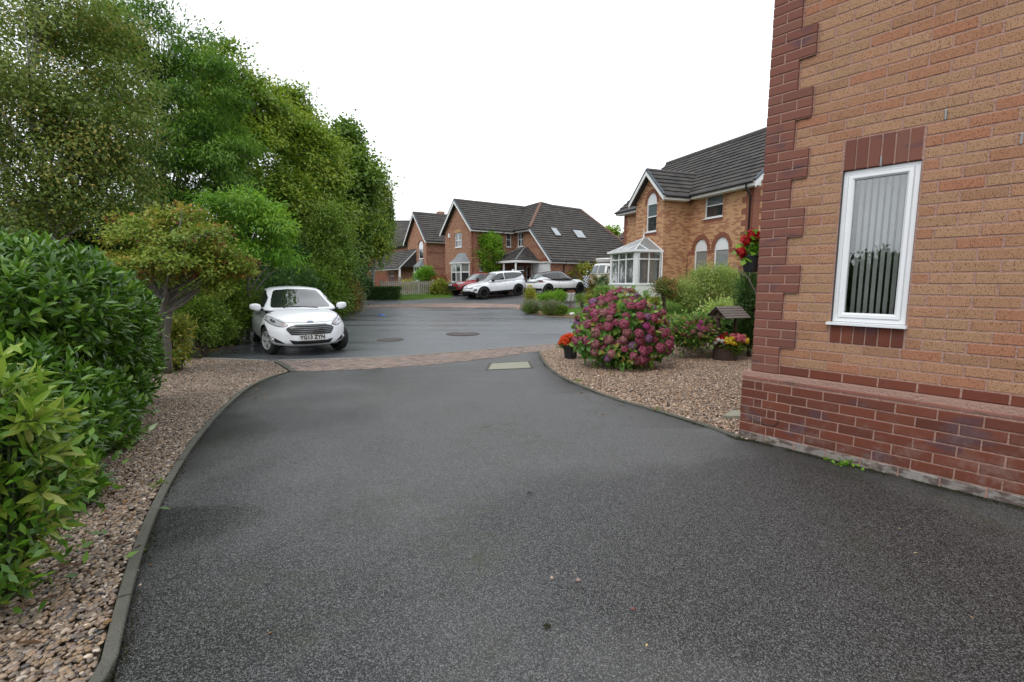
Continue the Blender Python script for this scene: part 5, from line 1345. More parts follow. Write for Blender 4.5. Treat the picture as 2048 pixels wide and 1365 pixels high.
for k in range(5):
    z = .492 + k * .037; hw = float(np.interp(z, [.46, .575, .625, .665], [.375, .45, .41, .29])); o_ = patch(g_, bvh, 'grille_bar', 'chrome', [(-hw, z - .0032), (hw, z - .0032), (hw, z + .0032), (-hw, z + .0032)], 'x', 1, off=.02, step=.04)
FP('lower_intake', 'trim_black', [(-.44, .36), (-.30, .335), (.30, .335), (.44, .36), (.36, .262), (-.36, .262)], off=.006, rad=.02)
for sg in (-1, 1):
    m_ = lambda pl_: [(sg * a, b) for a, b in (pl_ if sg > 0 else pl_[::-1])]
    FP('headlight_bezel', 'trim_black', m_([(.425, .650), (.52, .618), (.625, .630), (.74, .68), (.815, .765), (.83, .865), (.76, .858), (.61, .775), (.49, .71)]), off=.006, rad=.02, step=.03)
    h_ = FP('headlight', 'lens', m_([(.44, .652), (.52, .628), (.62, .640), (.73, .69), (.80, .77), (.815, .85), (.76, .845), (.62, .765), (.50, .70)]), off=.010, rad=.02, step=.03)
    patch(h_, bvh, 'lamp', 'lens_dark', m_([(.64, .70), (.70, .705), (.72, .76), (.68, .775), (.63, .74)]), 'x', 1, off=.016, rad=.02, step=.02)
    patch(h_, bvh, 'indicator', 'lens_pink', m_([(.475, .66), (.53, .645), (.55, .675), (.51, .69)]), 'x', 1, off=.016, rad=.01, step=.02)
    f_ = FP('fog_lamp_recess', 'trim_black', m_([(.50, .275), (.66, .30), (.80, .40), (.79, .455), (.70, .41), (.58, .33)]), off=.006, rad=.015)
    q = bvh.ray_cast(Vector((5, sg * .70, .36)), Vector((-1, 0, 0)))[0]
    MB().lathe([(.001, .03), (.035, .025), (.045, .0)], 14, tuple(q), axis='x').build('fog_lamp', 'lens', f_, smooth=True)
# badge
q = bvh.ray_cast(Vector((5, 0, .715)), Vector((-1, 0, 0))); bp = q[0] + Vector((.006, 0, 0))
mb = MB(); n_ = 20; vs = [(0, .064 * math.cos(2 * math.pi * i / n_), .026 * math.sin(2 * math.pi * i / n_)) for i in range(n_)] + [(.010, .064 * math.cos(2 * math.pi * i / n_), .026 * math.sin(2 * math.pi * i / n_)) for i in range(n_)]
mb.add(vs, [tuple(range(n_, 2 * n_))] + [(i, (i + 1) % n_, (i + 1) % n_ + n_, i + n_) for i in range(n_)])
bd = mb.build('badge', 'chrome', ford, loc=bp, rot=(0, R(-38), 0)); mb = MB(); mb.add([(.0115, y * .84, z * .76) for x, y, z in vs[n_:]], [tuple(range(n_))]); bi = mb.build('badge_field', 'badge_blue', bd)
c = bpy.data.curves.new('badge_lettering', 'FONT'); c.body = 'Ford'; c.size = .034; c.align_x = 'CENTER'; c.align_y = 'CENTER'; c.shear = .3; c.extrude = .0003; textmesh(c, 'badge_lettering', 'number_white', bd, (.0125, 0, 0), (R(90), 0, R(90)))
q = bvh.ray_cast(Vector((5, 0, .40)), Vector((-1, 0, 0)))[0]
plate(ford, 'YG13 ZYN', (q.x + .014, 0, .405), (0, 0, R(90)), 'number_white')
for sg in (-1, 1): mirror_wing(ford, .80, sg * .79, 1.005, 'paint_white')
st = R(19)
for ax_, s_ in ((1.245, st), (-1.245, 0)):
    for sg in (-1, 1): wheel(ford, ax_, sg * (.705 if s_ else .735), .305, .19, 'alloy', s_, 5)
mb = MB(); mb.tube([(.02, 0, 1.475), (-.03, 0, 1.50), (-.38, 0, 1.80)], [.008, .005, .003], 5); mb.build('aerial', 'trim_black', ford)
for a, b in (((1.24, .30, .985), (1.05, -.42, 1.03)), ((1.20, -.38, .99), (.98, -.62, 1.07))):
    MB().bar(a, b, .018, .018).build('wiper', 'trim_black', ford)
def seam(parent, bvh, pts, axis='y', sgn=1, w=.007, mat='arch_liner', name='panel_gap'):
    for a, b in zip(pts, pts[1:]):
        d = Vector((b[0] - a[0], b[1] - a[1])); d.normalize(); nn = Vector((-d.y, d.x)) * w / 2
        patch(parent, bvh, name, mat, [(a[0] + nn.x, a[1] + nn.y), (a[0] - nn.x, a[1] - nn.y), (b[0] - nn.x, b[1] - nn.y), (b[0] + nn.x, b[1] + nn.y)], axis, sgn, off=.002, step=.06)
for sg in (-1, 1):
    seam(ford, bvh, [(.86, .97), (.80, .60), (.72, .25)], 'y', sg); seam(ford, bvh, [(-.47, .98), (-.50, .5), (-.62, .27)], 'y', sg)
    patch(ford, bvh, 'door_handle', 'paint_white', [(-.30, .84), (-.12, .845), (-.12, .875), (-.30, .87)], 'y', sg, off=.03, thick=.03)
seam(ford, bvh, [(-.72, .93), (-.62, .80), (-.46, .715), (0, .70), (.46, .715), (.62, .80), (.72, .93)], 'x', 1, w=.006)
patch(ford, bvh, 'sill_trim', 'trim_black', [(-.7, .19), (.7, .19), (.7, .215), (-.7, .215)], 'x', 1, off=.005)

def side_ctr(wf, wr, wb, half, side):
    """centre and heading from the two near wheel contacts; side=+1 when they are the car's left wheels"""
    h = (wf - wr); h.z = 0; h.normalize(); l = Vector((-h.y, h.x, 0)); m = (wf + wr) / 2 - l * side * half
    return m, h
def stand(e, m, h, wb, dz=0):
    zf = gz(m.x + h.x * wb / 2, m.y + h.y * wb / 2); zr = gz(m.x - h.x * wb / 2, m.y - h.y * wb / 2)
    e.location = (m.x, m.y, (zf + zr) / 2 + dz); e.rotation_euler = (0, -math.atan2(zf - zr, wb), math.atan2(h.y, h.x))
# --- white family 4x4, black wheels
wf = at(967.9, 599.4, 31.0); wr = at(1037.3, 591.5, 32.5)
m_, h_ = side_ctr(wf, wr, 2.66, .80, 1); m_ = wf - h_ * 1.33 - Vector((-h_.y, h_.x, 0)) * .80
S = dict(xf=2.27, xr=-2.28, w=1.84, axles=(1.33, -1.33), rw=.365, gap=.06, n=7, kf=.34, nf=.12, nzf=.35, kr=.18, crown=.04, tum=.12, flare=.02,
    zb=[(-2.28, .42), (-1.9, .30), (1.8, .28), (2.27, .34)], zt=[(-2.28, 1.10), (-1.8, 1.16), (-.5, 1.10), (.9, 1.04), (1.1, 1.03), (1.6, .98), (2.0, .88), (2.27, .72)],
    plan=[(-2.28, .86), (-1.7, .98), (0, 1), (1.4, 1), (1.9, .95), (2.27, .86)], paint='paint_white',
    cab=dict(fb=1.10, ft=.15, rb=-2.20, rt=-1.95, zb=.98, wb=.85, wt=.62, k=.18, rc=.04, n=9, roof=[(-2.2, 1.60), (-1.6, 1.65), (-.6, 1.68), (.1, 1.66), (.6, 1.60)], taper=.03))
rav, body, bv = car('suv_car', 'white SUV with black wheels parked facing left by the garage', 'car', S, (0, 0, 0), 0); stand(rav, m_, h_, 2.66)
patch(rav, bv, 'windscreen', 'car_glass_clear', [(-.68, 1.07), (.68, 1.07), (.55, 1.56), (-.55, 1.56)], 'x', 1, off=.008, rad=.05)
both(rav, bv, 'side_window', 'car_glass', [(.80, 1.12), (.40, 1.36), (.05, 1.53), (-.30, 1.56), (-.30, 1.13)], off=.008, rad=.02)
both(rav, bv, 'side_window', 'car_glass', [(-.36, 1.14), (-.36, 1.56), (-1.1, 1.56), (-1.75, 1.50), (-1.95, 1.42), (-1.7, 1.28), (-1.2, 1.17)], off=.008, rad=.03)
both(rav, bv, 'sill_trim', 'trim_black', [(-1.0, .30), (1.0, .30), (1.0, .44), (-1.0, .44)], off=.01)
patch(rav, bv, 'lower_bumper', 'trim_black', [(-.80, .33), (.80, .33), (.70, .47), (.45, .54), (-.45, .54), (-.70, .47)], 'x', 1, off=.01)
patch(rav, bv, 'grille', 'trim_black', [(-.60, .70), (.60, .70), (.66, .745), (.2, .72), (-.2, .72), (-.66, .745)], 'x', 1, off=.01); patch(rav, bv, 'badge', 'chrome', [(-.08, .73), (.08, .73), (.08, .83), (-.08, .83)], 'x', 1, off=.012, rad=.04)
for sg in (-1, 1):
    patch(rav, bv, 'headlight', 'lens', [(sg * a, b) for a, b in ((.45, .75), (.80, .82), (.86, .92), (.70, .88))], 'x', 1, off=.01, rad=.02)
    patch(rav, bv, 'fog_lamp', 'lens_dark', [(sg * a, b) for a, b in ((.66, .50), (.80, .52), (.80, .66), (.72, .66))], 'x', 1, off=.01, rad=.02)
    patch(rav, bv, 'wheel_arch_trim', 'trim_black', [(sg * 0 + 1.33 + .452 * math.cos(a), .365 + .452 * math.sin(a)) for a in np.linspace(R(-10), R(190), 16)] + [(1.33 + .41 * math.cos(a), .365 + .41 * math.sin(a)) for a in np.linspace(R(190), R(-10), 16)], 'y', sg, off=.012)
    patch(rav, bv, 'wheel_arch_trim', 'trim_black', [(-1.33 + .452 * math.cos(a), .365 + .452 * math.sin(a)) for a in np.linspace(R(-10), R(190), 16)] + [(-1.33 + .41 * math.cos(a), .365 + .41 * math.sin(a)) for a in np.linspace(R(190), R(-10), 16)], 'y', sg, off=.012)
    mirror_wing(rav, .72, sg * .90, 1.12, 'trim_black'); patch(rav, bv, 'tail_light', 'red_lens', [(-2.24, .98), (-1.98, 1.04), (-1.98, 1.12), (-2.22, 1.14)], 'y', sg, off=.012)
    for x in (.1, -.95): patch(rav, bv, 'door_handle', 'paint_white', [(x - .18, 1.0), (x, 1.0), (x, 1.03), (x - .18, 1.03)], 'y', sg, off=.03, thick=.03)
    seam(rav, bv, [(.82, 1.05), (.80, .5)], 'y', sg, w=.012); seam(rav, bv, [(-.33, 1.1), (-.33, .46)], 'y', sg, w=.012)
q = bv.ray_cast(Vector((5, 0, .56)), Vector((-1, 0, 0)))[0]
MB().box(-.006, .006, -.26, .26, -.055, .055).build('number_plate', 'number_white', rav, loc=(q.x + .012, 0, .58))
V_, F_ = hull(lambda a, b, c: (-2.06 + a * .16, b * .55, 1.625 + c * .02), 4, (6, 10, 3)); MB().add(V_, F_).build('spoiler', 'paint_white', rav, smooth=True)
V_, F_ = hull(lambda a, b, c: (-1.55 + a * .09 - c * .04, b * .02, 1.69 + c * .045), 3, (5, 3, 4)); MB().add(V_, F_).build('shark_fin', 'paint_white', rav, smooth=True)
for ax_ in S['axles']:
    for sg in (-1, 1): wheel(rav, ax_, sg * .79, .365, .22, 'alloy_black', 0, 5, double=True)
both(rav, bv, 'sill_strip', 'chrome', [(-.95, .285), (.95, .285), (.95, .30), (-.95, .30)], off=.02)

# --- white crossover with black roof, rear towards us
wr2 = at(1095.2, 591.7, 31.0); wf2 = at(1158, 591.2, 32.6); h_ = (wf2 - wr2); h_.z = 0; h_.normalize(); m_ = wr2 + h_ * 1.39 + Vector((-h_.y, h_.x, 0)) * .80
S = dict(xf=2.25, xr=-2.20, w=1.86, axles=(1.39, -1.39), rw=.37, gap=.055, n=7, kf=.34, nf=.12, nzf=.4, kr=.16, crown=.04, tum=.16, flare=.03,
    zb=[(-2.2, .40), (-1.9, .27), (1.8, .26), (2.25, .32)], zt=[(-2.2, .99), (-1.9, 1.10), (-1.2, 1.06), (0, .98), (1.1, 1.0), (1.6, .97), (2.0, .90), (2.25, .74)],
    plan=[(-2.2, .90), (-1.7, 1), (0, .985), (1.4, 1), (1.9, .96), (2.25, .86)], paint='paint_pearl', roofmat=2, roofname='paint_black',
    cab=dict(fb=1.25, ft=.25, rb=-2.08, rt=-1.60, zb=.90, wb=.84, wt=.58, k=.2, rc=.04, n=8, roof=[(-2.0, 1.36), (-1.6, 1.44), (-.6, 1.56), (.1, 1.56), (.7, 1.48)], taper=.05))
cro, body, bc = car('crossover_car', 'white crossover with black roof and yellow rear plate beside the garage', 'car', S, (0, 0, 0), 0); stand(cro, m_, h_, 2.78, .0)
patch(cro, bc, 'windscreen', 'car_glass', [(-.66, 1.05), (.66, 1.05), (.5, 1.48), (-.5, 1.48)], 'x', 1, off=.008, rad=.05)
patch(cro, bc, 'rear_window', 'car_glass_clear', [(-.60, 1.14), (.60, 1.14), (.5, 1.36), (-.5, 1.36)], 'x', -1, off=.008, rad=.04)
both(cro, bc, 'side_window', 'car_glass', [(.95, 1.05), (.55, 1.25), (.15, 1.42), (-.35, 1.46), (-.40, 1.04)], off=.008, rad=.02)
both(cro, bc, 'side_window', 'car_glass', [(-.46, 1.04), (-.42, 1.46), (-1.0, 1.42), (-1.45, 1.32), (-1.1, 1.08)], off=.008, rad=.02)
both(cro, bc, 'sill_trim', 'trim_black', [(-.98, .26), (.98, .26), (.95, .42), (.0, .44), (-.75, .50), (-.98, .46)], off=.01)
both(cro, bc, 'rear_quarter', 'paint_pearl', [(-1.95, 1.02), (-1.0, 1.02), (-1.35, 1.16), (-1.72, 1.22)], off=.01)
patch(cro, bc, 'rear_panel', 'trim_black', [(-.84, .86), (.84, .86), (.86, .96), (.60, .93), (-.60, .93), (-.86, .96)], 'x', -1, off=.008); patch(cro, bc, 'rear_bumper', 'trim_black', [(-.85, .36), (.85, .36), (.80, .50), (-.80, .50)], 'x', -1, off=.008)
for sg in (-1, 1):
    patch(cro, bc, 'tail_light', 'red_lens', [(sg * a, b) for a, b in ((.62, .88), (.86, .87), (.87, .91), (.62, .91))], 'x', -1, off=.014)
    patch(cro, bc, 'tail_light', 'trim_black', [(-2.10, .96), (-1.78, .92), (-1.70, .99), (-2.06, 1.02)], 'y', sg, off=.012)
    patch(cro, bc, 'headlight', 'lens', [(sg * a, b) for a, b in ((.45, .80), (.82, .86), (.80, .92), (.50, .86))], 'x', 1, off=.01)
    mirror_wing(cro, .82, sg * .90, 1.06, 'trim_black'); seam(cro, bc, [(.85, 1.0), (.85, .45)], 'y', sg, w=.012); seam(cro, bc, [(-.42, 1.0), (-.42, .45)], 'y', sg, w=.012)
q = bc.ray_cast(Vector((-5, 0, .62)), Vector((1, 0, 0)))[0]
plate(cro, 'E7 EDV', (q.x - .012, 0, .66), (0, 0, R(-90)), 'number_yellow') if False else MB().box(-.006, .006, -.26, .26, -.055, .055).build('number_plate', 'number_yellow', cro, loc=(q.x - .012, 0, .66))
for ax_ in S['axles']:
    for sg in (-1, 1): wheel(cro, ax_, sg * .80, .37, .22, 'alloy_black', 0, 5, double=True)

# --- red pickup behind the white SUV
S = dict(xf=2.62, xr=-2.70, w=1.92, axles=(1.65, -1.6), rw=.39, gap=.07, n=8, kf=.30, nf=.10, nzf=.4, kr=.06, crown=.04, tum=.10, flare=.03,
    zb=[(-2.7, .50), (1.9, .42), (2.62, .40)], zt=[(-2.7, 1.22), (-.9, 1.22), (.6, 1.17), (1.2, 1.15), (1.8, 1.12), (2.4, 1.05), (2.62, .98)],
    plan=[(-2.7, .97), (1.5, 1), (2.2, .96), (2.62, .88)], paint='paint_red',
    cab=dict(fb=1.15, ft=.35, rb=-2.4, rt=-2.1, zb=1.10, wb=.86, wt=.66, k=.15, rc=.04, n=9, roof=[(-2.4, 1.72), (-1.0, 1.80), (0, 1.81), (.6, 1.76)], taper=.0))
pf = at(917, 596, 33.2); h_ = Vector((-.831, -.556, 0)); m_ = Vector((pf.x, pf.y, 0)) - h_ * 1.65 - Vector((-h_.y, h_.x, 0)) * .0
m_ = Vector((at(911, 590, 33.4).x, 33.4, 0)) - h_ * 1.9
red, body, br_ = car('suv_car', 'red SUV parked behind the white SUV by the bay window', 'car', S, (0, 0, 0), 0); stand(red, m_, h_, 3.2); red.scale = (.88, .93, .87)
patch(red, br_, 'windscreen', 'car_glass_clear', [(-.70, 1.22), (.70, 1.22), (.60, 1.70), (-.60, 1.70)], 'x', 1, off=.008, rad=.05)
both(red, br_, 'side_window', 'car_glass', [(.82, 1.24), (.45, 1.68), (-.05, 1.72), (-.05, 1.24)], off=.008, rad=.03); both(red, br_, 'side_window', 'car_glass', [(-.12, 1.24), (-.12, 1.72), (-.75, 1.70), (-.80, 1.24)], off=.008, rad=.03)
patch(red, br_, 'grille', 'trim_black', [(-.70, .92), (.70, .92), (.74, 1.02), (-.74, 1.02)], 'x', 1, off=.01); patch(red, br_, 'lower_grille', 'trim_black', [(-.62, .52), (.62, .52), (.70, .66), (.45, .78), (-.45, .78), (-.70, .66)], 'x', 1, off=.01)
patch(red, br_, 'grille_bar', 'chrome', [(-.68, .965), (.68, .965), (.68, .98), (-.68, .98)], 'x', 1, off=.02); patch(red, br_, 'skid_plate', 'alloy', [(-.55, .43), (.55, .43), (.6, .50), (-.6, .50)], 'x', 1, off=.012)
for sg in (-1, 1):
    patch(red, br_, 'headlight', 'lens', [(sg * a, b) for a, b in ((.60, .92), (.84, .93), (.86, 1.03), (.62, 1.02))], 'x', 1, off=.014, rad=.02); patch(red, br_, 'fog_lamp', 'lens_dark', [(sg * a, b) for a, b in ((.70, .64), (.82, .66), (.82, .78), (.72, .76))], 'x', 1, off=.014)
    mirror_wing(red, .80, sg * .92, 1.28, 'trim_black')
q = br_.ray_cast(Vector((5, 0, .84)), Vector((-1, 0, 0)))[0]; MB().box(-.006, .006, -.26, .26, -.055, .055).build('number_plate', 'number_white', red, loc=(q.x + .015, 0, .84))
for ax_ in S['axles']:
    for sg in (-1, 1): wheel(red, ax_, sg * .82, .39, .25, 'alloy_black', 0, 6, double=False, sp_w=.05)

# --- cream camper van with white top
fc = at(1192, 560, 30.9); h_ = Vector((-.72, -.69, 0)).normalized(); m_ = Vector((fc.x, 30.9, 0)) - h_ * 2.15
S = dict(xf=2.2, xr=-2.2, w=1.72, axles=(1.15, -1.25), rw=.32, gap=.05, n=8, kf=.16, nf=.16, nzf=.35, kr=.12, crown=.02, tum=.02,
    zb=[(-2.2, .42), (1.7, .34), (2.2, .38)], zt=[(-2.2, 1.16), (2.2, 1.16)], plan=[(-2.2, .93), (-1.6, 1), (1.5, 1), (2.2, .88)], paint='paint_cream', roofmat=2, roofname='paint_vanwhite',
    cab=dict(fb=2.14, ft=1.72, rb=-2.15, rt=-2.0, zb=1.08, wb=.855, wt=.72, k=.18, rc=.06, n=8, roof=[(-2.2, 1.88), (0, 1.96), (2, 1.90)], taper=.0))
van, body, bn = car('camper_van', 'cream and white vintage camper van behind the conservatory', 'camper van', S, (0, 0, 0), 0); stand(van, m_, h_, 2.4, .05)
for sg in (-1, 1): patch(van, bn, 'windscreen', 'car_glass_clear', [(sg * .02, 1.22), (sg * .70, 1.24), (sg * .62, 1.70), (sg * .02, 1.74)], 'x', 1, off=.01, rad=.06)
for x0_, x1_ in ((1.05, 1.78), (.15, .95), (-.85, .05), (-1.8, -.95)): both(van, bn, 'side_window', 'car_glass', [(x0_, 1.22), (x1_, 1.22), (x1_ - (.1 if x1_ > 1.5 else 0), 1.66), (x0_, 1.68)], off=.01, rad=.05)
V_, F_ = hull(lambda a, b, c: (-.1 + a * 1.75 + c * .12, b * .66, 2.02 + c * .16 + .04 * a), 5, (16, 10, 6)); MB().add(V_, F_).build('raised_roof', 'paint_vanwhite', van, smooth=True)
q = bn.ray_cast(Vector((5, 0, .88)), Vector((-1, 0, 0)))[0]; MB().lathe([(.13, 0), (.15, .02), (.12, .025), (.12, .01)], 24, (q.x + .012, 0, .90), axis='x').bar((q.x + .03, -.075, .985), (q.x + .03, -.03, .80), .018).bar((q.x + .03, -.03, .80), (q.x + .03, 0, .88), .018).bar((q.x + .03, 0, .88), (q.x + .03, .03, .80), .018).bar((q.x + .03, .03, .80), (q.x + .03, .075, .985), .018).bar((q.x + .03, -.04, 1.0), (q.x + .03, 0, .92), .018).bar((q.x + .03, .04, 1.0), (q.x + .03, 0, .92), .018).build('badge', 'chrome', van)
for sg in (-1, 1):
    q = bn.ray_cast(Vector((5, sg * .58, .80)), Vector((-1, 0, 0)))[0]; MB().lathe([(.001, .05), (.07, .04), (.095, .012), (.105, 0)], 18, (q.x, sg * .58, .80), axis='x').build('headlight', 'lens', van, smooth=True)
    q = bn.ray_cast(Vector((5, sg * .60, 1.06)), Vector((-1, 0, 0)))[0]; MB().box(q.x, q.x + .03, sg * .60 - .07, sg * .60 + .07, 1.03, 1.10).build('indicator', 'amber_lens', van); mirror_wing(van, 1.75, sg * .88, 1.32, 'chrome')
V_, F_ = hull(lambda a, b, c: (2.24 + a * .06 - .12 * b * b, b * .84, .46 + c * .075), 5, (4, 14, 4)); MB().add(V_, F_).build('bumper', 'paint_vanwhite', van, smooth=True)
for ax_ in S['axles']:
    for sg in (-1, 1): wheel(van, ax_, sg * .73, .32, .17, 'paint_vanwhite', 0, 8, double=False, sp_w=.09)
# ------------------------------------------------------------------ plants
leafmat('leaf_tan', [(0, (.12, .085, .045)), (1, (.20, .16, .09))], .7, .1)
leafmat('leaf_birch', [(0, (.042, .068, .014)), (.4, (.074, .104, .022)), (.75, (.105, .125, .032)), (.95, (.14, .13, .035)), (1, (.17, .125, .03))], .5, .4)
leafmat('leaf_ash', [(0, (.026, .060, .010)), (.5, (.046, .096, .014)), (1, (.080, .140, .020))], .45, .4)
leafmat('leaf_bright', [(0, (.04, .10, .012)), (.5, (.07, .15, .016)), (1, (.12, .19, .022))], .45, .45)
leafmat('leaf_olive', [(0, (.040, .078, .009)), (.5, (.080, .124, .014)), (.9, (.12, .16, .020)), (1, (.15, .165, .022))], .5, .4)
leafmat('leaf_mid', [(0, (.030, .060, .009)), (.6, (.060, .100, .014)), (1, (.09, .13, .02))], .45, .35)
leafmat('leaf_dark', [(0, (.012, .032, .010)), (.6, (.026, .058, .016)), (1, (.05, .085, .022))], .45, .3)
leafmat('leaf_berry', [(0, (0.050, 0.084, 0.012)), (.45, (0.090, 0.123, 0.017)), (.76, (0.126, 0.132, 0.021)), (.9, (0.144, 0.088, 0.019)), (1, (0.153, 0.044, 0.018))], .5, .35)
leafmat('leaf_laurel', [(0, (0.014, 0.040, 0.004)), (.5, (0.031, 0.074, 0.006)), (.9, (0.058, 0.114, 0.011)), (1, (0.090, 0.141, 0.016))], .30, .25, .6)
leafmat('leaf_spotted', [(0, (0.054, 0.097, 0.013)), (.4, (0.090, 0.141, 0.019)), (.8, (0.135, 0.176, 0.031)), (1, (0.189, 0.194, 0.062))], .3, .35, .5, spots=((.36, .36, .12), 130, .17))
leafmat('leaf_variegated', [(0, (0.050, 0.080, 0.011)), (.4, (0.120, 0.135, 0.023)), (.8, (0.210, 0.190, 0.041)), (1, (0.250, 0.220, 0.072))], .45, .35)
leafmat('leaf_pale', [(0, (0.063, 0.102, 0.021)), (.4, (0.119, 0.160, 0.042)), (.75, (0.196, 0.239, 0.082)), (1, (0.294, 0.326, 0.152))], .5, .4)
leafmat('leaf_hydrangea', [(0, (.030, .070, .016)), (.5, (.060, .125, .025)), (.85, (.11, .18, .04)), (1, (.19, .11, .04))], .45, .35)
leafmat('leaf_red', [(0, (.06, .012, .010)), (.6, (.11, .022, .016)), (1, (.17, .05, .03))], .5, .35)
leafmat('leaf_grey', [(0, (.065, .075, .045)), (.6, (.10, .11, .07)), (1, (.13, .115, .11))], .7, .2)
leafmat('leaf_redtip', [(0, (0.030, 0.055, 0.009)), (.5, (0.065, 0.085, 0.016)), (.8, (0.110, 0.070, 0.018)), (1, (0.150, 0.050, 0.016))], .45, .35)
leafmat('leaf_grass', [(0, (0.039, 0.083, 0.010)), (.6, (0.063, 0.120, 0.017)), (1, (0.091, 0.135, 0.023))], .6, .35)
leafmat('leaf_brown', [(0, (0.035, 0.018, 0.008)), (.5, (0.070, 0.033, 0.013)), (1, (0.110, 0.060, 0.023))], .7, .2)
leafmat('moss', [(0, (.018, .020, .008)), (.6, (.035, .042, .012)), (1, (.065, .06, .02))], .9, .1)
plain('berry_red', (.22, .018, .012), .35, var=.3, scale=30)
def petal(name, stops): leafmat(name, stops, .6, .3)
petal('petal_pink', [(0, (.38, .055, .12)), (.4, (.50, .10, .18)), (.7, (.42, .12, .20)), (1, (.55, .24, .30))])
petal('petal_mauve', [(0, (.28, .10, .22)), (.5, (.38, .17, .33)), (1, (.42, .24, .42))])
petal('petal_magenta', [(0, (.42, .03, .20)), (.5, (.52, .06, .28)), (1, (.5, .12, .35))])
petal('petal_dusty', [(0, (.33, .10, .13)), (.5, (.45, .17, .19)), (1, (.52, .30, .26))])
petal('petal_orange', [(0, (.75, .06, .012)), (.6, (.85, .11, .02)), (1, (.9, .18, .04))])
petal('petal_red', [(0, (.32, .004, .008)), (.6, (.50, .008, .012)), (1, (.62, .02, .02))])
petal('petal_yellow', [(0, (.70, .50, .01)), (.6, (.80, .62, .03)), (1, (.85, .70, .10))])
petal('petal_rose', [(0, (.65, .12, .18)), (.6, (.78, .22, .28)), (1, (.80, .35, .35))])
petal('petal_white', [(0, (.70, .70, .66)), (1, (.82, .82, .80))])
PXK = 1 / F_PX
def bl(px, py, Y, rx, rz, ry=None):
    c = at(px, py, Y); k = Y * PXK; return (c.x, c.y, c.z, rx * k, (ry if ry else rx * k), rz * k)
def G(px, Y):
    v = ongnd(px, Y); return tuple(v)
# big trees down the left side, near to far
b1 = [bl(60, 120, 9, 150, 140), bl(185, 240, 9.3, 110, 100), bl(60, 260, 8.7, 130, 110), bl(215, 360, 9.5, 85, 60), bl(230, 130, 9.6, 75, 90), bl(120, 20, 9.2, 130, 60), bl(255, 300, 9.8, 60, 70), bl(90, 400, 9, 130, 45), bl(200, 430, 8.9, 70, 30), bl(40, 440, 8.6, 100, 40), bl(130, 330, 8.8, 90, 60)]
tree('birch_tree', 'pale stemmed birch with small olive leaves nearest on the left', G(88, 9), b1, 'leaf_birch', 'bark_birch', 330, 150, .064, .042, .36, .7, .07, .5, 34, shell=.3, top=tuple(at(70, -60, 9.1)), lo=.3)
b = [bl(-90, 200, 9.5, 110, 170), bl(-40, 60, 10, 110, 120), bl(-120, 380, 9.5, 90, 60)]
tree('birch_tree', 'leaning birch at the left edge of the picture', G(40, 9.6), b, 'leaf_birch', 'bark_birch', 150, 150, .065, .045, .42, .8, .07, .5, 16, shell=.25, top=tuple(at(-40, -40, 9.8)), lo=.3)
b2 = [bl(310, 85, 15, 100, 60), bl(240, 150, 15.3, 100, 80), bl(400, 190, 15, 80, 80), bl(330, 290, 15, 120, 90), bl(440, 310, 15, 60, 80), bl(270, 400, 15, 100, 60), bl(400, 420, 15.5, 95, 60), bl(200, 60, 15.6, 55, 45)]
tree('ash_tree', 'tall dark green ash with feathery leaves behind the birches', G(330, 15.4), b2, 'leaf_ash', 'bark_grey', 290, 190, .15, .042, .44, .5, .17, .45, 46, shell=.45, top=tuple(at(320, 80, 15.2)), tpl=T_QUAD)
b = [bl(480, 410, 12.6, 62, 32), bl(430, 455, 12.3, 50, 30), bl(540, 450, 12.7, 42, 32), bl(500, 510, 12.5, 60, 30), bl(560, 500, 12.9, 30, 25)]
tree('ash_sapling', 'bright lime green ash sapling above the berry tree', G(490, 12.9), b, 'leaf_bright', 'bark_grey', 90, 120, .15, .04, .34, .5, .05, .5, 22, shell=.4)
b = [bl(440, 160, 19, 65, 60), bl(420, 260, 19, 80, 80), bl(510, 220, 20, 65, 70), bl(500, 330, 19.5, 90, 80), bl(570, 410, 20, 70, 60)]
tree('maple_tree', 'olive green field maple rising behind the ash sapling', G(480, 19.6), b, 'leaf_olive', 'bark_grey', 260, 170, .13, .10, .55, .6, .2, .3, 34, shell=.4, top=tuple(at(470, 130, 19.5)))
b = [bl(585, 250, 23, 55, 65), bl(620, 330, 22.5, 65, 80), bl(590, 420, 22, 75, 70), bl(650, 430, 23, 50, 70)]
tree('maple_tree', 'olive green field maple in the middle of the tree row', G(600, 23), b, 'leaf_olive', 'bark_grey', 240, 160, .15, .11, .58, .6, .2, .3, 30, shell=.4, top=tuple(at(600, 220, 23)))
b = [bl(680, 300, 29, 38, 55), bl(700, 370, 28, 48, 70), bl(680, 460, 27, 50, 60)]
tree('sycamore_tree', 'larger leaved green sycamore behind the row of maples', G(685, 29), b, 'leaf_mid', 'bark_grey', 200, 150, .22, .17, .7, .75, .2, .3, 24, shell=.4, top=tuple(at(680, 260, 29)))
b = [bl(735, 370, 32, 38, 45), bl(735, 450, 31, 42, 60), bl(700, 500, 30, 40, 40)]
tree('maple_tree', 'furthest olive maple of the row beside the weeping birch', G(720, 32), b, 'leaf_olive', 'bark_grey', 170, 150, .17, .13, .7, .8, .18, .3, 20, shell=.35)
b = [bl(660, 470, 19.5, 26, 60), bl(690, 500, 20, 24, 45), bl(630, 500, 19, 30, 50), bl(655, 540, 19, 50, 30)]
tree('hawthorn_tree', 'mid green hawthorn with upright sprigs above the hedge', G(655, 20), b, 'leaf_mid', 'bark_brown', 150, 130, .09, .06, .38, 1.3, .07, -.4, 22, shell=.3)
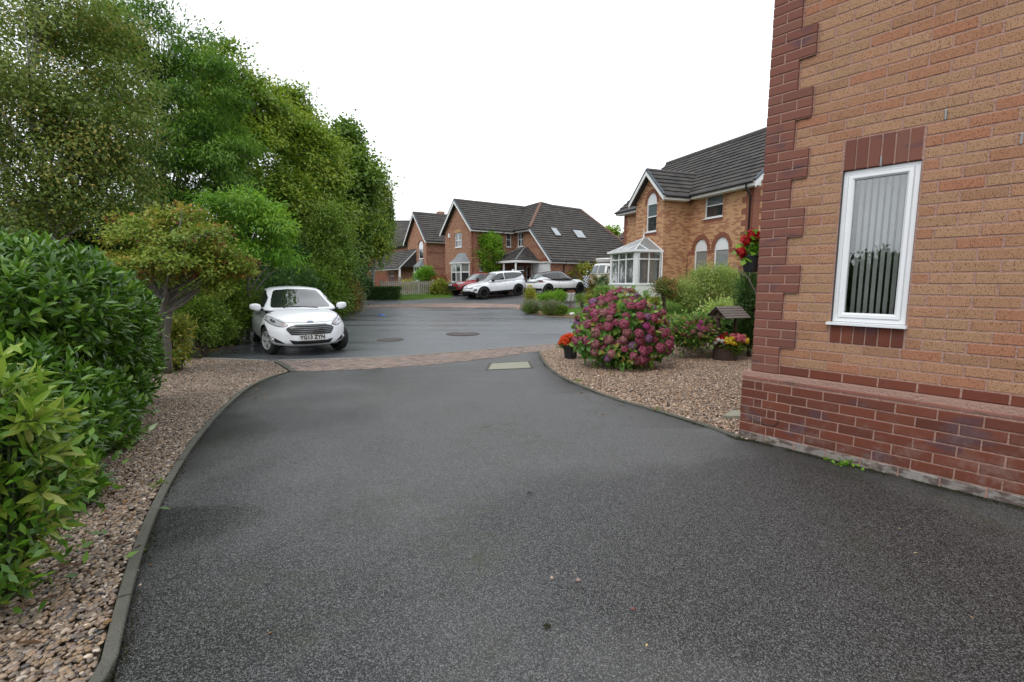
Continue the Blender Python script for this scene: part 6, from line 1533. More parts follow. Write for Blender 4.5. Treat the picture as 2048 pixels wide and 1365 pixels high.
# weeping birch: hanging strands
def weeping(loc, tops, nst, lab):
    e = empty('weeping_birch', loc, 0, lab, 'tree'); V0 = Vector(loc); P = []; D = []; mb = MB(); C = []
    B = np.array(tops); 
    for i in range(nst):
        bb = B[rng.integers(len(B))]; d = rdir(1)[0]; p = bb[:3] + d * bb[3:6] * rng.uniform(.3, 1); C.append(p)
        L_ = rng.uniform(.8, 2.4); n = int(L_ * 26); t = np.sort(rng.random(n))
        sway = np.array([rng.uniform(-.12, .12), rng.uniform(-.12, .12)])
        q = np.c_[p[0] + sway[0] * t * L_ + rng.normal(size=n) * .045, p[1] + sway[1] * t * L_ + rng.normal(size=n) * .045, p[2] - t * L_]
        q = q[q[:, 2] > loc[2] + 1.1]; P.append(q)
    P = np.concatenate(P); n = len(P); D = rdir(n) * .5 + np.array([0, 0, -1.0]); N = rdir(n)
    me = leaves('crown', P, D, N, .085 * rng.uniform(.7, 1.3, n), .055, 'leaf_mid', T_QUAD); me.transform(Matrix.Translation(-V0)); put('crown', me, e)
    limbs(mb, loc, (tops[0][0] + .2, tops[0][1], tops[0][2] + 1), .15, np.array(C), 24, .1, lo=.35); t = mb.build('trunk', 'bark_birch', e, smooth=True); t.data.transform(Matrix.Translation(-V0))
weeping(G(742, 33), [bl(758, 400, 33, 26, 40), bl(768, 440, 33, 26, 50), bl(740, 470, 33, 30, 40), bl(780, 400, 33, 10, 40), bl(720, 480, 32.5, 24, 36)], 430, 'weeping birch with white trunk and hanging twigs beside the far houses')
# hedge and shrubs along the road edge
def sh(name, label, px, Y, blobs, mat, **k): return shrub(name, label, G(px, Y), blobs, mat, **k)
sh('hedge_shrub', 'dark rounded shrub at the left rear of the white hatchback', 445, 12.2, [bl(440, 640, 12, 46, 55), bl(470, 600, 12.6, 44, 50)], 'leaf_mid', nclump=150, per=90, L=.075, Wd=.045, cr_=.24)
sh('hedge_shrub', 'fine leaved green shrub next to the pebble bed end', 400, 9.8, [bl(400, 640, 9.7, 42, 45), bl(385, 600, 9.9, 40, 40), bl(430, 660, 10.2, 28, 30)], 'leaf_mid', nclump=170, per=90, L=.055, Wd=.032, cr_=.18)
sh('hedge_shrub', 'dense dark hedge shrub directly behind the hatchback roof', 560, 15.8, [bl(540, 590, 15.5, 60, 50), bl(590, 585, 16.5, 50, 50)], 'leaf_dark', nclump=170, per=90, L=.09, Wd=.06, cr_=.3)
sh('hedge_shrub', 'mid green hedge shrub right of the hatchback', 640, 18.2, [bl(635, 580, 18, 48, 52), bl(665, 590, 19, 30, 45)], 'leaf_mid', nclump=150, per=90, L=.10, Wd=.06, cr_=.32)
sh('hedge_shrub', 'russet tinged hedge shrub at the road end of the hedge', 690, 21.5, [bl(688, 582, 21.4, 30, 42)], 'leaf_redtip', nclump=60, per=80, L=.11, Wd=.06, cr_=.34)
sh('hedge_shrub', 'dark hedge shrub filling the gap before the hedge end', 672, 21.8, [bl(670, 575, 22.5, 34, 48), bl(705, 575, 23.2, 16, 40)], 'leaf_dark', nclump=90, per=90, L=.11, Wd=.07, cr_=.34)
sh('hedge_shrub', 'silvery dry shrub at the very end of the hedge', 715, 23.2, [bl(714, 600, 23, 8, 16)], 'leaf_grey', nclump=40, per=60, L=.10, Wd=.03, cr_=.22)
sh('holly_bush', 'tall dark evergreen behind the lime green sapling', 520, 18, [bl(500, 560, 17.5, 80, 50), bl(560, 530, 18.5, 60, 40), bl(430, 540, 15, 60, 50)], 'leaf_dark', nclump=260, per=100, L=.11, Wd=.07, cr_=.4, cat='bush')
sh('holly_bush', 'tall dark evergreen behind the hawthorn sprigs', 640, 25, [bl(620, 540, 24, 60, 40), bl(690, 540, 26, 40, 40)], 'leaf_dark', nclump=150, per=100, L=.13, Wd=.08, cr_=.45, cat='bush')
sh('holly_bush', 'dark evergreen under the birches at the left edge', 120, 10.6, [bl(30, 450, 10.6, 110, 40), bl(190, 450, 11, 90, 42), bl(290, 470, 11.4, 80, 50), bl(330, 540, 11.5, 90, 50)], 'leaf_dark', nclump=300, per=90, L=.09, Wd=.055, cr_=.3, cat='bush')
def backhedge(name, label, x0, y0, x1, y1, h, mat, n):
    bs = [(x0 + (x1 - x0) * t, y0 + (y1 - y0) * t, h * .5, .9, .9, h * .5) for t in np.linspace(0, 1, n)]
    shrub(name, label, (bs[0][0], bs[0][1], 0), bs, mat, nclump=n * 110, per=80, L=.12, Wd=.07, cr_=.35, cat='hedge', shell=.2)
backhedge('tall_hedge', 'tall dark hedge standing beyond the left edge behind the laurel', -7.2, 3.0, -6.2, -6.5, 2.0, 'leaf_dark', 8)
bs = [(x_, y_, 1.2, 1.3, 1.5, 1.35) for x_, y_ in ((-13.5, 1), (-13.8, 3.6), (-14, 6.2), (-14.2, 8.8), (-14.4, 11.4), (-14.6, 14), (-14.8, 16.6), (-15, 19.2), (-15, 21.8), (-15.2, 24.4))]
shrub('field_hedge', 'long dark hedge running behind the birch and ash trunks', (-13.5, 1, 0), bs, 'leaf_dark', nclump=800, per=60, L=.16, Wd=.09, cr_=.45, cat='hedge', shell=.4)
# small tree with red berries
bb = [bl(300, 470, 7.4, 72, 32), bl(390, 470, 7.4, 72, 30), bl(330, 530, 7.2, 95, 36), bl(430, 530, 7.6, 60, 28), bl(250, 445, 7.5, 34, 14), bl(470, 530, 7.7, 42, 20), bl(360, 430, 7.6, 40, 14), bl(440, 580, 7.5, 24, 14), bl(230, 530, 7.3, 30, 25)]
tloc = hit(325, 748)
bt = tree('berry_tree', 'small spreading tree with reddening leaves and clusters of red berries', tuple(tloc), bb, 'leaf_berry', 'bark_grey', 210, 85, .062, .036, .17, .55, .05, .15, 44, shell=.3, stems=3, tpl=T_QUAD, top=tuple(at(350, 500, 7.4)), lo=.3, wob=.05)
Cb, Pb, ob_, ib = crown(bb, 120, 14, .05, 1, .75)
mb_v = []; octo = np.array([(1, 0, 0), (0, 1, 0), (-1, 0, 0), (0, -1, 0), (0, 0, 1), (0, 0, -1)]) * .009; of = [(0, 1, 4), (1, 2, 4), (2, 3, 4), (3, 0, 4), (1, 0, 5), (2, 1, 5), (3, 2, 5), (0, 3, 5)]
V = (Pb[:, None, :] + octo[None]).reshape(-1, 3) - np.array(tloc); F = (np.array(of)[None] + (np.arange(len(Pb)) * 6)[:, None, None]).reshape(-1, 3)
put('berries', npmesh('berries', V, F, MATS['berry_red'], smooth=True, nper=3), bt)['kind'] = 'stuff'
sh('aucuba_shrub', 'yellow green shrub behind the berry tree trunk', 345, 8, [bl(345, 690, 7.9, 24, 40), bl(352, 660, 8, 18, 24)], 'leaf_variegated', nclump=60, per=40, L=.09, Wd=.035, cr_=.13)

def shoots(blobs, n, k, L, spread=1.0, up=.5, shell=.8, vis=None, slen=.1):
    """leafy shoots: k leaves set spirally round each shoot tip"""
    B = np.array(blobs, float); ar = (B[:, 3] * B[:, 5]); pi = rng.choice(len(B), n, p=ar / ar.sum()); d = rdir(n)
    C = B[pi, :3] + d * B[pi, 3:6] * (shell + (1 - shell) * rng.random(n))[:, None]
    if vis is not None: m = vis(C, d); C = C[m]; d = d[m]; n = len(C)
    ax = unit(d * .8 + np.array([0, 0, up]) + rng.normal(size=(n, 3)) * .22)
    e1 = unit(np.cross(ax, rdir(n))); e2 = np.cross(ax, e1); P = []; D = []; N = []
    for j in range(k):
        a = j * 2.4 + rng.uniform(-.4, .4, n); th = np.interp(j, [0, k - 1], [1.15, .35]) * spread * rng.uniform(.8, 1.2, n)
        rad = e1 * np.cos(a)[:, None] + e2 * np.sin(a)[:, None]
        P.append(C + ax * (j / k * slen)); D.append(ax * np.cos(th)[:, None] + rad * np.sin(th)[:, None] - np.array([0, 0, .12])); N.append(ax * np.sin(th)[:, None] - rad * np.cos(th)[:, None])
    return np.concatenate(P), np.concatenate(D), -np.concatenate(N) * -1, C, ax
def outside(blobs, shr=.86):
    B = np.array(blobs, float)
    def f(C, d):
        m = np.ones(len(C), bool)
        for b_ in B: m &= (((C - b_[:3]) / b_[3:6]) ** 2).sum(1) > shr ** 2
        return m
    return f
def leafy_bush(name, label, cat, loc, blobs, mat, n, k, L, Wd, nobj, core_mat, up=.5, slen=.1, nz=6, zmin=.02, core_n=140, spread=1.0, core_L=.12):
    V0 = Vector(loc); e = empty(name, loc, 0, label, cat)
    P, D, N, C, ax = shoots(blobs, n, k, L, spread, up, .85, outside(blobs), slen)
    m = P[:, 2] > zmin + V0.z; P, D, N = P[m], D[m], N[m]
    camp = np.array([0, 0, CAMZ]); dist = np.linalg.norm(P - camp, axis=1)
    # nearest leaves facing the viewpoint side become single parts
    B = np.array(blobs); cen = np.average(B[:, :3], axis=0); face = ((P - cen) * (camp - cen)).sum(1) > 0
    px_ = (P[:, 0] / P[:, 1]); infr = (P[:, 1] > .5) & (px_ > -1.10)
    key = np.where(face & infr, dist, 1e6); order = np.argsort(key)[:nobj]; sel = np.zeros(len(P), bool); sel[order] = True
    sc_ = rng.uniform(.7, 1.2, len(P))
    ms = [leafmesh_one('leaf', mat, L, Wd * rng.uniform(.85, 1.15), tint=rng.random()) for _ in range(nz)]
    place_leaves('leaf', e, P[sel], D[sel], N[sel], sc_[sel], ms, V0)
    r = ~sel; me = leaves('foliage', P[r], D[r], N[r], L * sc_[r], Wd * sc_[r], mat, T_LONG, None, True); me.transform(Matrix.Translation(-V0)); put('foliage', me, e)['kind'] = 'stuff'
    Bs = [(b_[0], b_[1], b_[2], b_[3] * .8, b_[4] * .8, b_[5] * .8) for b_ in blobs]
    C2, P2, o2, i2 = crown(Bs, core_n, 45, .2, 1, .3, zmin=V0.z + .02); nn = len(P2)
    me = leaves('inner_foliage', P2, rdir(nn) + o2 * .5, rdir(nn) + np.array([0, 0, 1]), core_L, core_L * .4, core_mat, T_QUAD); me.transform(Matrix.Translation(-V0)); put('inner_foliage', me, e)['kind'] = 'stuff'
    mb = MB(); base = Vector((0, 0, 0))
    for i in range(0, len(C), max(1, len(C) // 60)):
        c = Vector(C[i]) - V0; a_ = Vector(ax[i]); mb.tube([Vector((c.x * .25, c.y * .25, 0)), c * .6 + Vector((0, 0, .05)), c - a_ * .02, c + a_ * slen], [.012, .008, .004, .002], 5, cap=False)
    mb.build('stem', 'bark_green', e, smooth=True)
    return e
plain('bark_green', (.05, .07, .025), .8, var=.3)
lb = [bl(60, 610, 3.5, 150, 110), bl(160, 640, 4.2, 105, 110), bl(220, 690, 4.8, 60, 95), bl(35, 850, 3.0, 140, 150), bl(155, 840, 3.7, 85, 125), bl(230, 780, 4.6, 38, 80), bl(65, 1000, 2.7, 90, 88), bl(-130, 760, 3.2, 170, 250), bl(-60, 560, 3.6, 130, 80), bl(272, 720, 5.4, 30, 90), bl(255, 640, 5.2, 40, 60)]
leafy_bush('laurel_bush', 'large glossy dark green laurel spilling over the left pebble bed', 'bush', (-3.4, 3.1, 0), lb, 'leaf_laurel', 3600, 8, .098, .030, 290, 'leaf_laurel', .9, .09, core_n=520, core_L=.07)
ab = [bl(-20, 880, 1.95, 85, 75), bl(40, 960, 2.0, 60, 55), bl(-40, 1080, 1.85, 70, 80), bl(-10, 1150, 1.8, 40, 45), bl(-60, 780, 2.1, 60, 50)]
leafy_bush('spotted_laurel', 'yellow speckled spotted laurel in the bottom left corner', 'bush', (-2.15, 1.9, 0), ab, 'leaf_spotted', 130, 8, .115, .032, 290, 'leaf_laurel', .2, .10, core_n=60, spread=1.15, core_L=.06)

# flower heads
def head_mesh(name, mat, r, n, petal_=.022, lump=.12):
    n = int(n * 1.6); d = rdir(n); d[:, 2] = np.abs(d[:, 2]) * .9 - .25 * (rng.random(n) < .35); d = unit(d); rr = r * (1 + rng.uniform(-lump, lump, n)) * np.where(rng.random(n) < .35, .82, 1)
    P = d * rr[:, None]; V = []; F = []; T = []
    for i in range(n):
        t = unit(np.cross(d[i:i + 1], rdir(1)))[0]; u_ = np.cross(d[i], t); tt = rng.random()
        for q in range(4):
            a = q * math.pi / 2; e = t * math.cos(a) + u_ * math.sin(a); f_ = t * math.cos(a + .75) + u_ * math.sin(a + .75); g_ = t * math.cos(a - .75) + u_ * math.sin(a - .75)
            b0 = len(V); V += [P[i], P[i] + g_ * petal_ * .6 + d[i] * .004, P[i] + e * petal_ + d[i] * .002, P[i] + f_ * petal_ * .6 + d[i] * .004]; F.append((b0, b0 + 1, b0 + 2, b0 + 3)); T += [tt] * 4
    return npmesh(name, V, F, MATS[mat], T)
def hydrangea(name, label, px, py, blobs, nheads, r, palette, nleaf_obj, nshoot=200, leafL=.13, sp=.13, seed=1):
    p0 = hit(px, py); e = leafy_bush(name, label, 'bush', (p0.x, p0.y + .5, p0.z), blobs, 'leaf_hydrangea', nshoot, 5, leafL, leafL * .62, nleaf_obj, 'leaf_hydrangea', .35, .05, core_n=130, spread=1.25, core_L=.1)
    V0 = Vector(e.location); B = np.array(blobs); pts = []; tries = 0
    while len(pts) < nheads and tries < 20000:
        tries += 1; b_ = B[rng.choice(len(B), p=(B[:, 3] * B[:, 5]) / (B[:, 3] * B[:, 5]).sum())]; d = rdir(1)[0]
        if d[2] < -.45: continue
        q = b_[:3] + d * b_[3:6] * rng.uniform(1.0, 1.10)
        if q[2] < V0.z + .06: continue
        if any((((q - o_[:3]) / o_[3:6]) ** 2).sum() < .90 for o_ in B): continue
        if any(np.linalg.norm(q - s_[0]) < sp for s_ in pts): continue
        pts.append((q, d))
    var = [[head_mesh('flower_head', m_, r, 120, r * .21) for _ in range(2)] for m_ in palette[0]]
    for q, d in pts:
        k = rng.choice(len(var), p=palette[1]); o = put('flower_head', var[k][rng.integers(2)], e, Vector(q) - V0); z = (Vector(d) + Vector((0, 0, .5))).normalized()
        o.rotation_euler = z.to_track_quat('Z', 'Y').to_euler(); s_ = rng.uniform(.72, 1.12); o.scale = (s_, s_, s_ * .85)
    print(name, len(pts)); return e
hb = [bl(1240, 655, 8.7, 78, 60), bl(1198, 680, 8.5, 46, 40), bl(1290, 685, 8.5, 46, 40), bl(1245, 605, 8.8, 34, 24), bl(1180, 650, 8.7, 26, 28), bl(1302, 645, 8.8, 26, 28), bl(1245, 705, 8.3, 50, 24)]
hydrangea('hydrangea_bush', 'large rounded hydrangea covered in dusky pink flower heads', 1240, 737, hb, 165, .082, (['petal_pink', 'petal_mauve', 'petal_magenta', 'petal_dusty'], [.66, .10, .04, .20]), 230, 620, .12, .125)
hb = [bl(1388, 662, 9.8, 36, 24), bl(1362, 665, 9.7, 20, 16), bl(1410, 655, 10, 22, 20)]
hydrangea('hydrangea_bush', 'small low hydrangea with faded pink heads beside the wishing well', 1385, 690, hb, 70, .066, (['petal_pink', 'petal_dusty', 'petal_magenta'], [.40, .45, .15]), 80, 150, .10, .09)
hb = [bl(1208, 590, 19.5, 12, 9)]
hydrangea('hydrangea_bush', 'distant faded hydrangea in front of the conservatory', 1208, 604, hb, 16, .09, (['petal_dusty', 'petal_pink'], [.8, .2]), 0, 60, .14, .16)

def flowers(parent, V0, cen, rad, n, mats, r, np_=26, sp=.03, petal_=.02, name='flower', dome=True):
    var = [head_mesh(name, m_, r, np_, petal_, .25) for m_ in mats]; got = []; t = 0
    while len(got) < n and t < 5000:
        t += 1; d = rdir(1)[0]
        if dome and d[2] < -.25: continue
        q = np.array(cen) + d * np.array(rad) * rng.uniform(.8, 1.05)
        if any(np.linalg.norm(q - g_) < sp for g_ in got): continue
        got.append(q); o = put(name, var[rng.integers(len(var))], parent, Vector(q) - V0); o.rotation_euler = (Vector(d) + Vector((0, -.4, .3))).to_track_quat('Z', 'Y').to_euler()
# orange begonias in a black pot
p = hit(1141, 718); pot = empty('plant_pot', p, 0, 'black plastic pot standing on gravel left of the hydrangea', 'pot')
MB().lathe([(.0, .004), (.115, .004), (.118, .012), (.148, .235), (.158, .237), (.160, .262), (.150, .262), (.146, .225), (.0, .215)], 28).build('pot', 'black_plastic', pot, smooth=False)
MB().lathe([(.0, .226), (.145, .226)], 20).build('compost', 'soil', pot)
bg = empty('begonia_plant', p + Vector((0, 0, .22)), 0, 'orange begonias growing in the black pot', 'flowers'); V0 = Vector(bg.location)
c_ = np.array((p.x - .03, p.y, p.z + .33)); C, P, o_, _ = crown([(c_[0], c_[1], c_[2] - .02, .17, .15, .1)], 26, 12, .07, .8, .5); n = len(P)
me = leaves('foliage', P, rdir(n) + o_ * .8, rdir(n) * .5 + np.array([0, 0, 1]), .06, .045, 'leaf_mid', T_FOLD); me.transform(Matrix.Translation(-V0)); put('foliage', me, bg)
flowers(bg, V0, c_ + [0, -.02, .03], (.21, .18, .13), 34, ['petal_orange'], .032, 18, .05, .028)
MB().lathe([(.0, .0), (.10, .0), (.13, .03), (.125, .032), (.1, .01)], 20).build('saucer', 'black_plastic', None, loc=hit(1170, 717))
tag(bpy.data.objects['saucer'], 'black plant saucer lying under the big hydrangea', 'saucer')
# wishing well planter
plain('wood_dark', (.060, .038, .028), .8, var=.35, scale=20, bump=.4); plain('wood_grey', (.16, .135, .12), .85, var=.3, scale=18, bump=.5)
p = hit(1456, 722) - Vector((0, .06, 0)); ww = empty('wishing_well_planter', p + Vector((0, .2, 0)), R(22), 'dark wooden wishing well planter with a slatted roof beside the quoins', 'planter'); ww.scale = (1.06, 1.06, 1.12)
for i in range(14):
    a0, a1 = 2 * math.pi * (i + .02) / 14, 2 * math.pi * (i + .98) / 14; q = [(.225 * math.cos(a), .225 * math.sin(a)) for a in (a0, a1)]; q2 = [(.205 * math.cos(a), .205 * math.sin(a)) for a in (a1, a0)]
    MB().prism([(x, y, .0) for x, y in q + q2], (0, 0, .24)).build('stave', 'wood_dark', ww)
for z in (.03, .19): MB().lathe([(.2275, z), (.2275, z + .02), (.224, z + .02)], 28).build('hoop', 'wood_dark', ww)
MB().lathe([(.0, .2), (.204, .2)], 20).build('compost', 'soil', ww)
for x in (-.21, .21): MB().box(x - .022, x + .022, -.022, .022, .02, .84).build('post', 'wood_dark', ww)
for x in (-.25, .27):
    for sg in (-1, 1): MB().bar((x, 0, .935), (x, sg * .235, .755), .022, .04).build('rafter', 'wood_dark', ww)
    MB().bar((x, -.18, .775), (x, .18, .775), .02, .035).build('tie_beam', 'wood_dark', ww)
for sg in (-1, 1):
    for k in range(5):
        t0, t1 = k / 5, (k + 1) / 5 + .02; y0_, z0_ = sg * .25 * t0, .955 - .195 * t0; y1_, z1_ = sg * .25 * t1, .955 - .195 * t1
        dz = .014 * (1 if True else 0); MB().prism([(-.29, y0_, z0_ + .002), (-.29, y1_, z1_ + dz), (-.29, y1_, z1_ + dz - .011), (-.29, y0_, z0_ - .009)], (.60, 0, 0)).build('roof_slat', 'wood_grey', ww)
V0 = p + Vector((0, .2, .2)); bp_ = empty('begonia_plant', V0, 0, 'mixed yellow, pink, red and white begonias filling the wishing well planter', 'flowers')
c_ = np.array((p.x + .02, p.y + .16, p.z + .31)); C, P, o_, _ = crown([(c_[0], c_[1], c_[2] - .01, .25, .2, .12), (c_[0] + .1, c_[1] - .05, c_[2] - .03, .2, .18, .12)], 60, 16, .07, .8, .5); n = len(P)
me = leaves('foliage', P, rdir(n) + o_ * .8, rdir(n) * .5 + np.array([0, 0, 1]), .055, .035, 'leaf_mid', T_FOLD); me.transform(Matrix.Translation(-V0)); put('foliage', me, bp_)
for cc, rr, k, m_ in (((-.21, -.10, .04), (.07, .08, .06), 7, ['petal_white']), ((-.19, -.06, .02), (.10, .10, .10), 9, ['petal_red']), ((-.03, -.14, .03), (.10, .08, .09), 11, ['petal_yellow']), ((.0, .0, .12), (.12, .1, .06), 5, ['petal_red', 'petal_yellow']), ((.13, -.08, .08), (.14, .12, .10), 22, ['petal_rose']), ((.26, -.10, .02), (.07, .08, .12), 8, ['petal_yellow'])):
    flowers(bp_, V0, c_ + np.array(cc) + [0, 0, .025], tuple(q_ * 1.12 for q_ in rr), int(k * 1.25), m_, .032, 20, .045, .026)
# wall pot of geraniums round the corner
q = HC + HD * -.135 + HN * .17; zc = 1.352 + (565.5 - 545) * PXK * q.y
bk = empty('wall_pot', Vector((q.x, q.y, zc)), 0, 'black pot hung on the house corner', 'pot')
MB().lathe([(.0, .002), (.06, .002), (.068, .02), (.095, .135), (.102, .137), (.102, .15), (.094, .15), (.09, .13), (.0, .125)], 24).build('pot', 'black_plastic', bk)
MB().bar((.05, .03, .13), tuple(HD * .13 + HN * .02 + Vector((0, 0, .13))), .012, .012).build('bracket', 'metal_grey', bk)
gv_ = empty('geranium_plant', Vector((q.x, q.y, zc + .13)), 0, 'red geraniums in the pot hung on the house corner', 'flowers'); V0 = Vector(gv_.location)
P = []; 
C, P, o_, _ = crown([(q.x - .0, q.y, zc + .19, .12, .1, .06), (q.x + .02, q.y, zc + .24, .08, .07, .08)], 30, 9, .05, .8, .4); n = len(P)
me = leaves('foliage', P, rdir(n) * .8 + o_, rdir(n) * .4 + np.array([0, -.6, 1]), .06, .06, 'leaf_bright', T_FOLD); me.transform(Matrix.Translation(-V0)); put('foliage', me, gv_)
gm = [head_mesh('flower_head', 'petal_red', .042, 60, .02, .2) for _ in range(2)]
for dx, py_ in ((-22, 506), (-12, 482), (2, 470), (12, 476)):
    w_ = at(1502 + dx, py_, q.y - .03); o = put('flower_head', gm[abs(dx) % 2], gv_, w_ - V0); o.rotation_euler = (R(60), 0, R(rnd.uniform(0, 90)))
    s_ = MB(); s_.tube([(0, 0, .02), tuple((w_ - V0) * .6 + Vector((0, 0, .02))), tuple(w_ - V0)], .003, 4); s_.build('stem', 'bark_green', gv_)
def yew():
    e = shrub('yew_shrub', 'dark feathery evergreen squeezed beside the quoined corner', G(1505, 10), [bl(1500, 585, 9.9, 17, 38), bl(1500, 620, 10, 17, 30), bl(1500, 665, 10, 16, 26)], 'leaf_dark', nclump=170, per=80, L=.08, Wd=.014, cr_=.15)
yew()
mb = MB(); pts = [at(1467, 527, 5.6), at(1480, 543, 5.55), at(1497, 556, 5.5), at(1503, 570, 5.5), at(1512, 585, 5.5), Vector((2.95, 5.3, 0))]
mb.tube(pts, [.004, .005, .007, .008, .009, .01], 6); mb.tube([at(1500, 545, 5.5), at(1499, 556, 5.5)], .004, 5); o = mb.build('climber_stem', 'bark_grey', None, smooth=True); tag(o, 'bare bent climber stem poking out beside the house corner', 'stem')

# --- the far garden
inner = [Vector((p.x, p.y, 0)) for p in garden]
lawn_poly = [Vector((p.x, p.y, 0)) for p in W([(1122, 628), (1180, 631), (1260, 632), (1345, 633), (1440, 634)])] + [Vector((9.2, 18.6, 0)), Vector((9.6, 21, 0)), Vector((7.4, 21.5, 0)), Vector((5.6, 22.0, 0)), Vector((4.0, 24.5, 0)), Vector((3.0, 25.0, 0))]
soil_poly = [p + Vector((0, .07, 0)) for p in garden[:9]] + [Vector((9.2, 18.9, 0)), Vector((9.8, 21, 0)), Vector((5.3, 23.4, 0)), Vector((4.3, 27.4, 0)), Vector((3.6, 26.6, 0)), Vector((1.5, 24.2, 0))]
mk_soil('bark_mulch', (.13, .075, .04), (.27, .18, .11), 14)
sheet('garden_soil', soil_poly, -.012, 'bark_mulch', .7); sheet('lawn', lawn_poly, .03, 'lawn', .7, thick=.05)
P = fill(lawn_poly, 420, .03, .03); n = len(P); D = rng.normal(size=(n, 3)) * .35 + np.array([0, 0, 1.0])
o = put('grass', leaves('grass', P, D, rdir(n), .05 * rng.uniform(.6, 1.3, n), .012, 'leaf_grass', T_QUAD)); o['kind'] = 'stuff'
verge = W([(797, 601), (850, 598), (905, 595), (905, 590), (860, 590.5), (797, 593)])
sheet('grass_verge', verge, .03, 'lawn', .8, thick=.06); P = fill(verge, 300, .03, .03); n = len(P)
o = put('verge_grass', leaves('grass', P, rng.normal(size=(n, 3)) * .35 + np.array([0, 0, 1.0]), rdir(n), .07, .016, 'leaf_grass', T_QUAD)); o['kind'] = 'stuff'
front = [Vector((-24, 36.4, 0)), Vector((-9.5, 35.6, 0)), Vector((-9.2, 34.0, 0)), Vector((-4.2, 34.2, 0)), Vector((-4.6, 39, 0)), Vector((-24, 44, 0))]
sheet('front_lawn', front, .02, 'lawn', 1.2)
def lavender(label, px, Y, rx, rz, mat='leaf_grey'):
    pg = G(px, Y); e = empty('lavender_bush', pg, 0, label, 'shrub'); k = Y * PXK; n = 1500; a = rng.uniform(0, 6.283, n); r = np.sqrt(rng.random(n)) * .25 * rx * k
    P = np.c_[pg[0] + np.cos(a) * r, pg[1] + np.sin(a) * r, np.full(n, pg[2])]; D = np.c_[np.cos(a) * r * 2.4 / (rx * k) , np.sin(a) * r * 2.4 / (rx * k), np.full(n, 1.0)] + rng.normal(size=(n, 3)) * .22
    L_ = rz * 2 * k * rng.uniform(.6, 1.05, n); me = leaves('foliage', P, D, rdir(n), L_, .028, mat, T_QUAD); me.transform(Matrix.Translation(-Vector(pg))); put('foliage', me, e)
    t = unit(D) * L_[:, None] + P; t = t[::3]; m_ = leaves('flower_spikes', t, unit(D)[::3], rdir(len(t)), .10, .028, mat, T_QUAD); m_.transform(Matrix.Translation(-Vector(pg))); put('flower_spikes', m_, e)['kind'] = 'stuff'
    C, P, o_, _ = crown([(pg[0], pg[1], pg[2] + rz * k * .7, rx * k * .9, rx * k * .9, rz * k * .8)], 50, 40, .14, 1, .5, zmin=pg[2]); n = len(P)
    me = leaves('inner_foliage', P, rdir(n) + np.array([0, 0, 1.2]), rdir(n), .1, .02, 'leaf_mid', T_QUAD); me.transform(Matrix.Translation(-Vector(pg))); put('inner_foliage', me, e)
lavender('grey lavender bush at the left corner of the far garden', 1063, 21.6, 20, 13); lavender('wider grey lavender bush behind the white rock', 1102, 21.0, 22, 14)
lavender('low twiggy green plant right of the lavenders', 1122, 20.8, 9, 9, 'leaf_mid')
sh('conifer_shrub', 'golden yellow dwarf conifer left of the box hedge', 1060, 23.6, [bl(1060, 594, 23.6, 8, 13)], 'leaf_variegated', nclump=40, per=50, L=.09, Wd=.03, cr_=.16)
sh('box_hedge', 'low bright green box hedge in front of the white crossover', 1110, 24.8, [bl(1083, 597, 24.8, 9, 8), bl(1098, 597, 24.8, 11, 8), bl(1118, 594, 25.2, 15, 9)], 'leaf_bright', nclump=130, per=60, L=.06, Wd=.035, cr_=.17, cat='hedge')
p = hit(1141, 606); e = empty('plant_pot', p + Vector((0, 0, .10)), 0, 'white square planter standing on a slab in the far garden', 'pot')
mb = MB(); mb.add([(-.13, -.13, 0), (.13, -.13, 0), (.13, .13, 0), (-.13, .13, 0), (-.20, -.20, .42), (.20, -.20, .42), (.20, .20, .42), (-.20, .20, .42), (-.22, -.22, .42), (.22, -.22, .42), (.22, .22, .42), (-.22, .22, .42), (-.22, -.22, .47), (.22, -.22, .47), (.22, .22, .47), (-.22, .22, .47)], [(0, 3, 2, 1), (0, 1, 5, 4), (1, 2, 6, 5), (2, 3, 7, 6), (3, 0, 4, 7), (4, 5, 9, 8), (5, 6, 10, 9), (6, 7, 11, 10), (7, 4, 8, 11), (8, 9, 13, 12), (9, 10, 14, 13), (10, 11, 15, 14), (11, 8, 12, 15), (12, 13, 14, 15)])
mb.build('pot', 'white_paint', e); MB().box(-.19, .19, -.19, .19, .471, .478).build('compost', 'soil', e)
sh('trailing_plant', 'small red leaved plant in the white planter', 1141, 24.6, [bl(1141, 586.5, p.y, 9, 2.5)], 'leaf_red', nclump=10, per=30, L=.05, Wd=.03, cr_=.06, cat='plant')
tag(MB().box(-.42, .42, -.28, .28, -.04, .095).build('stone_slab', 'concrete_edge', None, loc=p, rot=(0, 0, R(8))), 'grey slab carrying the white planter', 'slab')
sh('low_shrub', 'brownish green low shrub right of the white planter', 1165, 24, [bl(1163, 600, 24, 11, 9)], 'leaf_olive', nclump=30, per=60, L=.06, Wd=.03, cr_=.16)
sh('flowering_shrub', 'yellow green shrub behind the hydrangea top', 1181, 22, [bl(1181, 599, 22, 9, 7)], 'leaf_variegated', nclump=26, per=50, L=.07, Wd=.04, cr_=.14)
sh('low_shrub', 'reddish low shrub in front of the camper van', 1188, 26, [bl(1187, 588, 26, 14, 6)], 'leaf_redtip', nclump=30, per=50, L=.07, Wd=.03, cr_=.14)
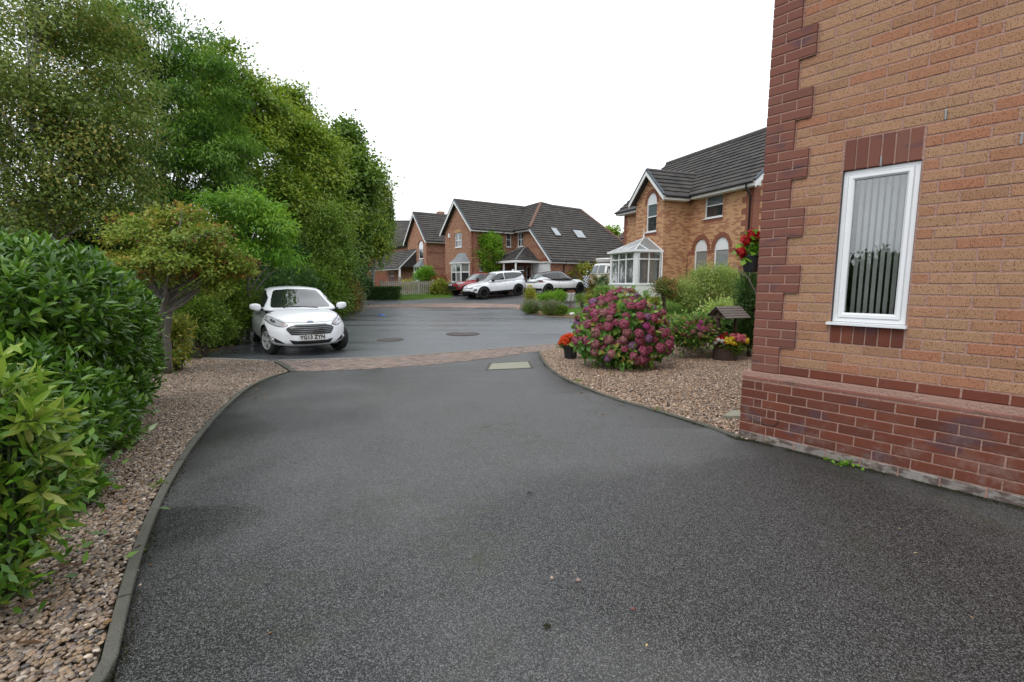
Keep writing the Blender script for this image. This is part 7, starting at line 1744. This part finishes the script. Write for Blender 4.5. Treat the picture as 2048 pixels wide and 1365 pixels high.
sh('conifer_shrub', 'brown tinged upright conifer between flag and camper van', 1187, 27, [bl(1186, 567, 27, 7, 18), bl(1186, 580, 27, 8, 10)], 'leaf_redtip', nclump=70, per=60, L=.08, Wd=.02, cr_=.15); sh('conifer_shrub', 'dark green upright conifer between camper van and conservatory', 1208, 25.5, [bl(1207, 566, 25.5, 9, 16), bl(1207, 582, 25.5, 9, 10)], 'leaf_dark', nclump=80, per=60, L=.08, Wd=.02, cr_=.15)
sh('dwarf_conifer', 'tiny bright conifer in front of the conservatory wall', 1293, 19.6, [bl(1293, 588, 19.6, 4, 7)], 'leaf_bright', nclump=14, per=40, L=.07, Wd=.02, cr_=.09)
sh('flowering_shrub', 'small yellow green plant below the conservatory corner', 1313, 19.0, [bl(1310, 605, 19, 9, 8)], 'leaf_variegated', nclump=20, per=40, L=.08, Wd=.03, cr_=.13)
tree('photinia_shrub', 'thin stemmed red tipped shrub right of the conservatory', G(1328, 18.6), [bl(1330, 575, 18.6, 24, 18), bl(1345, 590, 18.4, 20, 14), bl(1318, 570, 18.8, 10, 8)], 'leaf_redtip', 'bark_brown', 70, 55, .075, .034, .17, .8, .018, -.1, 20, stems=4, shell=.3, cat='shrub', lo=.15, wob=.03)
tree('willow_shrub', 'broad pale green and cream willow shrub on the lawn', G(1405, 18.2), [bl(1400, 575, 18.4, 40, 34), bl(1440, 572, 18.6, 44, 36), bl(1475, 585, 18.2, 28, 30), bl(1425, 550, 18.6, 40, 18), bl(1380, 590, 18.4, 24, 22)], 'leaf_pale', 'bark_brown', 260, 120, .085, .02, .26, .9, .05, .1, 26, stems=1, shell=.4, cat='shrub', lo=.12)
sh('ivy_mound', 'cream edged ivy mound behind the wishing well', 1450, 11.6, [bl(1450, 635, 11.5, 42, 32), bl(1418, 640, 11.4, 22, 20), bl(1490, 645, 11, 30, 34)], 'leaf_pale', nclump=130, per=60, L=.06, Wd=.045, cr_=.16, cat='ivy')
sh('ivy_mound', 'dark ivy under the wishing well roof by the corner', 1480, 10.6, [bl(1470, 660, 10.6, 38, 26), bl(1505, 650, 10.2, 24, 40)], 'leaf_dark', nclump=110, per=60, L=.07, Wd=.05, cr_=.16, cat='ivy')
tree('far_tree', 'loose olive tree top between the two far roofs', G(1222, 58), [bl(1218, 466, 58, 12, 12), bl(1228, 480, 58, 14, 16)], 'leaf_olive', 'bark_grey', 40, 60, .3, .2, .7, .8, .15, 0, 8)
# climbers and shrubs on the far houses
def onH2(x, y, z): return Matrix.Rotation(H2a, 3, 'Z') @ Vector((x, y, z)) + H2o
c = onH2(.22, 1.35, 3.0); c2 = onH2(.25, 1.5, 1.5)
shrub('climbing_ivy', 'bright green climber growing up the orange gable house wall', tuple(onH2(.2, 1.5, 0)), [(c.x, c.y, c.z, 1.0, .75, 1.15), (c.x, c.y, c.z + .9, .8, .6, .6), (c2.x, c2.y, c2.z, .5, .4, .8)], 'leaf_bright', nclump=150, per=60, L=.14, Wd=.09, cr_=.3, cat='climber', up=.5)
c = [onH2(4.9, y, z) for y, z in ((6.3, 1.3), (7.8, 1.3), (9.5, 1.2), (11, 1.2))]
shrub('variegated_climber', 'yellow green climber along the long garage wall', tuple(onH2(4.8, 7, 0)), [(q_.x, q_.y, q_.z, .9, .6, .9) for q_ in c], 'leaf_variegated', nclump=170, per=60, L=.15, Wd=.07, cr_=.28, cat='climber')
sh('laurel_shrub', 'clipped bright green shrub behind the picket fence', 848, 38, [bl(848, 566, 38, 19, 26), bl(852, 550, 38, 14, 12)], 'leaf_bright', nclump=130, per=60, L=.14, Wd=.08, cr_=.32); sh('acer_shrub', 'dark red acer shrub beside the yellow bush', 876, 36, [bl(878, 566, 36, 14, 14), bl(872, 582, 36, 10, 10)], 'leaf_red', nclump=60, per=60, L=.12, Wd=.05, cr_=.3)
sh('euonymus_bush', 'yellow variegated rounded bush left of the red SUV', 882, 34, [bl(883, 578, 34, 15, 13), bl(875, 586, 34, 8, 6)], 'leaf_variegated', nclump=70, per=60, L=.12, Wd=.08, cr_=.28); sh('golden_shrub', 'low golden shrub behind the fence left part', 815, 37.5, [bl(812, 573, 37.5, 13, 7)], 'leaf_variegated', nclump=30, per=50, L=.13, Wd=.08, cr_=.28)
def boxhedge(label, px0, px1, py0, py1, Y, mat, dep=1.0):
    a, b_ = at(px0, py1, Y), at(px1, py1, Y); z1 = at(px0, py0, Y).z; g = gz(a.x, Y); n = 9000
    P = np.c_[rng.uniform(a.x, b_.x, n), Y + rng.uniform(0, dep, n), g + rng.random(n) * (z1 - g)]
    k = rng.integers(0, 3, n); P[k == 0, 1] = Y + rng.random((k == 0).sum()) * .12; P[k == 1, 2] = z1 - rng.random((k == 1).sum()) * .1
    e = empty('clipped_hedge', (a.x, Y, g), 0, label, 'hedge'); D = rdir(n) + np.array([0, -.4, .5]); me = leaves('foliage', P, D, rdir(n), .10, .06, mat, T_QUAD); me.transform(Matrix.Translation((-a.x, -Y, -g))); put('foliage', me, e)
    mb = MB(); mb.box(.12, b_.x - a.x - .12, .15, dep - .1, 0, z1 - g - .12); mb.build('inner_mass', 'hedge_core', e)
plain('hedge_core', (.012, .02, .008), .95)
boxhedge('low square clipped hedge beside the fence and white post', 728, 797, 575, 601, 30.5, 'leaf_dark'); 
sh('round_hedge', 'dark rounded evergreen left of the clipped hedge', 724, 33, [bl(724, 572, 32.5, 16, 14)], 'leaf_dark', nclump=70, per=70, L=.1, Wd=.06, cr_=.3, cat='bush')
# picket fence
fa, fb_ = at(762, 592, 33.0), at(866, 592, 34.6); fe = empty('picket_fence', (fa.x, fa.y, gz(fa.x, fa.y)), 0, 'weathered picket fence in front of the left orange house', 'fence'); f0 = Vector(fe.location); L_ = (fb_ - fa); L_.z = 0; n = int(L_.length / .135); plain('picket_wood', (.40, .36, .30), .8, var=.2)
pk = MB().box(-.035, .035, -.01, .01, .06, .98).mesh('picket', 'picket_wood')
for i in range(n):
    q = fa + L_ * (i / n); o = put('picket', pk, fe, (q.x - f0.x, q.y - f0.y, gz(q.x, q.y) - f0.z)); o.rotation_euler = (0, 0, math.atan2(L_.y, L_.x))
for z in (.25, .8): MB().bar(Vector((0, .03, z)), Vector((fb_.x - f0.x, fb_.y - f0.y + .03, z + gz(fb_.x, fb_.y) - f0.z)), .04, .08).build('rail', 'picket_wood', fe)
for t in (.0, .36, .72, 1.0): q = fa + L_ * t; MB().box(-.06, .06, -.06, .06, 0, 1.25 if t == .36 else 1.08).build('post', 'picket_wood', fe, loc=(q.x - f0.x, q.y - f0.y + .08, gz(q.x, q.y) - f0.z))
# chequered flag
q = at(1172, 565, 27.6); fl = empty('chequered_flag', (q.x - .05, 27.6, gz(q.x, 27.6)), R(-12), 'small black and white chequered flag leaning by the camper van', 'flag')
MB().tube([(.08, 0, 0), (-.14, 0, 1.35)], .012, 6).build('pole', 'wood_grey', fl)
mb = MB(); ax_ = Vector((-.16, 0, .98)).normalized(); ay_ = Vector((.98, .1, .16)).normalized(); o0 = Vector((-.13, 0, 1.32))
for i in range(8):
    for j in range(5):
        a = o0 - ax_ * (i * .085) + ay_ * (j * .075); mb.add([a + Vector((0, .03 * math.sin(j * 1.1), 0)), a + ay_ * .075 + Vector((0, .03 * math.sin((j + 1) * 1.1), 0)), a + ay_ * .075 - ax_ * .085 + Vector((0, .03 * math.sin((j + 1) * 1.1), 0)), a - ax_ * .085 + Vector((0, .03 * math.sin(j * 1.1), 0))], [(0, 1, 2, 3)], (i + j) % 2)
mb.build('cloth', ['number_white', 'badge_blue'], fl, recalc=False)

# ------------------------------------------------------------------ small things on the ground
def rock(name, label, p, s_, mat, cat='stone', seed=1, rot=0, parent=None):
    r_ = random.Random(seed); bm = bmesh.new(); bmesh.ops.create_icosphere(bm, subdivisions=3, radius=1)
    for v in bm.verts:
        nn = noise.noise(v.co * 1.1 + Vector((seed * 3.1, 0, 0))); v.co *= 1 + .28 * nn; v.co.x *= s_[0]; v.co.y *= s_[1]; v.co.z = max(v.co.z, -.5) * s_[2]
    for f in bm.faces: f.smooth = True
    me = bpy.data.meshes.new(name); bm.to_mesh(me); bm.free(); me.materials.append(MATS[mat]); o = put(name, me, parent, (p[0], p[1], p[2] + s_[2] * .45), (0, 0, rot)); return tag(o, label, cat)
plain('stone_pale', (.34, .26, .21), .6, var=.25, scale=40); plain('stone_pinkish', (.30, .20, .17), .6, var=.25, scale=40); plain('stone_red', (.16, .05, .035), .5, var=.3, scale=60); plain('rock_white', (.72, .72, .70), .8, var=.08, scale=8)
rock('pebble', 'left of two small round stones on the drive', hit(1104, 1157), (.009, .008, .007), 'stone_pale', seed=2); rock('pebble', 'right of two small round stones on the drive', hit(1156, 1162), (.010, .009, .008), 'stone_pinkish', seed=5)
rock('pebble', 'small dark red stone on the drive', hit(1266, 1219), (.010, .006, .005), 'stone_red', seed=8); rock('pebble', 'pale stone by the left edging stones', hit(273, 1143), (.011, .009, .007), 'rock_white', seed=9); rock('pebble', 'small ochre stone by the left edging', hit(281, 1171), (.007, .006, .005), 'stone_pale', seed=11)
rock('white_rock', 'long white painted rock at the far garden edge', hit(1103, 629), (.21, .10, .09), 'rock_white', 'rock', 12, R(12)); rock('white_rock', 'small white rock right of the long one', hit(1144, 630.5), (.14, .09, .08), 'rock_white', 'rock', 15); rock('white_rock', 'upright white rock between the lavenders', hit(1073, 626), (.07, .07, .17), 'rock_white', 'rock', 18)
def tuft(name, label, p, n, L_, W_, mat, cat, spread=.03, up=1.0, tpl=T_FOLD, kind=None):
    P = np.array(p)[None] + rng.normal(size=(n, 3)) * np.array([spread, spread, .0]) * .5; P[:, 2] = p[2] + rng.random(n) * .01; D = rng.normal(size=(n, 3)) * .7 + np.array([0, 0, up])
    me = leaves(name, P, D, rdir(n) * .4 + np.array([0, 0, 1.0]), L_ * rng.uniform(.6, 1.3, n), W_, mat, tpl); me.transform(Matrix.Translation(-Vector(p))); o = put(name, me, None, p); return tag(o, label, cat)
tuft('moss_clump', 'small moss clump lying on the middle of the drive', hit(1094, 1256), 60, .010, .004, 'moss', 'moss', .016)
tuft('moss_clump', 'tiny dark moss scrap further up the drive', hit(1059, 989), 30, .012, .004, 'moss', 'moss', .02)
tuft('weed', 'bright green weed at the wall foot right of the middle', hit(1697, 931), 46, .038, .024, 'leaf_bright', 'weed', .11, .7); tuft('weed', 'small weed at the wall foot near the corner', hit(1552, 888), 16, .03, .02, 'leaf_bright', 'weed', .04, .8); tuft('weed', 'tiny weed sprig left of the larger wall weed', hit(1655, 920), 9, .028, .018, 'leaf_bright', 'weed', .03, .8)
tuft('weed', 'pale weed growing from the left edging stones', hit(318, 975), 22, .035, .02, 'leaf_mid', 'weed', .06, .8); tuft('weed', 'small weed in the pebbles below the laurel', hit(168, 1096), 14, .03, .02, 'leaf_mid', 'weed', .04, .8); tuft('weed', 'weed on the drive edge beside the left edging', hit(283, 1103), 10, .014, .008, 'leaf_bright', 'weed', .03, .8); tuft('weed', 'grass tuft on the right edging near the pot', hit(1157, 765), 24, .05, .01, 'leaf_grass', 'weed', .08); tuft('weed', 'grass tuft on the right edging nearer the corner', hit(1318, 822), 18, .04, .01, 'leaf_grass', 'weed', .08)
def fallen(label, px, py, L_, W_, mat='leaf_brown', rz=None, dz=.004):
    p = hit(px, py); me = leafmesh_one('fallen_leaf', mat, L_, W_, tint=rng.random()); a = rng.uniform(0, 6.28) if rz is None else rz; o = put('fallen_leaf', me, None, (p.x, p.y, p.z + dz), (rng.uniform(-.12, .12), rng.uniform(-.1, .1), a)); tag(o, label, 'leaf')
fallen('curled tan leaf beside the left edging', 306, 1133, .03, .014); fallen('long rust leaf on pebbles under the spotted laurel', 95, 1150, .13, .035, rz=R(25), dz=.03); fallen('rust leaf lying left in the bottom pebbles', 25, 1300, .11, .02, rz=R(10), dz=.02); fallen('short red leaf standing in pebbles mid left', 86, 1210, .06, .02, rz=R(60), dz=.02)
fallen('reddish leaf in the pebbles close to the edging', 205, 1260, .06, .03, rz=R(70), dz=.02); fallen('pointed brown leaf on pebbles right of the laurel', 203, 1165, .06, .02, rz=R(40), dz=.02); fallen('orange leaf on pebbles beside the laurel foot', 237, 990, .05, .03, dz=.02)
fallen('pale yellow leaf on the right part of the drive', 1828, 1108, .025, .015, 'leaf_tan'); fallen('tiny pale leaf right of the yellow one', 1938, 1233, .02, .008, 'leaf_tan'); fallen('small brown leaf at the bottom of the drive', 545, 1266, .018, .01); fallen('ochre scrap of leaf above the yellow one', 1802, 1059, .014, .008, 'leaf_tan'); fallen('whitish leaf fragment at the lower drive middle', 1294, 1289, .018, .009, 'leaf_tan')
P = []
q = [hit(*z_) for z_ in ((420, 708), (500, 668), (600, 640), (700, 621), (712, 617))]
for a, b_ in zip(q, q[1:]):
    n_ = int((b_ - a).length * 90); t = rng.random(n_); off = np.abs(rng.normal(size=n_)) * .28 - .12; d = (b_ - a).normalized(); nr = np.array([-d.y, d.x])
    for i in range(n_): x, y = a.x + (b_.x - a.x) * t[i] - nr[0] * off[i], a.y + (b_.y - a.y) * t[i] - nr[1] * off[i]; P.append((x, y, gz(x, y) + .004))
# scattered brown leaves on both gravel beds
for px, py in [(rng.uniform(330, 560), rng.uniform(725, 800)) for _ in range(60)] + [(rng.uniform(200, 330), rng.uniform(850, 1100)) for _ in range(24)] + [(rng.uniform(1150, 1470), rng.uniform(735, 840)) for _ in range(40)]:
    h_ = hit(px, py); P.append((h_.x, h_.y, h_.z + .018))
P = np.array(P); n = len(P); o = put('leaf_litter', leaves('leaf_litter', P, rng.normal(size=(n, 3)) * [1, 1, .15], rng.normal(size=(n, 3)) * .3 + [0, 0, 1], .055 * rng.uniform(.5, 1.2, n), .03, 'leaf_brown', T_FOLD)); o['kind'] = 'stuff'
# moss along the wall foot and the edgings
P = []
for i in range(5200):
    u_ = rng.uniform(-.05, 2.6); w_ = abs(rng.normal()) * .030 + .078
    if noise.noise(Vector((u_ * 5, 3, 0))) < -.25: continue
    q_ = HC + HD * u_ - HN * w_; P.append((q_.x, q_.y, gz(q_.x, q_.y) + .001))
for path, sg_ in ((le, -1), (re, -1)):
    for i in range(2600):
        k = rng.integers(4, len(path) - 1); a, b_ = path[k - 1], path[k]; t = rng.random(); d = (b_ - a).normalized(); off = abs(rng.normal()) * .02; x = a.x + (b_.x - a.x) * t - d.y * sg_ * off; y = a.y + (b_.y - a.y) * t + d.x * sg_ * off
        if noise.noise(Vector((x * 2.5, y * 2.5, 1))) > -.1: P.append((x, y, gz(x, y) + .001))
P = np.array(P); n = len(P); o = put('moss', leaves('moss', P, rng.normal(size=(n, 3)) * .8 + [0, 0, .5], rdir(n), .010 * rng.uniform(.5, 1.4, n), .005, 'moss', T_QUAD)); o['kind'] = 'stuff'
plain('litter_blue', (.03, .12, .45), .4)
p = hit(762, 632); mb = MB(); mb.add([(-.22, 0, .0), (-.08, -.05, .03), (.06, -.06, .02), (.24, 0, .01), (.1, .1, .05), (-.1, .09, .02), (0, .02, .09)], [(0, 1, 6), (1, 2, 6), (2, 3, 6), (3, 4, 6), (4, 5, 6), (5, 0, 6), (0, 5, 4, 3, 2, 1)]); tag(mb.build('plastic_bag', 'litter_blue', None, loc=p), 'crumpled blue bag lying on the far side of the road', 'bag')

def splat(name, label, p, u_, v_, n_, cat, k, sx_, sy_):
    mb = MB()
    for i in range(k):
        a = rng.normal() * sx_; b_ = rng.normal() * sy_; r_ = rng.uniform(.001, .0026)
        mb.add([p + u_ * (a + r_ * math.cos(t) * rng.uniform(.6, 1.2)) + v_ * (b_ + r_ * 1.5 * math.sin(t)) + n_ * (.0015 + i * .00002) - p for t in np.linspace(0, 5.4, 7)], [tuple(range(7))])
    tag(mb.build(name, 'concrete_pale', None, loc=p, recalc=False), label, cat)
splat('bird_dropping', 'white splash marks on the drive behind the left round stone', hit(1112, 1147), Vector((1, 0, 0)), Vector((0, 1, 0)), Z, 'dropping', 13, .008, .010)
splat('bird_dropping', 'white splash marks on the drive behind the right round stone', hit(1149, 1146), Vector((1, 0, 0)), Vector((0, 1, 0)), Z, 'dropping', 11, .007, .012)
print('objects', len(bpy.data.objects), 'tris', sum(len(m.polygons) * m.users for m in bpy.data.meshes if m.users))
